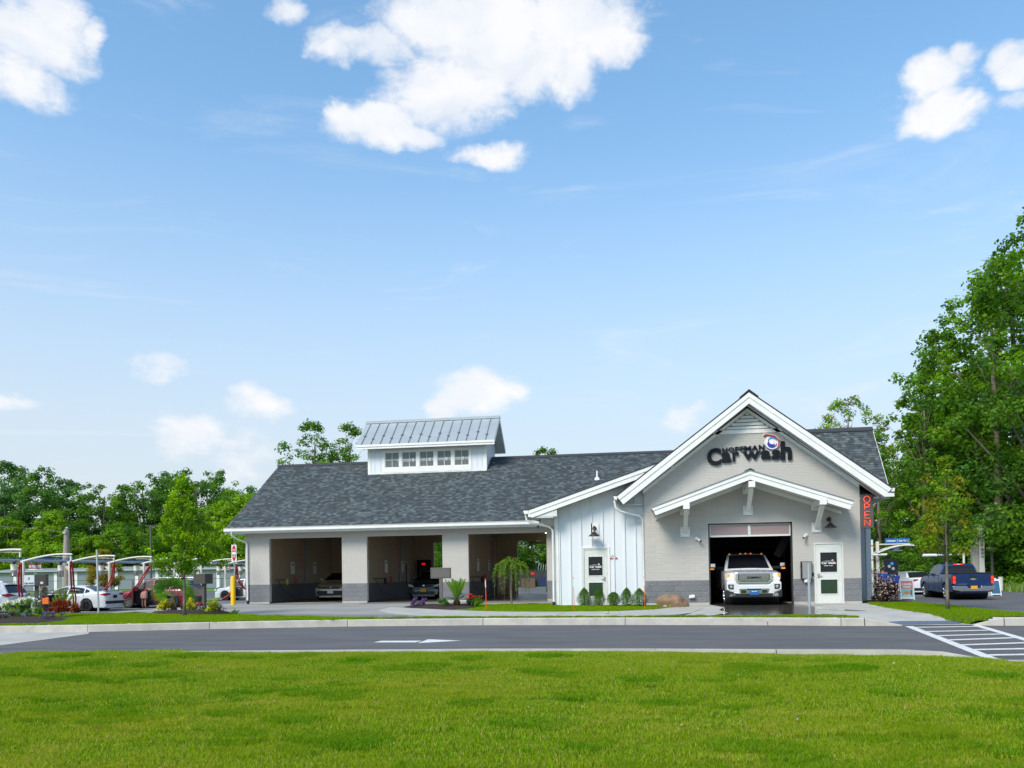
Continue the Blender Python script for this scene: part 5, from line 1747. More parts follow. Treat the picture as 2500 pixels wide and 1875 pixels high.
MB().prism([(-.50, .43), (.50, .43), (.54, .63), (-.54, .63)], 3.09, 3.12, 'yz').build('bumper_insert', M['chrome'], r_, bevel=.01)
MB().box(3.12, 3.13, -.25, .25, .57, .62).build('air_slot', M['black'], r_)
for s in (1, -1):
    MB().box(3.12, 3.13, s * .37 - .09, s * .37 + .09, .46, .57).build('tow_hook_slot', M['black'], r_)
MB().prism([(-.99, .30), (.99, .30), (.99, .575), (.6, .46), (-.6, .46), (-.99, .575)], 2.80, 3.10, 'yz').build('air_dam', M['black'], r_, bevel=.02)
pl = plate(r_, 3.12, 0, .47, False, M['blue'], '', w_=.33, h_=.17)
text_fit('lettering', 'J&M', M['white'], pl, -.10, .10, .495, .535, 3.137, .003, bold=.03, facing='+x')
for y in (-.62, -.2, 0, .2, .62):
    MB().sphere((.52 if abs(y) < .5 else .48, y, 1.955 - abs(y) * .03), .03, 8, 5, (1.2, 1, .8)).build('cab_light', M['amber_on'], r_)
for (y) in (-.28, .28):
    MB().bar((1.6, y * 1.1, 1.325), (2.7, y, 1.255), .05, .02).build('hood_crease', M['p_gmc'], r_, bevel=.008)
MB().box(.8, .84, -.12, .12, 1.74, 1.80).build('rear_view_mirror', M['black'], r_)
# ================================================================ SIGNS AND FITTINGS ON THE BUILDING
LY = GY - 0.012
logo = thing('car_wash_sign', 'dark raised letters HOFFMAN Car wash with a red and blue swirl on the front gable', 'sign', (0, 0, 0))
zq = lambda y: 5.06 + (1085 - y) * 0.00264
xq = lambda x: 2.43 + (x - 805) * 0.002583
for (ch, x0, x1, yt, yb, bd) in (('C', 805, 1000, 845, 1085, .05), ('a', 1002, 1138, 903, 1055, .04), ('r', 1152, 1245, 905, 1038, .04), ('w', 1285, 1538, 905, 1022, .035), ('a', 1537, 1676, 900, 1025, .04), ('s', 1685, 1802, 900, 1032, .04), ('h', 1805, 1955, 785, 1043, .045)):
    text_fit('letter', ch, M['navy'], logo, xq(x0), xq(x1), zq(yb), zq(yt), LY - .03, .04, bold=bd)
hx = [(1015, 1087), (1097, 1182), (1190, 1250), (1258, 1310), (1315, 1408), (1412, 1505), (1512, 1590)]
for i, (ch, (x0, x1)) in enumerate(zip('HOFFMAN', hx)):
    f = (x0 - 1015) / 575
    text_fit('letter', ch, M['navy'], logo, xq(x0), xq(x1), zq(907 - 17 * f), zq(845 - 25 * f), LY - .025, .03, bold=.04)
sxc, szc, sr = xq(1695), zq(795), .27
MB().lathe([(0, LY - .03), (sr, LY - .03), (sr, LY - .01), (0, LY - .01)], 32, 'y', (sxc, 0, szc)).build('swirl_disc', M['white'], logo)


def crescent(nm, m_, a0, a1, r0f, wf, y, cx=sxc, cz=szc, n=26, th=.012):
    outp, inp = [], []
    for i in range(n + 1):
        t_ = i / n
        a = a0 + (a1 - a0) * t_
        rc = r0f(t_)
        w_ = wf(t_)
        outp.append((cx + (rc + w_) * math.cos(a), cz + (rc + w_) * math.sin(a)))
        inp.append((cx + (rc - w_) * math.cos(a), cz + (rc - w_) * math.sin(a)))
    vs = []
    for (a, b) in zip(outp, inp):
        vs += [(a[0], y, a[1]), (b[0], y, b[1]), (a[0], y + th, a[1]), (b[0], y + th, b[1])]
    fs = []
    for i in range(n):
        o_ = i * 4
        fs += [(o_, o_ + 1, o_ + 5, o_ + 4), (o_, o_ + 4, o_ + 6, o_ + 2), (o_ + 1, o_ + 3, o_ + 7, o_ + 5)]
    MB().add(vs, fs).build(nm, m_, logo)


crescent('swirl_blue', M['logo_blue'], R(330), R(110), lambda t_: .09 + .06 * t_, lambda t_: .042 * math.sin(PI * min(1, t_ * 1.1 + .05)), LY - .044)
crescent('swirl_cyan', M['logo_cyan'], R(150), R(15), lambda t_: .165, lambda t_: .030 * math.sin(PI * (t_ * .9 + .05)), LY - .046)
crescent('swirl_blue', M['logo_blue'], R(185), R(350), lambda t_: .165, lambda t_: .034 * math.sin(PI * (t_ * .9 + .08)), LY - .045)
crescent('swirl_edge', M['logo_blue'], R(20), R(-170), lambda t_: .255, lambda t_: .007, LY - .045)
pl_ = [(-.31, .265), (-.27, .31), (-.16, .31), (-.02, .275), (.12, .215), (.22, .11), (.265, -.03), (.23, -.14), (.15, -.22), (.215, -.07), (.195, .06), (.11, .155), (-.03, .215), (-.20, .24), (-.29, .24)]
MB().prism([(sxc + a * 1.06, szc + b * 1.05) for a, b in pl_], LY - .04, LY - .012).build('swirl_backing', M['white'], logo)
MB().prism([(sxc + a * .98 + .003, szc + b * .96 + .004) for a, b in pl_], LY - .055, LY - .0405).build('swirl_red', M['logo_red'], logo)

op = thing('open_sign', 'tall dark box sign with red neon letters OPEN beside the right gable corner', 'sign', (0, 0, 0))
MB().box(7.70, 8.14, GY - .02, GY + .14, 2.66, 3.86).build('panel', mat('neon_back', (0.10, 0.085, 0.08), .5), op, bevel=.01)
ny = GY - .045


def neon(pts, nm='neon_letter'):
    MB().tube(pts, .012, 6).build(nm, M['neon'], op, smooth=180)


cxn = 7.92
neon([(cxn + .105 * math.cos(a), ny, 3.68 + .115 * math.sin(a)) for a in [2 * PI * k / 20 for k in range(21)]])
neon([(cxn - .08, ny, 3.30), (cxn - .08, ny, 3.52), (cxn + .03, ny, 3.52), (cxn + .08, ny, 3.48), (cxn + .08, ny, 3.44), (cxn + .03, ny, 3.40), (cxn - .08, ny, 3.40)])
neon([(cxn + .08, ny, 3.24), (cxn - .08, ny, 3.24), (cxn - .08, ny, 3.01), (cxn + .08, ny, 3.01)])
MB().tube([(cxn - .08, ny, 3.125), (cxn + .06, ny, 3.125)], .012, 6).build('neon_bar', M['neon'], op, smooth=180)
neon([(cxn - .09, ny, 2.74), (cxn - .09, ny, 2.95), (cxn + .09, ny, 2.74), (cxn + .09, ny, 2.95)])

gl_ = thing('wall_lamp', 'bronze gooseneck wall lamp above the left staff door on the white siding', 'wall lamp', (-1.71, 31.18, 2.62), 0, 'bronze wall lamps over the staff doors')
MB().lathe([(.05, .13), (.08, .11), (.12, .05), (.215, -.02), (.22, -.035), (.20, -.03), (.10, .04), (.04, .09)], 20, 'z', (0, -.28, 0)).build('lamp_shade', M['bronze'], gl_, smooth=40)
MB().tube([(0, -.02, .28), (0, -.10, .33), (0, -.2, .34), (0, -.27, .28), (0, -.28, .12)], .025, 8).build('arm', M['bronze'], gl_, smooth=60)
MB().lathe([(0, -.05), (.075, -.045), (.08, -.01)], 16, 'y', (0, 0, .27)).build('wall_rose', M['bronze'], gl_)
dup(gl_, (6.62, 31.0, 2.73), 0, 'bronze gooseneck wall lamp on grey blocks above the right staff door')
MB().box(-.16, .16, -.01, .012, .06, .46).build('back_plate', M['trim'], gl_)
cm = thing('security_camera', 'white bullet camera on the grey blocks left of the tunnel door', 'security camera', (2.0, 31.0, 2.42), 0, 'white bullet cameras beside the tunnel door')
MB().lathe([(0, -.05), (.055, -.05), (.06, 0)], 12, 'y').build('mount', M['white'], cm)
MB().tube([(0, -.05, 0), (.06, -.12, -.04), (.13, -.24, -.10)], [.035, .045, .045], 10).build('barrel', M['white'], cm, smooth=50)
MB().tube([(.13, -.24, -.10), (.135, -.25, -.105)], .04, 10).build('lens', M['black'], cm)
c2 = dup(cm, (5.84, 31.0, 2.46), 0, 'white bullet camera on the grey blocks right of the tunnel door')
c2.scale = (-1, 1, 1)
bx = thing('control_cabinet', 'stainless steel control cabinet on the block wall between tunnel door and staff door', 'cabinet', (5.82, 31.0, 1.2))
MB().box(-.16, .15, -.16, -.0, -.29, .30).build('cabinet', M['steel'], bx, bevel=.008)
MB().box(-.20, -.161, -.14, -.0, -.31, .32).box(.151, .17, -.14, 0, -.31, .32).box(-.16, .15, -.15, 0, .301, .32).build('frame', M['black'], bx)
for z in (-.17, .15):
    MB().lathe([(0, -.22), (.05, -.21), (.05, -.18)], 10, 'x', (0, -.08, z)).build('hose_port', M['black'], bx)
MB().box(.02, .06, -.175, -.16, .05, .16).build('lock', M['black'], bx)
tg = MB().tube([(5.55, 29.15, 0), (5.55, 29.15, 1.42)], .045, 12).build('post', M['galv'], None)
tag(tg, 'thin bare steel post standing before the stainless cabinet', 'post')
rd = MB().box(6.02, 6.07, 30.955, 30.99, 1.0, 1.12).build('card_reader', M['black'])
tag(rd, 'small black card reader on the wall beside the right staff door', 'card reader')
ob = thing('outlet_box', 'small white outlet box low on the grey blocks left of the tunnel door', 'outlet box', (1.78, 30.98, .30), 0, 'white outlet boxes on the dark plinth')
MB().box(-.09, .07, -.10, .0, -.05, .06).build('cover', M['white'], ob, bevel=.01)
MB().box(-.03, .11, -.12, -.1, -.02, .08).build('lid', M['white'], ob)
dup(ob, (5.82, 30.98, .82), 0, 'white outlet box on the plinth under the stainless cabinet')
tr = thing('hazard_sign', 'small red bordered white triangle sign beside the left staff door', 'sign', (-1.02, 31.185, 1.75))
MB().prism([(-.155, 0), (.155, 0), (0, .16)], -.012, 0).build('border', M['logo_red'], tr)
MB().prism([(-.105, .022), (.105, .022), (0, .125)], -.016, -.0121).build('face', M['white'], tr)
text_fit('lettering', 'R', M['logo_red'], tr, -.028, .028, .03, .085, -.018, .003, bold=.03)
sm = MB().box(-3.75, -3.70, 30.9, 30.95, 3.20, 3.27).bar((-3.72, 30.92, 3.2), (-3.80, 30.9, 3.0), .02, .02).box(-3.84, -3.76, 30.86, 30.93, 2.94, 3.02).build('flood_light', M['black'])
tag(sm, 'small black flood light hanging under the left eave of the white wing', 'flood light')

# ---- things in the bays


def board(x, y, z, lab, w_=.36, h_=.62):
    o = MB().box(x, x + .02, y - w_ / 2, y + w_ / 2, z - h_ / 2, z + h_ / 2).build('instruction_board', M['white'])
    tag(o, lab, 'notice board', 'white instruction boards on the bay walls')
    MB().box(x + .02, x + .023, y - w_ * .3, y + w_ * .3, z + h_ * .24, z + h_ * .38).build('heading', M['black'], o)
    for k in range(5):
        MB().box(x + .02, x + .022, y - w_ * .34, y + w_ * .3, z + h_ * (.14 - .11 * k), z + h_ * (.155 - .11 * k)).build('text_line', M['taupe'], o)


for bi, (bx_, nm) in enumerate(((-18.19, 'left'), (-13.08, 'middle'), (-8.22, 'right'))):
    for k, (yy, wh) in enumerate(((38.6, 'nearest the opening'), (41.6, 'behind the hoses'), (44.6, 'farthest from the opening'))):
        board(bx_, yy, 1.70, 'white instruction board on the wall of the %s bay, %s' % (nm, wh), .42)
    hb = thing('hose_boom', 'hose boom with red coiled hose and hanging blue hose in the %s bay' % nm, 'wash hose', (bx_, 41.0, 0), 0, 'wash hoses hanging in the bays')
    MB().tube([(0.1, -.3, 3.3), (.5, -.3, 3.35), (.9, -.3, 3.35)], .025, 6).build('boom', M['steel'], hb)
    pts = [(.9 + .05 * math.cos(t_ * .9), -.3 + .05 * math.sin(t_ * .9), 3.3 - t_ * .022) for t_ in range(0, 78)]
    MB().tube(pts, .013, 5).build('coiled_hose', M['red_hose'], hb, smooth=180)
    MB().tube([(.95, .0, 3.35), (.93, .05, 2.2), (.85, .1, 1.0), (.75, .1, .35), (.5, -.3, .22), (.2, -.9, .5), (.06, -1.3, 1.05)], .018, 6).build('blue_hose', M['blue_hose'], hb, smooth=180)
    MB().sphere((.5, -.2, 1.05), .13, 8, 6, (.6, .6, 1.5)).build('brush', M['logo_red'], hb)
    MB().tube([(.03, -1.6, 1.1), (.35, -1.5, 1.1), (.6, -1.5, 1.08)], .02, 6).build('holder', M['black'], hb)
    MB().sphere((.62, -1.5, .98), .10, 8, 6, (.8, .8, 1.6)).build('foam_brush', M['black'] if bi else mat('lime', (.4, .55, .02), .6), hb)
mn = thing('price_screen', 'dark pay panel with red digits on the back wall of the middle bay', 'pay panel', (-12.9, 46.9, 1.35))
MB().box(0, .85, .0, .1, -.35, .75).build('panel', M['screen_dark'], mn)
MB().box(.30, .52, -.012, -.001, .46, .56).build('digits', M['led_red'], mn)
text_fit('lettering', 'FASTEST', M['blue'], mn, .15, .72, .22, .30, -.004, .003)
pb = thing('price_board', 'narrow blue and white price strip beside the pay panel in the middle bay', 'price board', (-13.05, 45.5, 1.25))
MB().box(0, .02, -.2, .2, -.45, .6).build('board', M['blue'], pb)
for k in range(9):
    MB().box(.02, .024, -.15, .15, -.40 + k * .11, -.33 + k * .11).build('price_row', M['white'], pb)

# ================================================================ VACUUM ROW
PX = -32.3
v0 = None
for k in range(-1, 9):
    y = 39.5 + 3.6 * k
    words = ['far left, cut by the frame', 'second from the left', 'behind the white sedan', 'left of the red SUV', 'behind the red SUV hood', 'behind the young street tree', 'behind the palm tree', 'right of the brown menu box', 'left of the yellow bollard', 'beside the left building corner']
    lab = 'cream vacuum arch with silver canister and red hoses, ' + words[k + 1]
    if v0 is None:
        v0 = thing('vacuum_station', lab, 'vacuum', (PX, y, gh(PX, y)), 0, 'cream vacuum arches in the parking row')
        MB().tube([(0, 0, 0), (0, 0, 2.78)], .075, 12).build('post', M['arch'], v0, smooth=60)
        MB().box(-.28, .28, -.28, .28, -.05, .14).build('base', M['concrete'], v0, bevel=.02)
        pts = [(-.15 + 3.0 * t_ / 14, 0, 2.74 + .36 * math.sin(PI * min(1, (t_ / 14) * .62 + .0)) - .0 * t_) for t_ in range(15)]
        MB().tube(pts, .052, 8).build('arch', M['arch'], v0, smooth=60)
        MB().tube([(.4, .0, 2.86), (1.2, .02, 2.99), (2.2, .02, 2.97), (2.75, 0, 2.94)], .012, 5).build('brace_cable', M['steel'], v0)
        MB().tube([(2.78, 0, 2.98), (2.78, 0, 2.72)], .05, 8).build('drop_pipe', M['arch'], v0)
        MB().tube([(2.78, 0, 2.72), (2.78, 0, 2.62)], .06, 8).build('hose_collar', M['black'], v0)
        can = MB().lathe([(0, 2.62), (.16, 2.62), (.16, 2.32), (.165, 2.3)], 18, 'z', (-.55, 0, 0)).build('canister', M['arch'], v0, smooth=40)
        MB().lathe([(.158, 2.30), (.14, 2.02), (.12, 1.98), (0, 1.98)], 18, 'z', (-.55, 0, 0)).build('dust_bowl', M['steel'], can, smooth=40)
        MB().lathe([(0, 1.955), (.17, 1.955), (.17, 1.975), (0, 1.975)], 18, 'z', (-.55, 0, 0)).build('bottom_plate', M['black'], can)
        MB().tube([(-.55, 0, 2.62), (-.55, 0, 2.76), (-.52, .08, 2.82)], .075, 8).build('elbow', M['black'], v0, smooth=60)
        MB().prism([(-.4, 2.55), (-.02, 2.55), (-.02, 2.25), (-.3, 2.48)], -.015, .015).build('canister_bracket', M['arch'], v0)
    else:
        dup(v0, (PX, y, gh(PX, y)), 0, lab)
pp = MB().tube([(PX - .55, 20, 2.33), (PX - .55, 75, 2.33)], .085, 12).build('vacuum_pipe', M['pipe'], None, smooth=60)
tag(pp, 'long grey suction pipe running along the tops of the vacuum posts', 'pipe')
cb = MB().tube([(PX - .5, 20, 2.47), (PX - .5, 75, 2.47)], .02, 6).build('blue_cable', M['blue'], None)
tag(cb, 'thin blue cable strung above the grey vacuum pipe', 'cable')


def hose(y, pts, lab, x_off=2.78):
    """a pair of red hoses hanging from an arch"""
    o = thing('vacuum_hose', lab, 'hose', (PX, y, -0.5), 0, 'red vacuum hoses')
    for s in (-.05, .06):
        P_ = [Vector((x_off, s, 2.62))] + [Vector(p) + Vector((s * .6, s, 0)) for p in pts]
        fine = []
        for i in range(len(P_) - 1):
            for t_ in range(6):
                u = t_ / 6
                p0 = P_[max(i - 1, 0)]
                p1, p2 = P_[i], P_[i + 1]
                p3 = P_[min(i + 2, len(P_) - 1)]
                fine.append(.5 * ((2 * p1) + (p2 - p0) * u + (2 * p0 - 5 * p1 + 4 * p2 - p3) * u * u + (3 * p1 - p0 - 3 * p2 + p3) * u ** 3))
        fine.append(P_[-1])
        MB().tube(fine, .042, 7).build('hose', M['red_hose'], o, smooth=180)


hose(35.9, [(2.5, .3, 1.6), (2.3, .6, 1.0)], 'red hoses hanging behind the leftmost white SUV')
hose(39.5, [(2.6, .3, 2.1), (2.2, .9, 1.4), (1.7, 1.7, .8), (1.25, 2.3, .45), (1.0, 2.6, .5)], 'red hoses running into the open door of the white sedan')
hose(43.1, [(2.6, .1, 1.9), (2.2, .2, 1.3), (1.7, .2, 1.0), (1.2, .1, 1.25)], 'red hoses hanging behind the white sedan boot')
hose(43.1 + 3.6, [(2.7, -.6, 2.0), (2.6, -1.2, 1.3), (2.2, -1.9, .55), (1.7, -2.1, .2), (1.2, -2.1, .28), (.8, -2.0, .6)], 'red hoses looping to the ground in front of the red SUV')
hose(50.3, [(2.7, .0, 2.0), (2.5, .1, 1.5)], 'short red hoses behind the trunk of the young tree')
hose(57.5, [(2.7, .1, 1.9), (2.5, .2, 1.2), (2.1, .3, .5), (1.6, .1, .15)], 'red hoses hanging down left of the white crossover')
hose(57.5, [(2.8, .4, 1.4), (3.2, 1.0, .7), (3.7, 1.3, .4), (4.3, 1.5, .55), (4.7, 1.6, 1.0)], 'red hoses sagging in front of the white crossover')
hose(61.1, [(2.9, .0, 1.8), (3.0, .0, 1.0), (3.2, -.1, .4), (3.9, -.3, .1)], 'red hoses hanging beside the yellow bollard')
for (y, lab) in ((41.0, 'maroon NO MUSIC PLEASE panel on the left of the vacuum row'), (46.9, 'maroon NO MUSIC PLEASE panel behind the bare galvanised post'), (54.6, 'maroon NO MUSIC PLEASE panel behind the young tree'), (62.0, 'maroon NO MUSIC PLEASE panel just left of the yellow bollard sign')):
    o = thing('notice_sign', lab, 'sign', (-32.8, y, 2.0), 0, 'NO MUSIC PLEASE panels')
    MB().box(-.42, .42, -.012, .012, -.10, .19).build('panel', M['maroon'], o)
    MB().box(-.42, .42, -.015, .012, -.155, -.101).build('strip', M['white'], o)
    text_fit('lettering', 'NO MUSIC PLEASE', M['white'], o, -.37, .37, -.05, .11, -.016, .003, bold=.03)
    MB().tube([(-.3, 0, .19), (-.3, 0, .30)], .008, 5).build('hanger', M['steel'], o)
    MB().tube([(.3, 0, .19), (.3, 0, .30)], .008, 5).build('hanger', M['steel'], o)

# ================================================================ FRONT STRIP FURNITURE
p_ = MB().box(-.028, .028, -.02, .02, 0, 2.36).build('sign_post', M['galv'], None, loc=(-19.75, 27.9, 0))
p_.rotation_euler = (0, R(-1.2), 0)
tag(p_, 'bare galvanised post standing in the grass strip, without a sign', 'post')
mb_ = thing('menu_box', 'dark brown cabinet on a post with a blue and white poster, left bed', 'cabinet', (-22.35, 28.0, 0), R(22))
MB().box(-.06, .06, -.05, .05, 0, 1.08).build('post', M['brown_post'], mb_)
MB().box(-.40, .36, -.17, .17, 1.06, 1.50).build('box', M['brown_box'], mb_, bevel=.01)
ps = MB().box(-.38, -.02, -.185, -.171, 1.10, 1.47).build('poster', M['white'], mb_)
text_fit('lettering', 'CAR WASH', M['blue'], mb_, -.36, -.04, 1.13, 1.20, -.187, .003, bold=.04)
MB().prism([(-.22, 1.30), (-.18, 1.30), (-.18, 1.38), (-.20, 1.41), (-.22, 1.38)], -.189, -.186).build('drop_mark', M['blue'], mb_)
MB().box(.18, .27, -.178, -.171, 1.14, 1.22).build('sticker', M['white'], mb_)
m2 = thing('menu_box', 'dark brown cabinet on a post behind the palm in the second flower bed', 'cabinet', (-17.3, 31.0, 0), R(-20))
MB().box(-.07, .07, -.06, .06, 0, 1.06).build('post', M['brown_post'], m2)
MB().box(-.38, .28, -.2, .2, 1.03, 1.43).build('box', M['brown_box'], m2, bevel=.01)
ds = thing('blank_sign', 'plain taupe sign panel on a short post in front of the middle bay', 'sign', (-7.75, 31.7, 0))
MB().box(-.06, .06, -.04, .04, 0, 1.12).build('post', M['taupe'], ds)
MB().box(-.40, .40, -.06, .06, 1.10, 1.52).build('panel', M['taupe'], ds, bevel=.008)
MB().box(-.36, .36, -.068, -.06, 1.14, 1.15).box(-.36, .36, -.068, -.06, 1.47, 1.48).box(-.36, -.35, -.068, -.06, 1.15, 1.47).box(.35, .36, -.068, -.06, 1.15, 1.47).build('panel_edge', M['brown_post'], ds)
bo_ = MB().lathe([(.105, 0), (.105, 1.27), (.09, 1.32), (.05, 1.345), (0, 1.35)], 24, 'z').build('bollard', M['yellow'], None, loc=(-18.45, 35.6, -.02), smooth=40)
tag(bo_, 'bright yellow bollard at the left corner of the building', 'bollard')
dn = thing('do_not_enter_sign', 'white sign with red oval DO NOT ENTER on a post above the yellow bollard', 'sign', (-18.45, 35.75, 0), R(12))
MB().tube([(0, 0, 1.0), (0, 0, 2.8)], .025, 8).build('post', M['galv'], dn)
MB().box(-.115, .115, -.05, -.03, 1.99, 2.76).build('panel', M['white'], dn)
MB().prism([(.095 * math.cos(2 * PI * k / 28), 2.375 + .36 * math.sin(2 * PI * k / 28)) for k in range(28)], -.056, -.0505).build('oval', M['red'], dn)
MB().box(-.085, .085, -.060, -.0565, 2.31, 2.43).build('bar', M['white'], dn)
text_fit('lettering', 'DO NOT', M['white'], dn, -.08, .08, 2.47, 2.56, -.0585, .003, bold=.02)
text_fit('lettering', 'ENTER', M['white'], dn, -.075, .075, 2.18, 2.26, -.0585, .003, bold=.02)
for (x, y, lab) in ((-5.17, 27.5, 'orange and white driveway marker stake left of the weeping tree'), (-2.16, 26.85, 'orange driveway marker stake in front of the white siding'), (0.09, 27.35, 'orange driveway marker stake beside the boulder')):
    o = thing('driveway_marker', lab, 'marker stake', (x, y, 0), 0, 'orange driveway marker stakes')
    o.rotation_euler = (0, R(-1.2), 0)
    MB().tube([(0, 0, 0), (0, 0, .80)], .014 if x < -3 else .009, 8).build('stake', M['orange'], o)
    MB().tube([(0, 0, .80), (0, 0, 1.04)], .016 if x < -3 else .010, 8).build('band', M['white'], o)
    MB().tube([(0, 0, 1.04), (0, 0, 1.11)], .015 if x < -3 else .009, 8).build('tip', M['orange'], o)


def boulder():
    bm = bmesh.new()
    bmesh.ops.create_icosphere(bm, subdivisions=4, radius=1)
    for v in bm.verts:
        p = v.co.copy()
        n_ = noise.noise(p * 1.3 + Vector((3, 1, 2))) * .30 + noise.noise(p * 3.1) * .12 + noise.noise(p * 8) * .035
        v.co = p * (1 + n_)
        v.co.x *= .50
        v.co.y *= .36
        v.co.z = max(v.co.z * .40, -.12) + .05
    me = bpy.data.meshes.new('boulder')
    bm.to_mesh(me)
    bm.free()
    return place(me, 'boulder', M['stone'], None, (1.02, 29.35, .04), (0, 0, R(15)), smooth=35)


tag(boulder(), 'brown rounded boulder beside the paving left of the tunnel door', 'boulder')
for (x, y, s_, lab) in ((0.78, 29.0, .07, 'small pale stone lying against the boulder'), (-1.05, 25.1, .06, 'white scrap lying on the pavement')):
    bm_ = MB().sphere((0, 0, 0), s_, 7, 5, (1.2, .9, .6)).build('stone', M['concrete'], None, loc=(x, y, .045))
    tag(bm_, lab, 'stone')

# ================================================================ RIGHT SIDE
G = -.48
ks = thing('pay_station_canopy', 'curved white canopy on a grey post with a blue Unlimited Cash / Credit sign above', 'canopy', (12.35, 46.45, G))
MB().box(-.07, .07, -.07, .07, 0, 3.1).build('post', M['arch'], ks)
pts = []
for t_ in range(13):
    u = t_ / 12
    x = -.10 + 2.15 * u
    z = 2.40 + .50 * math.sin(PI * (.08 + u * .62)) - .03
    pts.append((x, z))
for yy in (-.45, .45):
    MB().tube([(x, yy, z) for x, z in pts], .035, 8).build('canopy_rib', M['white'], ks, smooth=60)
vs, fs = [], []
for i, (x, z) in enumerate(pts):
    vs += [(x, -.45, z - .02), (x, .45, z - .02), (x, -.45, z + .0), (x, .45, z + .0)]
for i in range(12):
    o_ = i * 4
    fs += [(o_, o_ + 1, o_ + 5, o_ + 4), (o_ + 2, o_ + 6, o_ + 7, o_ + 3)]
MB().add(vs, fs).build('canopy_sheet', mat('canopy_red', (.32, .10, .09), .5), ks)
MB().box(.80, 1.05, -.15, .15, 2.62, 2.82).box(.68, 1.18, -.2, .2, 2.58, 2.62).build('canopy_light', M['white'], ks)
MB().box(.07, 1.70, -.03, .03, 2.92, 2.98).build('sign_arm', M['arch'], ks)
bs = MB().box(.38, 1.62, -.04, .0, 3.0, 3.25).build('sign_panel', M['blue'], ks)
text_fit('lettering', 'Unlimited', M['white'], bs, .46, .90, 3.07, 3.18, -.043, .003, bold=.03)
text_fit('lettering', 'Cash / Credit', M['white'], bs, 1.06, 1.54, 3.07, 3.18, -.043, .003, bold=.03)
MB().box(.985, 1.0, -.043, -.0405, 3.03, 3.22).build('divider', M['white'], bs)
gt = thing('clearance_bar', 'white horizontal clearance bar beside the canopy post', 'clearance bar', (12.0, 46.1, G))
MB().tube([(0, 0, 2.40), (.72, 0, 2.40)], .065, 10).build('bar', M['white'], gt)
MB().box(.68, .86, -.05, .05, 2.15, 2.38).build('tag_plate', M['navy'], gt)
pw_ = thing('striped_pole', 'white pole with red chevrons standing beside the grey side wall', 'pole', (12.05, 46.3, G))
MB().tube([(0, 0, 0), (0, 0, 3.2)], .055, 10).build('pole', M['white'], pw_)
for z in (2.85, 2.1, 1.5, 1.4):
    MB().tube([(0, 0, z), (0, 0, z + .06)], .058, 10).build('red_band', M['red'], pw_)
g2 = thing('clearance_bar', 'white clearance bar hanging behind the small street tree', 'clearance bar', (16.03, 51.0, G))
MB().tube([(0, 0, 2.38), (.75, 0, 2.38)], .085, 10).build('bar', M['white'], g2)
MB().tube([(.75, 0, 2.38), (2.1, 0, 2.40)], .05, 8).build('bar_arm', M['white'], g2)
MB().tube([(2.2, 0, 0), (2.2, 0, 2.5)], .06, 8).build('post', M['arch'], g2)
ms = thing('menu_screen', 'tall black menu screen with blue price rows beside the attendant', 'menu board', (12.75, 45.6, G))
MB().box(-.34, .34, -.06, .06, .35, 2.12).build('case', M['screen_dark'], ms)
MB().box(-.28, .42, -.08, -.065, .95, 1.12).build('blue_shelf', M['logo_blue'], ms)
for k, (a, b) in enumerate(((-.03, 1.92), (-.17, 1.78), (.02, 1.66))):
    MB().prism([(a + .09 + .085 * math.cos(PI / 3 * j), b + .085 * math.sin(PI / 3 * j)) for j in range(6)], -.068, -.062).build('hexagon', M['logo_cyan'] if k == 0 else M['galv'], ms)
for k in range(4):
    MB().box(-.14, .24, -.084, -.0801 if k == 0 else -.062, 1.02 + .09 * k, 1.07 + .09 * k).build('price_row', M['blue'], ms)
MB().box(.22, .42, -.07, .0, .95, 1.30).build('side_panel', M['logo_blue'], ms)
py = thing('pay_terminal', 'grey pay terminal box between the menu screen and the white sedan', 'pay terminal', (13.9, 47.7, G))
MB().box(-.25, .2, -.15, .15, .55, 1.48).build('head', M['arch'], py, bevel=.05)
MB().box(-.6, -.2, -.2, .2, 0, .95).build('plinth', M['concrete'], py, bevel=.02)
gb = thing('gate_cabinet', 'dark grey gate cabinet beside the flowering bush', 'cabinet', (12.35, 47.3, G))
MB().box(-.25, .12, -.2, .2, 0, 1.35).build('case', mat('cab_grey', (.06, .065, .075), .5), gb, bevel=.02)
MB().box(.02, .10, -.21, -.2, .2, .6).build('label', M['blue'], gb)
af = thing('sandwich_board', 'white A-frame board with a coral and teal SUMMER Washin poster', 'sign', (11.93, 40.3, gh(11.9, 40.3)), R(-4))


def aframe(t_, poster=True):
    sgn = Matrix.Rotation(R(-12), 4, 'X')
    fr = MB()
    for (a, b) in ((-.30, -.25), (.25, .30)):
        fr.box(a, b, -.02, .02, 0, .98, Matrix.Translation((0, -.2, 0)) @ sgn)
    fr.box(-.25, .25, -.02, .02, .06, .12, Matrix.Translation((0, -.2, 0)) @ sgn).box(-.25, .25, -.02, .02, .88, .97, Matrix.Translation((0, -.2, 0)) @ sgn)
    fr.box(-.12, .12, -.02, .02, .99, 1.04, Matrix.Translation((0, -.2, 0)) @ sgn)
    fr.build('frame', M['white'], t_)
    rb = MB()
    rb.box(-.28, .28, -.015, .015, 0, .98, Matrix.Translation((0, .2, 0)) @ Matrix.Rotation(R(12), 4, 'X')).build('rear_leaf', M['white'], t_)
    return Matrix.Translation((0, -.2, 0)) @ sgn


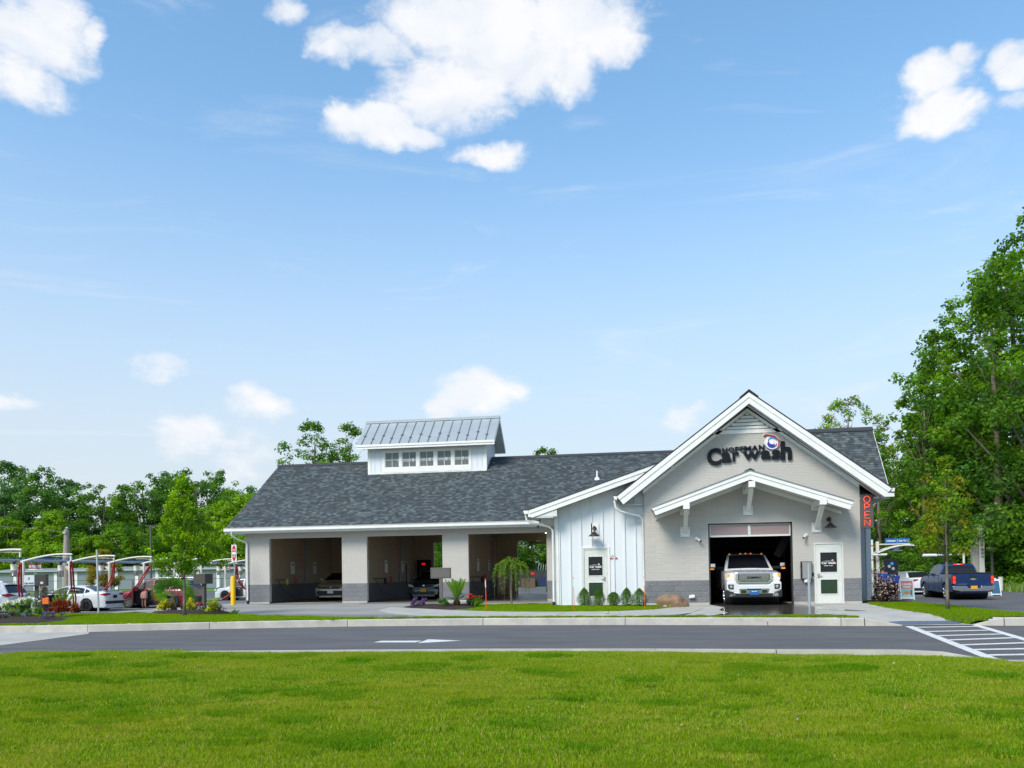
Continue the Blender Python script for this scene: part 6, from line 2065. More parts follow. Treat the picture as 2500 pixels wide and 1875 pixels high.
mt_ = aframe(af)
ptop = MB().box(-.25, .25, -.012, .0, .52, .88, mt_).build('poster_top', mat('coral', (.62, .20, .16), .6), af)
pbot = MB().box(-.25, .25, -.012, .0, .12, .52, mt_).build('poster_bottom', mat('teal', (.22, .50, .46), .6), af)
for (s_, x0, x1, z0, z1) in (('SUMMER', -.21, .21, .69, .78), ("Washin'", -.17, .17, .57, .67)):
    o = text_fit('lettering', s_, M['white'], af, x0, x1, z0, z1, -.014, .003, bold=.03)
    o.matrix_local = mt_
MB().box(-.16, .12, -.02, -.013, .26, .36, mt_).box(-.10, .10, -.02, -.013, .36, .41, mt_).build('van_picture', mat('van_orange', (.60, .20, .05), .6), af)
MB().prism([(.15, .22), (.19, .25), (.19, .45), (.17, .49), (.15, .45)], -.024, -.0135).build('surfboard_picture', M['navy'], af).matrix_local = mt_
for x in (-.10, .06):
    MB().lathe([(0, -.025), (.025, -.024), (.025, -.014)], 10, 'y', (x, 0, .255)).build('wheel_picture', M['white'], af).matrix_local = mt_
MB().box(-.2, .2, -.016, -.0125, .16, .175, mt_).box(-.17, .17, -.016, -.0125, .19, .205, mt_).build('small_print', M['white'], af, kind='stuff')
a2 = thing('sandwich_board', 'white A-frame board with a dark blue panel behind the right wheel of the pickup', 'sign', (20.2, 52.0, -.5), R(10))
mt_ = aframe(a2)
MB().box(-.25, .25, -.012, .0, .12, .88, mt_).build('poster', mat('blue_poster', (.03, .12, .22), .5), a2)
mo = thing('monument_sign', 'tall narrow pale pylon with vertical HOFFMAN letters and a round swirl on top', 'sign', (24.2, 64.5, -.5))
MB().box(-.62, -.22, -.2, .2, 0, 4.35).build('rear_column', mat('pylon_grey', (.30, .29, .26), .6), mo)
MB().prism([(-.20, 0), (.22, 0), (.16, 2.0), (.22, 4.3), (-.16, 4.3)], -.22, .10).build('column', mat('pylon', (.52, .52, .49), .5), mo)
MB().lathe([(0, -.27), (.24, -.27), (.24, .05), (0, .05)], 24, 'y', (.03, 0, 4.48)).build('disc', mat('pylon2', (.55, .55, .52), .5), mo)
MB().lathe([(.10, -.285), (.16, -.285), (.16, -.27), (.10, -.27), (.10, -.285)], 24, 'y', (.03, 0, 4.48)).build('ring', M['galv'], mo)
for i, ch in enumerate('HOFFMAN'):
    text_fit('letter', ch, M['taupe'], mo, -.04, .10, 3.92 - i * .27, 4.08 - i * .27, -.225, .02, bold=.03)
for i, (x, y, h_, lab, arm) in enumerate(((24.95, 64.55, 5.35, 'brown street lamp with a flat arm beside the pale HOFFMAN pylon', -.8), (-46.6, 73.7, 6.9, 'tall brown street lamp behind the vacuum row', 1.1))):
    o = thing('street_lamp', lab, 'street lamp', (x, y, -.5), 0, 'brown street lamps')
    MB().box(-.07, .07, -.07, .07, 0, h_).build('pole', M['brown_post'], o)
    MB().box(min(0, arm), max(0, arm), -.05, .05, h_ - .14, h_ - .06).box(min(arm * .45, arm), max(arm * .45, arm), -.14, .14, h_ - .15, h_ - .07).build('lamp_head', M['brown_post'], o)
    if i == 0:
        MB().sphere((-.2, 0, 3.0), .1, 8, 6, (1.4, .8, .9)).build('camera', M['white'], o)
wb_ = MB().tube([(0, 0, 0), (0, 0, .95)], .15, 12).build('bollard', M['arch'], None, loc=(24.7, 62.5, -.5), smooth=40)
tag(wb_, 'short pale bollard at the edge of the meadow right of the pickup', 'bollard')
sh = thing('shed_fence', 'pale board fence standing in the bushes behind the small street tree', 'fence', (24.4, 75.5, -.5))
for k in range(16):
    MB().box(-1.9 + k * .24, -1.9 + k * .24 + .22, -.02, .02, 0, 2.65 - (.05 if k % 2 else 0)).build('board', mat('grey_board', (.30, .28, .25), .8) if k == 0 else bpy.data.materials['grey_board'], sh)

# ================================================================ LEFT BACKGROUND
# chain fence
cf = thing('chain_fence', 'thin black metal fence in front of the storage building', 'fence', (0, 0, 0))
p0, p1 = Vector((-104, 81.0, 0)), Vector((-36, 91.5, 0))
n_ = 23
for k in range(n_ + 1):
    p = p0.lerp(p1, k / n_)
    MB().tube([(p.x, p.y, -.55), (p.x, p.y, 1.15)], .035, 6).build('post', M['black'], cf)
MB().tube([(p0.x, p0.y, 1.12), (p1.x, p1.y, 1.12)], .025, 6).build('top_rail', M['black'], cf)
MB().tube([(p0.x, p0.y, -.35), (p1.x, p1.y, -.35)], .02, 6).build('bottom_rail', M['black'], cf)
st = thing('storage_building', 'long low grey self storage building with roll-up doors behind the vacuum row', 'building', (-104, 120.4, -.5), math.atan2(6, 40))
LS = 92
MB().box(0, LS, .15, 9, 0, 3.1).build('wall', M['storage_wall'], st)
MB().prism([(-.35, 3.0), (-.35, 3.25), (9.2, 3.9), (9.2, 3.6)], -.4, LS + .4, 'yz').build('roof', mat('storage_roof', (.30, .32, .34), .5), st)
MB().box(-.3, LS + .3, -.45, -.30, 3.05, 3.25).build('gutter', M['galv'], st)
k = 0
x = .6
while x < LS - 3:
    MB().box(x, x + 2.7, .06, .14, 0, 2.55).build('roll_up_door', M['storage_door'], st)
    MB().box(x + 2.75, x + 3.25, .0, .149, 0, 2.95).build('pillar', M['white'], st)
    x += 3.3
up = thing('utility_pole', 'weathered wooden utility pole standing behind the white sedan', 'utility pole', (-51.2, 67.9, -.5))
MB().tube([(0, 0, 0), (0, 0, 3.4), (.05, 0, 6.3)], [.38, .33, .20], 10).build('pole', M['wood'], up, smooth=60)
MB().box(-.15, .15, -.30, -.2, 5.9, 6.1).sphere((.15, -.1, 6.4), .13, 8, 6).build('insulator', M['galv'], up)
for (a, b, lab) in (((-51.2, 67.9, 5.6), (-95, 58, 11.5), 'thin overhead wire running up to the left from the wooden pole'), ((-51.2, 67.9, 5.4), (-58.5, 80, 5.0), 'thin wire leading back from the wooden pole into the trees'), ((9.9, 60, 4.2), (45, 66, 4.6), 'thin overhead wire before the right wood')):
    pts = [Vector(a).lerp(Vector(b), t_ / 10) - Vector((0, 0, .5 * math.sin(PI * t_ / 10))) for t_ in range(11)]
    o = MB().tube(pts, .02, 4).build('overhead_wire', M['black'])
    tag(o, lab, 'wire')
dm = thing('dumpster_enclosure', 'dark fenced dumpster yard with a small red warning sign seen through the right bay', 'enclosure', (-13.8, 94, -.5))
for k in range(10):
    MB().box(k * .42, k * .42 + .39, 0, .04, .1, 2.0).build('panel', M['dark_frame'], dm)
MB().box(.3, 1.9, -.7, -.3, .0, 1.1).build('crate', mat('brownish', (.12, .08, .05), .8), dm)
MB().box(2.3, 3.4, -.5, -.1, .1, 1.2).build('bin', M['inner_blue'], dm)
MB().box(1.35, 1.75, -.05, -.01, 1.45, 1.75).build('warning_sign', M['red'], dm)
rl = MB()
for k in range(9):
    MB().bar((2.0 + .28 * k, .6, 1.2), (2.2 + .28 * k, .6, 2.7), .12, .05).build('slat', M['galv'], dm)
wt_ = thing('trash_can', 'small dark bin with a green plant left of the white crossover', 'bin', (-33.6, 63.0, -.5))
MB().lathe([(.28, 0), (.33, .9), (.35, .95), (.3, .95)], 14, 'z').build('bin', M['brown_box'], wt_)

# ================================================================ PEOPLE


def skin_obj(name, joints, edges, m, parent, lv=2):
    """joints: list of (x,y,z,rx,ry); one continuous surface over the skeleton"""
    me = bpy.data.meshes.new(name)
    me.from_pydata([j[:3] for j in joints], edges, [])
    o = bpy.data.objects.new(name, me)
    col.objects.link(o)
    o.parent = parent
    md = o.modifiers.new('skin', 'SKIN')
    md.use_smooth_shade = True
    sv = me.skin_vertices[0].data
    for i, j in enumerate(joints):
        sv[i].radius = (j[3], j[4] if len(j) > 4 else j[3])
        sv[i].use_root = (i == 0)
    sb = o.modifiers.new('sub', 'SUBSURF')
    sb.levels = lv
    sb.render_levels = lv
    me.materials.append(m)
    return o


def person(name, lab, loc, rz, J, skin, group=None):
    """J: dict of joint positions in the figure's frame (faces -y)"""
    root = thing(name, lab, 'person', loc, rz, group)
    ks_ = ['pelvis', 'waist', 'chest', 'neck', 'head0', 'head1',
           'sl', 'el', 'hl', 'sr', 'er', 'hr', 'tl', 'kl', 'al', 'fl', 'tr', 'kr', 'ar', 'fr', 'gl', 'gr']
    rad = dict(pelvis=(.15, .11), waist=(.12, .09), chest=(.15, .10), neck=(.055, .055), head0=(.075, .085), head1=(.085, .095),
               sl=(.06, .06), el=(.042, .042), hl=(.03, .03), sr=(.06, .06), er=(.042, .042), hr=(.03, .03),
               tl=(.09, .09), kl=(.06, .06), al=(.04, .04), fl=(.04, .03), tr=(.09, .09), kr=(.06, .06), ar=(.04, .04), fr=(.04, .03), gl=(.035, .02), gr=(.035, .02))
    idx = {k_: i for i, k_ in enumerate(ks_)}
    jt = [(*J[k_], *rad[k_]) for k_ in ks_]
    E_ = [('pelvis', 'waist'), ('waist', 'chest'), ('chest', 'neck'), ('neck', 'head0'), ('head0', 'head1'), ('chest', 'sl'), ('sl', 'el'), ('el', 'hl'), ('hl', 'gl'), ('chest', 'sr'), ('sr', 'er'), ('er', 'hr'), ('hr', 'gr'),
          ('pelvis', 'tl'), ('tl', 'kl'), ('kl', 'al'), ('al', 'fl'), ('pelvis', 'tr'), ('tr', 'kr'), ('kr', 'ar'), ('ar', 'fr')]
    skin_obj('body', jt, [(idx[a], idx[b]) for a, b in E_], skin, root)
    return root


def chain(name, m, root, pts, lv=2):
    return skin_obj(name, pts, [(i, i + 1) for i in range(len(pts) - 1)], m, root, lv)


def cloth(name, m, root, rings, n=16):
    """rings: (x, y, z, rx, ry)"""
    vs, fs = [], []
    for (x, y, z, rx, ry) in rings:
        for k_ in range(n):
            a = 2 * PI * k_ / n
            f = 1 + .04 * math.sin(a * 5)
            vs.append((x + rx * f * math.cos(a), y + ry * f * math.sin(a), z))
    for i in range(len(rings) - 1):
        for k_ in range(n):
            a, b = i * n + k_, i * n + (k_ + 1) % n
            fs.append((a, b, b + n, a + n))
    return MB().add(vs, fs).build(name, m, root, smooth=180)


def face(root, h, r=.09, hairm=None, beard=False, fwd_=(0, -1, 0), ln=.0):
    h = Vector(h)
    f = Vector(fwd_).normalized()
    s = f.cross(Vector((0, 0, 1))).normalized()
    MB().sphere(tuple(h + f * (r + .012) + Vector((0, 0, -.01))), .016, 6, 5, (1, 1, 1.4)).build('nose', M['skin'], root)
    for q in (-1, 1):
        MB().sphere(tuple(h + f * (r - .004) + s * q * .035 + Vector((0, 0, .015))), .011, 6, 5).build('eye', M['black'], root)
        MB().sphere(tuple(h + s * q * (r - .002)), .02, 6, 5, (.6, .8, 1.3)).build('ear', M['skin'], root)
    MB().sphere(tuple(h + f * (r - .008) + Vector((0, 0, -.05))), .018, 6, 4, (1.3, 1, .4)).build('mouth', M['logo_red'], root)
    if hairm:
        MB().sphere(tuple(h - f * .022 + Vector((0, 0, .032))), r + .022, 14, 10, (1, 1, 1)).build('hair', hairm, root, smooth=180)
        if ln:
            MB().sphere(tuple(h - f * .09 + Vector((0, 0, -.06))), .06, 10, 8, (1, .8, 2.0)).build('ponytail', hairm, root, smooth=180)
    if beard:
        MB().sphere(tuple(h + f * .045 + Vector((0, 0, -.065))), .06, 10, 8, (1, 1, .8)).build('beard', M['hair'], root, smooth=180)


def hand(root, p, d, m, nm='hand'):
    """small hand: palm plus five bent fingers, in direction d"""
    p, d = Vector(p), Vector(d).normalized()
    s = d.cross(Vector((0.3, 1, .1))).normalized()
    mb = MB()
    mb.sphere(tuple(p + d * .03), .032, 8, 6, (1, .8, 1))
    for k_ in range(4):
        q = p + d * .055 + s * (k_ - 1.5) * .016
        mb.tube([q, q + d * (.035 + .006 * (1.5 - abs(k_ - 1.5))), q + d * .055 + s.cross(d) * .02], [.009, .008, .006], 6)
    q = p + d * .02 - s * .03
    mb.tube([q, q + d * .03 - s * .02, q + d * .05 - s * .015], [.010, .009, .007], 6)
    return mb.build(nm, m, root, smooth=180)


ST = dict(pelvis=(0, 0, .93), waist=(0, 0, 1.08), chest=(0, 0, 1.30), neck=(0, 0, 1.46), head0=(0, -.02, 1.55), head1=(0, -.02, 1.63),
          sl=(-.19, 0, 1.40), el=(-.24, .02, 1.13), hl=(-.22, -.12, .90), gl=(-.21, -.16, .84), sr=(.19, 0, 1.40), er=(.24, .02, 1.13), hr=(.22, -.10, .90), gr=(.21, -.14, .84),
          tl=(-.10, 0, .85), kl=(-.11, -.02, .48), al=(-.11, .02, .09), fl=(-.12, -.12, .04), tr=(.10, 0, .85), kr=(.11, -.02, .48), ar=(.11, .02, .09), fr=(.12, -.12, .04))
# woman in green top and long dark skirt, walking right, orange bag in her hand
J = dict(ST)
J.update(kl=(-.10, -.14, .50), al=(-.10, -.12, .10), fl=(-.10, -.26, .05), kr=(.10, .02, .50), ar=(.10, .22, .14), fr=(.10, .12, .06), el=(-.25, -.02, 1.14), hl=(-.22, -.22, .98), gl=(-.21, -.28, .93), chest=(0, -.03, 1.30), sl=(-.19, -.03, 1.40), sr=(.19, -.03, 1.40))
wy = person('person', 'woman in green top and long black skirt carrying an orange bag beside the white sedan', (-29.95, 38.0, -.5), R(100), J, M['skin_dark'])
chain('shirt', mat('olive_cloth', (.20, .19, .08), .9), wy, [(0, -.01, 1.0, .165, .13), (0, -.01, 1.15, .16, .12), (0, -.03, 1.33, .17, .12), (0, -.03, 1.43, .10, .08)])
for s in (-1, 1):
    chain('sleeve', bpy.data.materials['olive_cloth'], wy, [(s * .15, -.03, 1.40, .08, .08), (s * .23, -.01, 1.20, .07, .07)])
cloth('skirt', M['black'], wy, [(0, 0, 1.05, .17, .14), (0, 0, .9, .21, .19), (0, .02, .55, .26, .28), (0, .05, .12, .30, .38)])
face(wy, (0, -.02, 1.61), .09, M['hair'], ln=1)
hand(wy, (-.21, -.28, .93), (0, -.3, -1), M['skin_dark'])
hand(wy, (.21, -.14, .84), (0, -.2, -1), M['skin_dark'])
bag = MB().prism([(-.16, .0), (.16, .0), (.18, .30), (-.14, .34)], -.05, .05, 'yz').build('bag', mat('orange_bag', (.85, .16, .01), .6), None, bevel=.02)
bag.location = (-28.27, 39.98, .06)
bag.rotation_euler = (0, 0, R(100))
bag.location.x, bag.location.y = (-29.62, 37.76)
tag(bag, 'orange carrier bag in the hand of the woman in the green top', 'bag')

# woman bending into the red SUV
J = dict(pelvis=(0, 0, .88), waist=(0, -.10, .99), chest=(0, -.30, 1.08), neck=(0, -.45, 1.12), head0=(0, -.52, 1.12), head1=(0, -.60, 1.10),
         sl=(-.19, -.36, 1.10), el=(-.24, -.50, .90), hl=(-.22, -.70, .82), gl=(-.21, -.77, .82), sr=(.19, -.36, 1.10), er=(.24, -.52, .92), hr=(.20, -.72, .84), gr=(.2, -.79, .84),
         tl=(-.10, .02, .80), kl=(-.10, .03, .46), al=(-.10, .03, .09), fl=(-.11, -.10, .04), tr=(.10, .02, .80), kr=(.10, .03, .46), ar=(.10, .03, .09), fr=(.11, -.10, .04))
wr2 = person('person', 'woman in red top and striped shorts bending into the red SUV', (-29.25, 45.55, -.5), R(172), J, M['skin'])
chain('shirt', mat('red_top', (.22, .02, .03), .9), wr2, [(0, -.04, .96, .15, .12), (0, -.18, 1.04, .15, .11), (0, -.34, 1.09, .15, .10)])
cloth('shorts', mat('striped_cloth', (.55, .33, .27), .9, c2=(.30, .12, .10), scale=3, stretch=(14, 14, 0.2)), wr2, [(0, -.06, 1.0, .16, .13), (0, .02, .88, .21, .19), (0, .03, .72, .23, .19), (0, .03, .60, .24, .18)])
face(wr2, (0, -.58, 1.10), .09, M['hair_red'], fwd_=(0, -1, -.3), ln=1)
for s in (-1, 1):
    hand(wr2, (s * .205, -.78, .83), (0, -1, -.1), M['skin'])
# attendant in blue beside the menu screen
J = dict(ST)
J.update(hl=(-.16, -.20, 1.06), gl=(-.10, -.24, 1.08), er=(.24, .0, 1.14), hr=(.15, -.20, 1.04), gr=(.09, -.24, 1.07), head0=(0, -.04, 1.55), head1=(0, -.06, 1.62))
at_ = person('person', 'bearded attendant in a bright blue shirt looking down beside the menu screen', (12.1, 44.6, -.42), R(12), J, M['skin'])
chain('shirt', mat('blue_cloth', (.005, .10, .50), .8), at_, [(0, 0, .90, .17, .13), (0, 0, 1.10, .165, .125), (0, 0, 1.32, .18, .12), (0, 0, 1.43, .10, .08)])
for s in (-1, 1):
    chain('sleeve', bpy.data.materials['blue_cloth'], at_, [(s * .15, 0, 1.40, .08, .08), (s * .235, .01, 1.17, .07, .07)])
    chain('trouser_leg', M['black'], at_, [(s * .09, 0, .92, .12, .12), (s * .11, -.02, .48, .09, .09), (s * .11, .02, .10, .075, .075)])
    hand(at_, (s * .095, -.24, 1.07), (-s * .5, -1, 0), M['skin'])
face(at_, (0, -.05, 1.61), .09, M['hair'], beard=True)
# driver of the white pickup
J = dict(ST)
for k_ in J:
    J[k_] = (J[k_][0], J[k_][1], J[k_][2] - .30)
for k_ in ('kl', 'kr'):
    J[k_] = (J[k_][0], -.45, .62)
for k_ in ('al', 'ar', 'fl', 'fr'):
    J[k_] = (J[k_][0], -.55 if k_[0] == 'a' else -.65, .25)
J.update(hl=(-.15, -.42, 1.02), gl=(-.13, -.48, 1.03), hr=(.15, -.42, 1.02), gr=(.13, -.48, 1.03))
dr = person('person', 'driver in a blue shirt behind the windshield of the white pickup', (4.28, 32.75, .06), 0, J, M['skin'])
chain('shirt', bpy.data.materials['blue_cloth'], dr, [(0, 0, .62, .17, .13), (0, 0, .82, .165, .125), (0, 0, 1.02, .18, .12), (0, 0, 1.13, .10, .08)])
face(dr, (0, -.02, 1.31), .09, M['hair'])
# ================================================================ VEGETATION
import numpy as np
rng = np.random.default_rng(5)


def leaf_mesh(name, P, Nn, size, cols, asp=0.62, fold=0.25):
    """one folded leaf (two quads' worth of triangles) per row of P"""
    n = len(P)
    Nn = Nn / np.linalg.norm(Nn, axis=1, keepdims=True)
    t = rng.normal(size=(n, 3))
    t -= Nn * (t * Nn).sum(1, keepdims=True)
    t /= np.linalg.norm(t, axis=1, keepdims=True)
    b = np.cross(Nn, t)
    s = size[:, None] if hasattr(size, '__len__') else size
    a0 = P - t * s * .5
    a1 = P + t * s * .5
    l = P + b * s * .5 * asp + Nn * s * fold * .3
    r = P - b * s * .5 * asp + Nn * s * fold * .3
    V = np.stack([a0, l, a1, r], 1).reshape(-1, 3)
    me = bpy.data.meshes.new(name)
    me.vertices.add(4 * n)
    me.vertices.foreach_set('co', V.astype(np.float32).ravel())
    idx = np.arange(n)[:, None] * 4
    F = np.concatenate([idx + np.array([[0, 1, 2]]), idx + np.array([[0, 2, 3]])], 1).reshape(-1)
    me.loops.add(len(F))
    me.loops.foreach_set('vertex_index', F.astype(np.int32))
    me.polygons.add(2 * n)
    me.polygons.foreach_set('loop_start', np.arange(0, 6 * n, 3, dtype=np.int32))
    me.polygons.foreach_set('loop_total', np.full(2 * n, 3, dtype=np.int32))
    me.update(calc_edges=True)
    at = me.attributes.new('col', 'FLOAT_COLOR', 'FACE')
    C4 = np.ones((n, 4), np.float32)
    C4[:, :3] = cols
    at.data.foreach_set('color', np.repeat(C4, 2, axis=0).ravel())
    return me


def clump_leaves(centres, radii, counts, size, pal, up=.6, flat=.75, jit=.25, cjit=.18):
    Ps, Ns, Ss, Cs = [], [], [], []
    pal = np.array(pal)
    for c, r_, k in zip(centres, radii, counts):
        k = int(k)
        d = rng.normal(size=(k, 3))
        d /= np.linalg.norm(d, axis=1, keepdims=True)
        rr = r_ * (rng.random(k) ** .45)
        p = d * rr[:, None]
        p[:, 2] *= flat
        Ps.append(p + np.array(c))
        nn = d * .8 + rng.normal(size=(k, 3)) * .6
        nn[:, 2] += up
        Ns.append(nn)
        Ss.append(size * rng.uniform(1 - jit, 1 + jit, k))
        base = pal[rng.integers(len(pal))] * rng.uniform(1 - cjit, 1 + cjit)
        cc = base[None, :] * rng.uniform(.78, 1.22, (k, 1)) * rng.uniform(.94, 1.06, (k, 3))
        Cs.append(cc)
    return np.concatenate(Ps), np.concatenate(Ns), np.concatenate(Ss), np.clip(np.concatenate(Cs), 0, 1)


GREEN_D = [(0.06, 0.152, 0.019), (0.082, 0.193, 0.023), (0.052, 0.126, 0.019), (0.102, 0.224, 0.023)]
GREEN_M = [(0.093, 0.213, 0.017), (0.121, 0.26, 0.019), (0.078, 0.176, 0.016), (0.149, 0.288, 0.021)]
GREEN_L = [(0.17, 0.306, 0.016), (0.215, 0.355, 0.018), (0.135, 0.257, 0.015), (0.234, 0.381, 0.022)]
GREEN_B = [(0.077, 0.175, 0.05), (0.099, 0.208, 0.061), (0.122, 0.24, 0.065)]
OLIVE = [(0.182, 0.182, 0.039), (0.234, 0.215, 0.052), (0.143, 0.169, 0.039)]


def tree_proto(name, H, R0, base, env, ncl, per, lsize, pal, trunk_r, bark, seed, cl_r=.18, gaps=.0, limbs=9, lean=0.0, inner=.35):
    """returns (trunk mesh, crown mesh) ; env: list of (t, radius factor) up the crown"""
    global rng
    rng = np.random.default_rng(seed)
    rnd = random.Random(seed)
    cen, rad = [], []
    ph = [rnd.uniform(0, 6.28) for _ in range(4)]
    tries = 0
    while len(cen) < ncl and tries < ncl * 6:
        tries += 1
        t = rnd.random() ** .9
        a = rnd.uniform(0, 2 * PI)
        re = interp(env, t) * R0
        re *= 1 + .22 * math.sin(2 * a + ph[0] + t * 5) + .16 * math.sin(3 * a + ph[1] - t * 9) + .10 * math.sin(7 * t * 6.28 + ph[2])
        q = re * (inner + (1 - inner) * rnd.random() ** .5)
        z = base + (H - base) * t
        x, y = q * math.cos(a) + lean * t, q * math.sin(a)
        if gaps and noise.noise(Vector((x, y, z)) * (1.6 / (R0 * .45)) + Vector((seed, 0, 0))) < -0.35 + gaps * .3:
            continue
        cen.append((x, y, z - .12 * q))
        rad.append(R0 * cl_r * rnd.uniform(.65, 1.35) * (1.15 - .5 * t))
    cnt = [per * (r_ / (R0 * cl_r)) ** 2 for r_ in rad]
    P, Nn, Sz, Cc = clump_leaves(cen, rad, cnt, lsize, pal)
    crown = leaf_mesh('crown', P, Nn, Sz, Cc)
    crown.materials.append(M['leaf'])
    mb = MB()
    top = H * .88
    pts = []
    for i in range(9):
        t = i / 8
        pts.append((lean * max(0, t - .2) + .03 * H * .2 * math.sin(t * 5 + ph[3]) * t, .02 * H * .2 * math.sin(t * 4 + ph[1]) * t, top * t))
    rs = [trunk_r * (1.25 if i == 0 else 1) * (1 - .82 * (i / 8)) for i in range(9)]
    mb.tube(pts, rs, 9)
    idxs = sorted(range(len(cen)), key=lambda i: rnd.random())[:limbs]
    for i in idxs:
        c = Vector(cen[i])
        t0 = max(base * .75, c.z - (Vector((c.x, c.y, 0)).length) * 1.0 - .1 * H) / top
        t0 = min(max(t0, base * .8 / top), .85)
        k_ = int(t0 * 8)
        a_ = Vector(pts[k_]).lerp(Vector(pts[min(k_ + 1, 8)]), t0 * 8 - k_)
        mid = a_.lerp(c, .5) + Vector((0, 0, .06 * (c - a_).length))
        r0_ = trunk_r * (1 - .82 * t0) * .34
        mb.tube([a_, mid, c], [r0_, r0_ * .6, r0_ * .2], 5)
    trunk = mb.mesh('trunk')
    trunk.materials.append(bark)
    trunk.polygons.foreach_set('use_smooth', [True] * len(trunk.polygons))
    return trunk, crown


TREES = {}


def put_tree(kind, name, label, loc, h, rz=0.0, wide=1.0, cat='tree', group=None):
    tr_, cr_, H = TREES[kind]
    s = h / H
    root = thing(name, label, cat, loc, rz, group)
    root.scale = (s * wide, s * wide, s)
    place(tr_, 'trunk', None, root)
    place(cr_, 'crown', None, root)
    return root


OVAL = [(0, .45), (.15, .85), (.4, 1.0), (.65, .9), (.85, .6), (1, .15)]
COLU = [(0, .6), (.2, .9), (.5, 1.0), (.8, .75), (1, .2)]
SPRD = [(0, .3), (.2, .7), (.5, 1.0), (.8, .95), (1, .5)]
CONE = [(0, .6), (.12, 1.0), (.35, .95), (.6, .72), (.85, .38), (1, .08)]
BUSH = [(0, .8), (.3, 1.0), (.6, .9), (.85, .6), (1, .25)]


def defkind(k, H, *a, **kw):
    t_, c_ = tree_proto(k, H, *a, **kw)
    TREES[k] = (t_, c_, H)


defkind('far_a', 22, 6.4, 1.5, OVAL, 150, 120, .44, GREEN_D + GREEN_B, .35, M['bark'], 11, cl_r=.22, gaps=.35)
defkind('far_b', 22, 4.4, 1.5, COLU, 120, 120, .42, GREEN_B + GREEN_M[:1], .3, M['bark'], 12, cl_r=.27, gaps=.4)
defkind('far_c', 18, 6.2, 1, SPRD, 150, 120, .42, GREEN_D + GREEN_M, .35, M['bark'], 13, cl_r=.21, gaps=.35)
defkind('lime_a', 12, 4.6, .8, OVAL, 85, 120, .40, GREEN_L + GREEN_M[3:], .22, M['bark'], 14, cl_r=.26)
defkind('lime_b', 11, 5.2, .5, BUSH, 85, 120, .40, GREEN_M + GREEN_L[2:3], .22, M['bark'], 15, cl_r=.25)
defkind('thin', 15, 3.6, 7.5, OVAL, 75, 120, .22, GREEN_M + GREEN_D, .20, M['bark'], 16, cl_r=.20, gaps=1.0, limbs=26, inner=.2)
defkind('locust', 17, 3.4, 9, OVAL, 80, 120, .20, OLIVE + GREEN_L + [(.30, .27, .12)], .2, M['bark'], 17, cl_r=.2, gaps=.9, limbs=24)
defkind('big_a', 27, 7.2, 2.5, OVAL, 250, 95, .33, GREEN_D + GREEN_M + GREEN_L[2:3], .55, M['bark'], 18, cl_r=.15, gaps=1.25, limbs=34)
defkind('big_b', 22, 4.8, 1.5, COLU, 170, 95, .32, GREEN_M + GREEN_D[:2] + GREEN_L[2:3], .4, M['bark_pale'], 19, cl_r=.18, gaps=1.2, limbs=26)
defkind('wood_bush', 4, 2.6, .1, BUSH, 70, 130, .20, GREEN_M + GREEN_D, .08, M['bark'], 20, cl_r=.27, limbs=12)

BACKT = [(-126.6, 142.3, 25.3), (-119.3, 141.4, 24.4), (-120.9, 148.2, 24.2), (-110.6, 140.7, 22.8), (-109.1, 145.0, 21.0), (-109.2, 151.0, 18.4), (-98.9, 141.5, 19.6), (-103.5, 153.9, 17.3), (-93.4, 145.4, 21.5), (-92.8, 152.6, 22.8), (-83.5, 146.9, 22.3), (-82.3, 153.2, 22.7), (-72.0, 140.6, 17.9), (-68.1, 139.2, 17.8), (-66.1, 146.6, 15.2)]
bk = ['far_b', 'far_b', 'far_a', 'far_a', 'far_b', 'far_c', 'far_c', 'far_a', 'far_c', 'far_a', 'far_c', 'far_a', 'far_c', 'far_a', 'far_b']
bl_ = ['tall narrow blue-green tree at the left edge of the wood', 'second narrow blue-green tree from the left edge', 'broad dark tree behind the two narrow ones at the left', 'dark rounded tree left of the wooden utility pole', 'narrow blue-green tree above the wooden utility pole', 'low dark tree in the dip of the tree line behind the pole', 'broad dark green tree just right of the utility pole', 'low tree in the gap right of the utility pole', 'tall broad green tree left of the brown street lamp', 'tall dark tree right behind the brown street lamp', 'tall green tree behind the crown of the young street tree', 'dark tall tree right behind the young street tree', 'broad green tree near the left end of the shingle roof', 'rounded tree touching the left roof slope', 'narrow tree peeping over the left roof slope']
for i, ((x, y, h), k_) in enumerate(zip(BACKT, bk)):
    put_tree(k_, 'tree', bl_[i], (x, y, -.6), h, i * 1.7, 1.05, group='trees of the wood behind the storage building')
FRT = [(-114.8, 129.9, 11.0), (-110.6, 131.6, 12.4), (-104.2, 130.6, 10.8), (-102.0, 131.9, 13.6), (-98.4, 133.5, 10.0), (-94.0, 131.1, 9.1), (-90.7, 133.7, 10.6), (-87.0, 135.3, 12.0), (-81.4, 135.1, 10.4), (-77.9, 135.7, 12.5), (-71.9, 134.6, 14.4), (-66.8, 133.3, 15.6), (-64.2, 135.8, 13.6)]
fl = ['bright green low tree at the left edge above the first vacuum arch', 'bright green tree above the leftmost white SUV', 'rounded lime green tree above the first maroon panel', 'tallest lime green tree left of the utility pole', 'low green tree just behind the utility pole top', 'low lime tree right beside the utility pole', 'low green tree right of the yellowish tree', 'dark green tree left of the brown street lamp pole', 'low green tree behind the brown street lamp pole', 'green tree behind the young street tree trunk', 'bright green tree right of the young street tree', 'bright tree behind the DO NOT ENTER sign', 'green tree hidden partly by the left roof end']
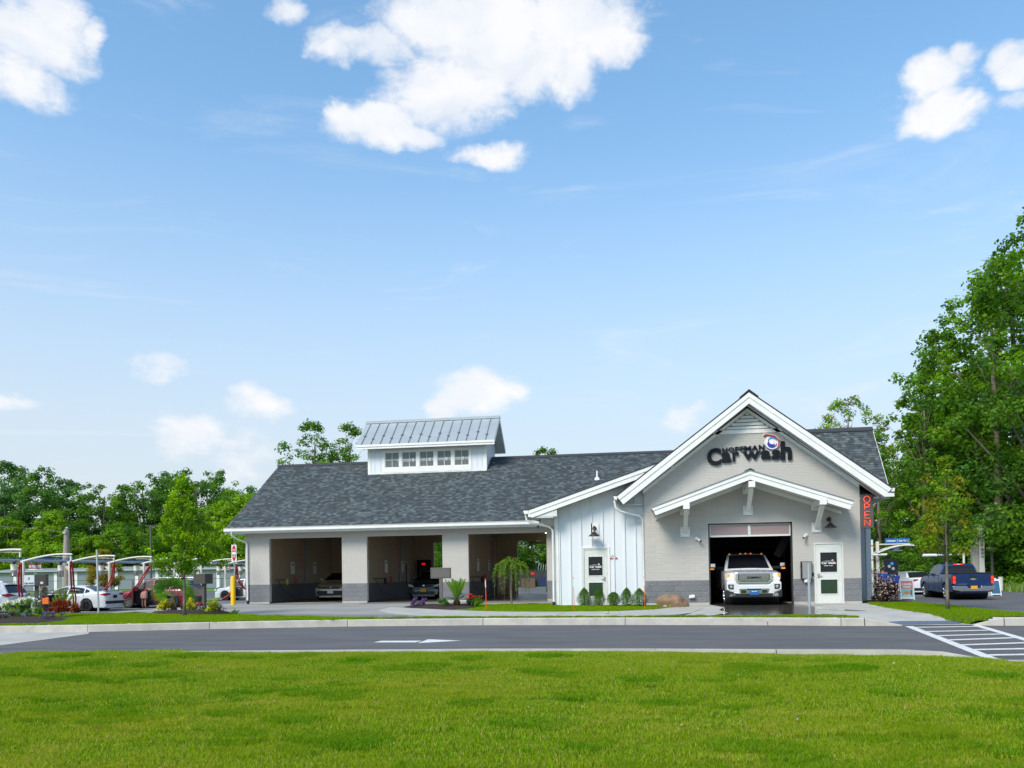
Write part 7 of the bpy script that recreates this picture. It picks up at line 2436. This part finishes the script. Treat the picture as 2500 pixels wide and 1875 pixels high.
for i, (x, y, h) in enumerate(FRT):
    put_tree(['lime_b', 'lime_a', 'lime_a', 'lime_a', 'lime_b', 'lime_a', 'lime_b', 'far_c', 'lime_b', 'far_c', 'lime_a', 'lime_a', 'lime_b'][i], 'tree', fl[i], (x, y, -.6), h, i * 2.3, 1.15, group='lower bright trees behind the storage building')
defkind('yellow', 6, 2.0, 1.5, OVAL, 60, 90, .22, [(.26, .22, .02), (.20, .20, .02), (.30, .20, .03)], .09, M['bark_pale'], 21, cl_r=.26, gaps=.5, limbs=16)
put_tree('yellow', 'tree', 'small yellowish tree standing between the vacuum arches and the storage building', (-52.5, 75, -.5), 4.6, 0)
put_tree('thin', 'tree', 'airy thin tree behind the shingle roof, left of the cupola', (-29.0, 71.2, -.5), 15.6, .4)
put_tree('thin', 'tree', 'airy tree behind the roof, touching the cupola', (-25.9, 71.9, -.5), 15.3, 2.2)
put_tree('thin', 'tree', 'tree whose leafy top just shows over the ridge right of the cupola', (-8.3, 74.5, -.5), 12.9, 1.0)
put_tree('locust', 'tree', 'cream flowering tree behind the right roof', (18.9, 79.5, -.5), 17.6, .9)
for i, (x, y, h, lab) in enumerate([(-26.9, 102.1, 8.0, 'green tree seen through the left part of the middle bay'), (-24.5, 105.5, 7.6, 'green tree seen through the rear opening of the middle bay'), (-17.0, 102.6, 7.8, 'green tree seen through the left edge of the right bay'), (-14.8, 109.0, 9.7, 'tallest green tree seen through the right bay'), (-11.7, 105.5, 8.4, 'green tree above the dumpster yard'), (-8.7, 108.0, 7.4, 'green tree right of the dumpster yard'), (-33.0, 106.2, 7.3, 'low green tree behind the wash bays at the left'), (-20.8, 106, 8.2, 'green tree behind the weeping tree, seen through the bay')]):
    put_tree('lime_b' if i % 2 else 'far_c', 'tree', lab, (x, y, -.6), h, i, 1.3, group='trees beyond the dumpster yard')
RG = [('big_a', 29.5, 65.2, 28.0, 'largest tree at the right edge with its crown cut by the frame'), ('big_a', 30.5, 73.5, 27.1, 'big green tree directly behind the largest one at the right edge'), ('big_b', 27.3, 69.3, 23.0, 'tall dense tree beside the brown street lamp on the right'), ('big_b', 25.4, 74.5, 21.5, 'tall broad tree above the small street tree'), ('big_b', 22.6, 71.1, 16.2, 'lower tree left of the tall broad one'), ('big_b', 18.9, 70.4, 12.4, 'shortest tree of the right wood beside the roof end'), ('big_a', 32.5, 81.8, 28.0, 'tall tree deep in the right wood'), ('big_b', 27.5, 88.5, 17.0, 'tree filling the back of the right wood'), ('far_a', 34.8, 93.1, 22.0, 'dark tree in the far back of the right wood'), ('far_c', 42.0, 97.3, 26, 'broad dark tree behind the right edge'), ('far_c', 22.0, 86.4, 11.2, 'low dark tree behind the pay station'), ('far_c', 28.0, 97.4, 13.2, 'low dark tree behind the blue pickup'), ('big_a', 38.0, 76.5, 27.0, 'big tree outside the right edge'), ('big_b', 16.4, 76.0, 9.0, 'small tree beside the OPEN sign')]
for i, (k_, x, y, h, lab) in enumerate(RG):
    put_tree(k_, 'tree', lab, (x, y, -.5), h, i * 1.3 + .4, 1.05, group='trees of the right wood')
BS = [(18.4, 69.7, 3.9), (19.0, 67.7, 3.1), (20.2, 66.9, 2.8), (23.0, 72.4, 3.6), (25.6, 74.7, 3.2), (26.2, 68.8, 4.6), (27.6, 67.4, 3.5), (29.0, 66.4, 3.8), (30.9, 66.1, 4.1), (17.2, 72.7, 4.5), (21.7, 69.2, 3.4), (33.5, 67.5, 4.4), (16.0, 68.0, 3.2), (28.5, 71, 5.2)]
bs_l = ['green bush behind the canopy post', 'green bush behind the menu screen', 'low green bush behind the pay terminal', 'bush behind the white sedan roof', 'bush behind the pale board fence', 'tall bush behind the pale HOFFMAN pylon', 'bush right of the brown street lamp', 'bush above the pale bollard', 'bush at the right edge of the meadow', 'tall bush behind the blue Unlimited sign', 'bush between the canopy and the small street tree', 'bush beyond the right edge', 'bush beside the grey side wall', 'tall dark bush under the largest tree']
for i, (x, y, h) in enumerate(BS):
    put_tree('wood_bush', 'bush', bs_l[i], (x, y, -.55), h, i * 1.1, 1.15, cat='bush', group='bushes at the foot of the right wood')
# ---- young street trees
defkind('young_a', 4.72, .98, 1.5, CONE, 150, 60, .105, [(.17, .33, .010), (.22, .38, .012), (.12, .25, .010), (.15, .29, .012)], .055, M['bark_pale'], 31, cl_r=.22, limbs=30, inner=.2)
defkind('young_b', 4.5, .98, 1.75, CONE, 120, 34, .10, [(.14, .27, .012), (.18, .29, .015), (.22, .22, .015), (.10, .21, .012)], .05, M['bark_pale'], 32, cl_r=.22, gaps=.6, limbs=30, inner=.2)
put_tree('young_a', 'young_tree', 'young green street tree standing in the left grass strip', (-14.99, 25.6, 0), 4.72, .3)
put_tree('young_b', 'young_tree', 'young yellowish green street tree in front of the blue pickup', (8.79, 25.9, 0), 4.45, 1.3)
# ---- weeping tree
rng = np.random.default_rng(41)
wt = thing('weeping_tree', 'small weeping tree with hanging leafy strands in front of the right bay', 'tree', (-5.05, 32.2, 0))
mb = MB().tube([(0, 0, 0), (-.02, 0, .7), (-.05, 0, 1.4), (-.03, 0, 1.75)], [.045, .036, .03, .024], 8)
Pp, Nn_, Cc_ = [], [], []
for k_ in range(46):
    a = random.uniform(0, 2 * PI)
    rr = random.uniform(.2, .72) if k_ > 12 else random.uniform(.55, .78)
    zt = 1.95 - rr * .35 + random.uniform(-.08, .05)
    ze = random.uniform(.15, .9) if k_ % 3 else random.uniform(.6, 1.2)
    pts = [(-.04, 0, 1.62), (rr * .45 * math.cos(a), rr * .45 * math.sin(a), zt), (rr * .85 * math.cos(a), rr * .85 * math.sin(a), zt - .12), (rr * math.cos(a), rr * math.sin(a), zt - .45), (rr * 1.02 * math.cos(a), rr * 1.02 * math.sin(a), ze)]
    mb.tube(pts, [.012, .009, .007, .005, .003], 4)
    Pv = [Vector(p) for p in pts]
    lend = random.uniform(.5, .95)
    for j in range(int(95)):
        t = 1 + random.random() * 3 * lend
        i0 = int(t)
        i0 = min(i0, 3)
        p = Pv[i0].lerp(Pv[i0 + 1], t - i0)
        Pp.append(tuple(p + Vector((random.gauss(0, .03), random.gauss(0, .03), random.gauss(0, .02)))))
        Nn_.append((random.gauss(0, 1), random.gauss(0, 1), random.gauss(.5, 1)))
        c_ = random.choice([(.12, .26, .02), (.09, .20, .016), (.16, .29, .025), (.20, .25, .03)])
        f_ = random.uniform(.8, 1.2)
        Cc_.append([q * f_ for q in c_])
mb.build('trunk', M['bark_pale'], wt, smooth=60)
me = leaf_mesh('foliage', np.array(Pp), np.array(Nn_), np.full(len(Pp), .065), np.array(Cc_))
place(me, 'foliage', M['leaf'], wt)


def plant(name, label, loc, w_, h_, nleaf, lsize, pal, cat='shrub', ncl=14, env=BUSH, flowers=None, seed=0, flat=1.0, group=None, up=.6, stems=6, asp=.62, depth=None):
    global rng
    rng = np.random.default_rng(seed + 100)
    rnd = random.Random(seed)
    root = thing(name, label, cat, loc, 0, group)
    cen, rad = [], []
    dp = depth or w_
    for i in range(ncl):
        t = rnd.random()
        a = rnd.uniform(0, 2 * PI)
        q = interp(env, t) * rnd.random() ** .5 * .5
        cen.append((q * w_ * math.cos(a) * .8, q * dp * math.sin(a) * .8, h_ * (.12 + .78 * t)))
        rad.append(min(w_, h_ * 1.2) * .20 * rnd.uniform(.8, 1.2))
    P, Nn, Sz, Cc = clump_leaves(cen, rad, [nleaf / ncl] * ncl, lsize, pal, up=up, flat=flat)
    P[:, 2] = np.maximum(P[:, 2], .02)
    place(leaf_mesh('foliage', P, Nn, Sz, Cc, asp=asp), 'foliage', M['leaf'], root)
    mb = MB()
    for c in cen[:stems]:
        mb.tube([(0, 0, 0), (c[0] * .5, c[1] * .5, c[2] * .6), c], [.012, .008, .004], 5)
    mb.build('stem', M['bark'], root)
    if flowers:
        fc, fn, fs_, top = flowers
        k = rng.integers(0, len(P), fn)
        P2 = P[k] + np.array([0, 0, .02]) + rng.normal(size=(fn, 3)) * np.array([.01, .01, .01])
        if top:
            sel = P[:, 2] > np.quantile(P[:, 2], .55)
            Ps_ = P[sel]
            P2 = Ps_[rng.integers(0, len(Ps_), fn)] + np.array([0, -.01, .03])
        P3 = np.repeat(P2, 5, axis=0) + rng.normal(size=(fn * 5, 3)) * fs_ * .35
        N3 = rng.normal(size=(fn * 5, 3)) + np.array([0, -.8, 1.2])
        C3 = np.array(fc)[rng.integers(0, len(fc), fn * 5)] * rng.uniform(.85, 1.1, (fn * 5, 1))
        place(leaf_mesh('flower', P3, N3, np.full(fn * 5, fs_), np.clip(C3, 0, 1), asp=.9), 'flower', M['flower'], root, kind='stuff')
    return root


WHITEF = [(.75, .75, .62), (.8, .8, .75)]
plant('flower_bush', 'mound of white flowers at the foot of the left brown cabinet', (-21.0, 25.9, .06), 1.35, .60, 1500, .07, GREEN_L + GREEN_M, 'flowers', flowers=(WHITEF, 110, .055, True), seed=1)
plant('flower_bush', 'lower white flowers left of the brown cabinet post', (-22.3, 26.6, .06), 1.2, .45, 900, .06, GREEN_L, 'flowers', flowers=(WHITEF, 60, .05, True), seed=2)
plant('coleus', 'rust red leafy plant in the left flower bed', (-19.75, 25.9, .06), 1.5, .52, 1900, .09, [(.22, .045, .015), (.30, .075, .02), (.14, .025, .012), (.34, .11, .03)], 'plant', seed=3, asp=.4)
plant('purple_flowers', 'small violet flowers at the front of the left bed', (-18.75, 24.0, .07), .7, .20, 260, .05, GREEN_M, 'flowers', flowers=([(.16, .08, .55), (.22, .12, .62)], 40, .035, False), seed=4)
plant('purple_flowers', 'pale violet flowers behind the dusty purple ground plant', (-20.4, 24.6, .07), 1.3, .22, 400, .05, GREEN_M, 'flowers', flowers=([(.28, .22, .55)], 60, .03, False), seed=5)
plant('ground_plant', 'dusty purple low plant at the left edge of the bed', (-20.2, 23.2, .06), 1.9, .32, 1200, .05, [(.10, .05, .06), (.14, .08, .09), (.08, .06, .04)], 'plant', seed=6)
YC = [(.52, .50, .01), (.44, .46, .015), (.58, .52, .02), (.32, .40, .02)]
plant('coleus', 'bright yellow leafy plant left of the palm', (-17.92, 29.2, .06), .62, .42, 620, .085, YC, 'plant', seed=7, group='yellow plants in the second bed', asp=.5)
plant('coleus', 'bright yellow leafy plant between palm and young tree', (-16.5, 28.7, .08), .62, .42, 620, .085, YC, 'plant', seed=8, group='yellow plants in the second bed', asp=.5)
plant('coleus', 'bright yellow leafy plant at the right end of the second bed', (-15.05, 27.5, .07), .62, .42, 620, .085, YC, 'plant', seed=9, group='yellow plants in the second bed', asp=.5)
plant('pink_flowers', 'pink flowers beside the palm trunk', (-17.1, 29.0, .08), .5, .22, 220, .05, GREEN_D, 'flowers', flowers=([(.45, .03, .12)], 24, .045, True), seed=10)
plant('pink_flowers', 'dark pink flowers under the second brown cabinet', (-15.9, 28.2, .08), .7, .24, 320, .05, GREEN_D + [(.12, .03, .04)], 'flowers', flowers=([(.40, .03, .10)], 26, .045, True), seed=11)
plant('ground_plant', 'maroon leafed plant at the right end of the second bed', (-14.55, 27.2, .06), .35, .25, 160, .05, [(.10, .02, .025)], 'plant', seed=12)
plant('ground_plant', 'small green weed on the grass right of the second bed', (-13.75, 26.65, .02), .5, .16, 160, .06, GREEN_L, 'plant', seed=13)
plant('verbena', 'purple flowering ground cover at the left tip of the paved island', (-8.45, 30.9, .05), 1.4, .34, 1000, .045, [(.10, .06, .06), (.08, .09, .04), (.12, .07, .09)], 'flowers', flowers=([(.20, .08, .42), (.28, .14, .5)], 150, .03, False), seed=14)
plant('ground_plant', 'grey green bushy plant under the sago palm', (-7.35, 30.0, .05), .9, .32, 800, .05, GREEN_B + GREEN_D, 'plant', seed=15)
plant('red_flowers', 'red geranium flowers right behind the sago palm', (-6.35, 31.2, .06), .8, .42, 620, .07, GREEN_D, 'flowers', flowers=([(.75, .01, .01)], 20, .07, True), seed=16)
plant('ground_plant', 'green leafy plant right of the sago palm on dark mulch', (-6.15, 30.6, .05), .8, .30, 520, .07, GREEN_D + GREEN_M, 'plant', seed=17)
plant('flowering_bush', 'dark purple bush with cream flower clusters beside the grey side wall', (8.75, 31.9, 0.03), 1.25, .85, 1900, .06, [(.035, .012, .016), (.05, .016, .02), (.03, .02, .012)], 'bush', flowers=([(.62, .50, .44), (.68, .58, .5)], 150, .045, False), seed=18, stems=14, ncl=22)
nb = thing('flowering_bush', 'upright shoots with cream flowers rising above the dark purple bush', 'bush', (8.5, 31.95, .03))
rng = np.random.default_rng(77)
mb = MB()
Pp, Cc_ = [], []
for k_ in range(11):
    a = random.uniform(-1, 1)
    tip = Vector((a * .75 + .12, random.uniform(-.2, .2), random.uniform(.75, 1.45) - abs(a) * .15))
    mb.tube([(0, 0, .1), tip * .5 + Vector((-.05 * a, 0, .12)), tip], [.012, .008, .004], 5)
    for j in range(60):
        t = random.uniform(.35, 1)
        p = Vector((0, 0, .1)).lerp(tip, t) + Vector((random.gauss(0, .045), random.gauss(0, .045), random.gauss(0, .03)))
        Pp.append(tuple(p))
        Cc_.append((.05, .016, .02) if random.random() < .68 else (.62, .52, .46))
mb.build('stem', M['bark'], nb)
place(leaf_mesh('foliage', np.array(Pp), rng.normal(size=(len(Pp), 3)), np.full(len(Pp), .055), np.array(Cc_)), 'foliage', M['flower'], nb)
SH = [(-2.11, 30.8, .62, .46), (-1.55, 30.5, .60, .40), (-1.01, 30.3, .46, .42), (-.54, 30.0, .62, .42), (-.09, 29.65, .60, .50)]
shl = ['first conical evergreen from the left, before the white siding', 'second conical evergreen from the left, before the staff door', 'smallest and roundest evergreen of the row', 'fourth evergreen, slim and pointed', 'fullest evergreen at the right end of the row beside the orange stake']
for i, (x, y, h, w_) in enumerate(SH):
    rng = np.random.default_rng(300 + i)
    root = thing('evergreen_shrub', shl[i], 'shrub', (x, y, .01), 0, 'small evergreens before the white siding')
    n_ = 5200
    t = rng.random(n_) ** .8
    a = rng.uniform(0, 2 * PI, n_)
    prof_ = np.interp(t, [0, .12, .35, .6, .85, 1], [.55, .9, 1.0, .8, .42, .06]) if i != 2 else np.interp(t, [0, .15, .5, .8, 1], [.45, .85, 1.0, .75, .25])
    bump = 1 + .10 * np.sin(a * 5 + t * 9 + i) + .08 * np.sin(a * 9 - t * 15)
    rr_ = w_ * .60 * prof_ * bump * rng.random(n_) ** .3 * (1 + rng.normal(size=n_) * .07)
    P = np.stack([rr_ * np.cos(a), rr_ * np.sin(a), .03 + h * 1.04 * t], 1)
    Nn = np.stack([np.cos(a), np.sin(a), np.full(n_, .7)], 1) + rng.normal(size=(n_, 3)) * .5
    pal_ = np.array([(.05, .13, .010), (.075, .18, .012), (.12, .25, .018), (.035, .10, .010)])
    Cc = pal_[rng.integers(0, 4, n_)] * rng.uniform(.75, 1.25, (n_, 1))
    place(leaf_mesh('foliage', P, Nn, rng.uniform(.02, .038, n_), Cc, asp=.5), 'foliage', M['leaf'], root)
    MB().tube([(0, 0, 0), (0, 0, h * .6)], .015, 6).build('stem', M['bark'], root)


def blade_leaf(mb_, pts, wds, cols_, c, side=None):
    """flat strap leaf along pts"""
    P_ = [Vector(p) for p in pts]
    o = len(mb_.v)
    for i, p in enumerate(P_):
        d = P_[min(i + 1, len(P_) - 1)] - P_[max(i - 1, 0)]
        s = d.cross(side if side is not None else Vector((0, 0, 1)))
        if s.length < 1e-5:
            s = Vector((1, 0, 0))
        s.normalize()
        mb_.v.append(tuple(p + s * wds[i] / 2))
        mb_.v.append(tuple(p - s * wds[i] / 2))
    for i in range(len(P_) - 1):
        a = o + 2 * i
        mb_.f.append((a, a + 1, a + 3, a + 2))
        cols_.append(c)


def strap_mesh(mb_, cols_, name, m, parent, kind=None):
    me = bpy.data.meshes.new(name)
    me.from_pydata(mb_.v, [], mb_.f)
    at = me.attributes.new('col', 'FLOAT_COLOR', 'FACE')
    at.data.foreach_set('color', [q for c_ in cols_ for q in (*c_, 1.0)])
    return place(me, name, m, parent, kind=kind)


# fan palm
fp = thing('fan_palm', 'small fan palm with a fibrous brown trunk in the second bed', 'palm', (-17.6, 29.3, .05))
fp.scale = (1.18, 1.18, 1.12)
MB().tube([(0, 0, 0), (.0, 0, .12), (0.01, 0, .3), (0, 0, .44)], [.10, .11, .07, .05], 10).build('trunk', mat('palm_fibre', (.13, .06, .03), .95, c2=(.05, .03, .015), scale=20, bump=1, bscale=40, bdist=.03), fp, smooth=60)
for k_, d_ in enumerate([(-.92, -.15, .30), (-.62, -.3, .72), (-.15, -.35, .95), (.35, -.3, .88), (.80, -.2, .55), (.95, .1, .12), (-.8, .35, .05), (.1, .6, .7), (-.25, -.9, .05), (.45, -.8, -.1)]):
    ax = Vector(d_).normalized()
    hub = Vector((0, 0, .50)) + ax * random.uniform(.34, .44)
    mb, cs_ = MB(), []
    MBs = MB().tube([(0, 0, .48), hub], .012, 5)
    u = ax.cross(Vector((.1, 1, .25))).normalized()
    fnv = ax.cross(u)
    tone = random.uniform(.7, 1.25)
    for j in range(17):
        th = (j - 8) / 8 * 1.75
        d = (ax * math.cos(th) + u * math.sin(th)).normalized()
        ln_ = random.uniform(.42, .52) * (1 - .13 * abs(th))
        tip = hub + d * ln_ + Vector((0, 0, -.09 * ln_)) + fnv * random.uniform(-.04, .04)
        f_ = tone * random.uniform(.75, 1.25)
        blade_leaf(mb, [hub, hub + d * ln_ * .5, tip], [.014, .050, .004], cs_, (.10 * f_, .23 * f_, .03 * f_), side=fnv)
    strap_mesh(mb, cs_, 'frond', M['leaf'], fp)
    MBs.build('leaf_stalk', M['bark_pale'], fp)
# collapsed palm in the left bed
wp = thing('fan_palm', 'pale green folded palm leaves rising behind the rust red plant', 'palm', (-22.6, 29.6, .0))
mb, cs_ = MB(), []
for k_ in range(16):
    a = random.uniform(-.5, .5)
    tip = Vector((a * .9 + .1, random.uniform(-.2, .2), random.uniform(.55, .95)))
    f_ = random.uniform(.8, 1.2)
    blade_leaf(mb, [(a * .15 - .1, 0, .0), tip * .6, tip, tip + Vector((.22 if a > 0 else -.05, 0, -.05))], [.03, .07, .05, .005], cs_, (.14 * f_, .22 * f_, .04 * f_), side=Vector((0, 1, 0)))
strap_mesh(mb, cs_, 'frond', M['leaf'], wp)
# sago palm
sg = thing('sago_palm', 'sago palm with stiff feather leaves beside the blank taupe sign', 'palm', (-6.95, 30.9, .05))
MB().sphere((0, 0, .12), .14, 12, 8, (1, 1, 1.0)).build('trunk', bpy.data.materials['palm_fibre'], sg, smooth=180)
for k_ in range(30):
    inn = k_ < 14
    a = 2 * PI * k_ / (14 if inn else 16) + random.uniform(-.15, .15)
    e0 = R(random.uniform(58, 82)) if inn else R(random.uniform(20, 48))
    ln_ = random.uniform(.85, 1.0) if inn else random.uniform(.8, .95)
    dr_ = .08 if inn else .35
    h_ = Vector((math.cos(a), math.sin(a), 0))
    pts = []
    p = Vector((0, 0, .18))
    e = e0
    for j in range(9):
        pts.append(p.copy())
        p = p + (h_ * math.cos(e) + Vector((0, 0, math.sin(e)))) * ln_ / 8
        e -= dr_ / 2.2
    mb, cs_ = MB(), []
    c0 = (.16, .30, .03) if inn else (.06, .14, .055)
    sd_ = h_.cross(Vector((0, 0, 1)))
    for j in range(1, 8):
        for q in range(4):
            t = q / 4
            c_ = pts[j].lerp(pts[j + 1], t)
            d = (pts[j + 1] - pts[j]).normalized()
            for s in (1, -1):
                L_ = .15 * math.sin(PI * min(1, (j + t) / 8.2)) + .02
                tip = c_ + (sd_ * s * .8 + d * .75 + Vector((0, 0, .15))).normalized() * L_
                f_ = random.uniform(.85, 1.2)
                blade_leaf(mb, [c_, tip], [.02, .005], cs_, tuple(x * f_ for x in c0), side=Vector((0, 0, 1)) if not inn else h_)
    blade_leaf(mb, pts, [.014] * 9, cs_, (.10, .12, .03), side=h_)
    strap_mesh(mb, cs_, 'frond', M['leaf'], sg)

# ================================================================ GRASS
rng = np.random.default_rng(99)


def blade_patch(nb_, rad, hh, wd, pal):
    """a round patch of grass blades, three triangles each"""
    a = rng.uniform(0, 2 * PI, nb_)
    r_ = rad * np.sqrt(rng.random(nb_))
    x, y = r_ * np.cos(a), r_ * np.sin(a)
    th = rng.uniform(0, 2 * PI, nb_)
    H_ = hh * rng.uniform(.55, 1.25, nb_)
    ln = rng.uniform(.15, .75, nb_) * H_
    la = rng.uniform(0, 2 * PI, nb_)
    wx, wy_ = np.cos(th) * wd / 2, np.sin(th) * wd / 2
    lx, ly = np.cos(la) * ln, np.sin(la) * ln
    z = np.zeros(nb_)
    V = np.stack([np.stack([x - wx, y - wy_, z - .01], 1), np.stack([x + wx, y + wy_, z - .01], 1),
                  np.stack([x + lx * .35 + wx * .8, y + ly * .35 + wy_ * .8, H_ * .6], 1), np.stack([x + lx * .35 - wx * .8, y + ly * .35 - wy_ * .8, H_ * .6], 1),
                  np.stack([x + lx, y + ly, H_], 1)], 1).reshape(-1, 3)
    me = bpy.data.meshes.new('grass_tuft')
    me.vertices.add(5 * nb_)
    me.vertices.foreach_set('co', V.astype(np.float32).ravel())
    i = np.arange(nb_)[:, None] * 5
    F = np.concatenate([i + np.array([[0, 1, 2]]), i + np.array([[0, 2, 3]]), i + np.array([[3, 2, 4]])], 1).reshape(-1)
    me.loops.add(len(F))
    me.loops.foreach_set('vertex_index', F.astype(np.int32))
    me.polygons.add(3 * nb_)
    me.polygons.foreach_set('loop_start', np.arange(0, 9 * nb_, 3, dtype=np.int32))
    me.polygons.foreach_set('loop_total', np.full(3 * nb_, 3, dtype=np.int32))
    me.update(calc_edges=True)
    pal = np.array(pal)
    C = np.ones((nb_, 4), np.float32)
    C[:, :3] = pal[rng.integers(len(pal), size=nb_)] * rng.uniform(.6, 1.35, (nb_, 1))
    at = me.attributes.new('col', 'FLOAT_COLOR', 'FACE')
    at.data.foreach_set('color', np.repeat(C, 3, axis=0).ravel())
    me.materials.append(M['grass'])
    return me


def inside(px, py, poly):
    c = np.zeros(len(px), bool)
    n = len(poly)
    for i in range(n):
        x1, y1 = poly[i]
        x2, y2 = poly[(i + 1) % n]
        if y1 == y2:
            continue
        cond = ((y1 > py) != (y2 > py)) & (px < (x2 - x1) * (py - y1) / (y2 - y1) + x1)
        c ^= cond
    return c


def grass_field(name, poly, bbox, per_m2, patch_me, hf, smin, smax, minus=(), mask=None):
    x0, x1, y0, y1 = bbox
    st_ = per_m2 ** -.5
    gx_, gy_ = np.meshgrid(np.arange(x0, x1, st_), np.arange(y0, y1, st_))
    px, py = gx_.ravel() + rng.uniform(-.45, .45, gx_.size) * st_, gy_.ravel() + rng.uniform(-.45, .45, gx_.size) * st_
    ok = inside(px, py, poly)
    for q in minus:
        ok &= ~inside(px, py, q)
    if mask:
        ok &= np.array([mask(a, b) for a, b in zip(px, py)])
    px, py = px[ok], py[ok]
    n = len(px)
    pz = np.array([hf(a, b) for a, b in zip(px, py)])
    me = bpy.data.meshes.new(name)
    me.vertices.add(n)
    me.vertices.foreach_set('co', np.stack([px, py, pz], 1).astype(np.float32).ravel())
    a1 = me.attributes.new('rot', 'FLOAT', 'POINT')
    a1.data.foreach_set('value', rng.uniform(0, 6.28, n).astype(np.float32))
    a2 = me.attributes.new('size', 'FLOAT', 'POINT')
    a2.data.foreach_set('value', rng.uniform(smin, smax, n).astype(np.float32))
    o = bpy.data.objects.new(name, me)
    col.objects.link(o)
    o['kind'] = 'stuff'
    src = bpy.data.objects.new('grass_tuft', patch_me)
    ng = bpy.data.node_groups.new(name + '_nodes', 'GeometryNodeTree')
    ng.interface.new_socket('Geometry', in_out='INPUT', socket_type='NodeSocketGeometry')
    ng.interface.new_socket('Geometry', in_out='OUTPUT', socket_type='NodeSocketGeometry')
    gi, go = ng.nodes.new('NodeGroupInput'), ng.nodes.new('NodeGroupOutput')
    mp_ = ng.nodes.new('GeometryNodeMeshToPoints')
    iop = ng.nodes.new('GeometryNodeInstanceOnPoints')
    oi = ng.nodes.new('GeometryNodeObjectInfo')
    oi.inputs['Object'].default_value = src
    ra = ng.nodes.new('GeometryNodeInputNamedAttribute')
    ra.data_type = 'FLOAT'
    ra.inputs['Name'].default_value = 'rot'
    sa = ng.nodes.new('GeometryNodeInputNamedAttribute')
    sa.data_type = 'FLOAT'
    sa.inputs['Name'].default_value = 'size'
    cx_ = ng.nodes.new('ShaderNodeCombineXYZ')
    lk = ng.links.new
    lk(gi.outputs[0], mp_.inputs['Mesh'])
    lk(mp_.outputs[0], iop.inputs['Points'])
    lk(oi.outputs['Geometry'], iop.inputs['Instance'])
    lk(ra.outputs['Attribute'], cx_.inputs[2])
    lk(cx_.outputs[0], iop.inputs['Rotation'])
    lk(sa.outputs['Attribute'], iop.inputs['Scale'])
    lk(iop.outputs[0], go.inputs[0])
    md = o.modifiers.new('grass', 'NODES')
    md.node_group = ng
    return o


GP = [(.145, .32, .003), (.19, .375, .004), (.085, .22, .003), (.27, .41, .005), (.31, .36, .010), (.06, .155, .002)]
GP2 = GP + [(.50, .44, .12)]
def patchy(a, b):
    return noise.noise(Vector((a * .30, b * 1.5, 3.1))) + .6 * noise.noise(Vector((a * 1.1, b * 4.2, 7.7)))


near_me = blade_patch(2100, .42, .040, .0050, GP2)
lush_me = blade_patch(1700, .30, .056, .0054, [(.08, .23, .003), (.10, .27, .003), (.05, .16, .002), (.15, .31, .004)])
dry_me = blade_patch(1300, .26, .040, .0048, [(.34, .36, .02), (.42, .40, .05), (.26, .34, .01), (.50, .45, .14), (.20, .30, .008)])
LB = (-19, 13, 4.5, 13.95)
grass_field('lawn_grass', LAWN, LB, 8.6, near_me, lawn_h, .75, 1.1)
grass_field('lawn_grass', LAWN, LB, 9.0, lush_me, lawn_h, .75, 1.15, mask=lambda a, b: patchy(a, b) + random.gauss(0, .16) > .30 and b < 13.3)
grass_field('lawn_grass', LAWN, LB, 10.0, dry_me, lawn_h, .8, 1.15, mask=lambda a, b: patchy(a + 31, b + 17) + random.gauss(0, .14) > .26)
far_me = blade_patch(520, .22, .050, .009, GP)
grass_field('strip_grass', STRIP_A, (-45, -7, 21, 28.3), 14, far_me, lambda a, b: .0, .6, 1.05, minus=(BED1, BED2))
grass_field('strip_grass', STRIP_B, (-7, 2, 26.4, 33.2), 14, far_me, lambda a, b: .0, .6, 1.05)
small_me = blade_patch(240, .13, .042, .009, GP)
grass_field('strip_grass', STRIP_C, (-8.5, 5.8, 22.3, 24.4), 26, small_me, lambda a, b: .0, .6, 1.0)
grass_field('strip_grass', STRIP_D, (7.5, 10, 22, 32), 34, small_me, hD, .7, 1.1)
mead = blade_patch(420, .9, .45, .03, GP + [(.13, .24, .03), (.6, .6, .55)])
MEADR = [(25.9, 66.5), (24.3, 57.6), (30, 50.5), (44, 46), (60, 60), (50, 74), (25.5, 74)]
grass_field('wild_meadow', MEADR, (23, 46, 48, 74), 1.6, mead, lambda a, b: gh(a, b) - .05, .45, 1.3)

# small dry leaves and clover heads lying in the lawn
rng = np.random.default_rng(123)
n_ = 150
px, py = rng.uniform(-10, 8, n_), rng.uniform(6.3, 13.2, n_)
pz = np.array([lawn_h(a, b) + .045 for a, b in zip(px, py)])
cc = np.array([(.42, .30, .14), (.30, .17, .07), (.55, .50, .40)])[rng.integers(0, 3, n_)]
lm = leaf_mesh('fallen_leaves', np.stack([px, py, pz], 1), rng.normal(size=(n_, 3)) + np.array([0, 0, 1.5]), rng.uniform(.02, .045, n_), cc)
lo = place(lm, 'fallen_leaves', M['flower'])
lo['kind'] = 'stuff'
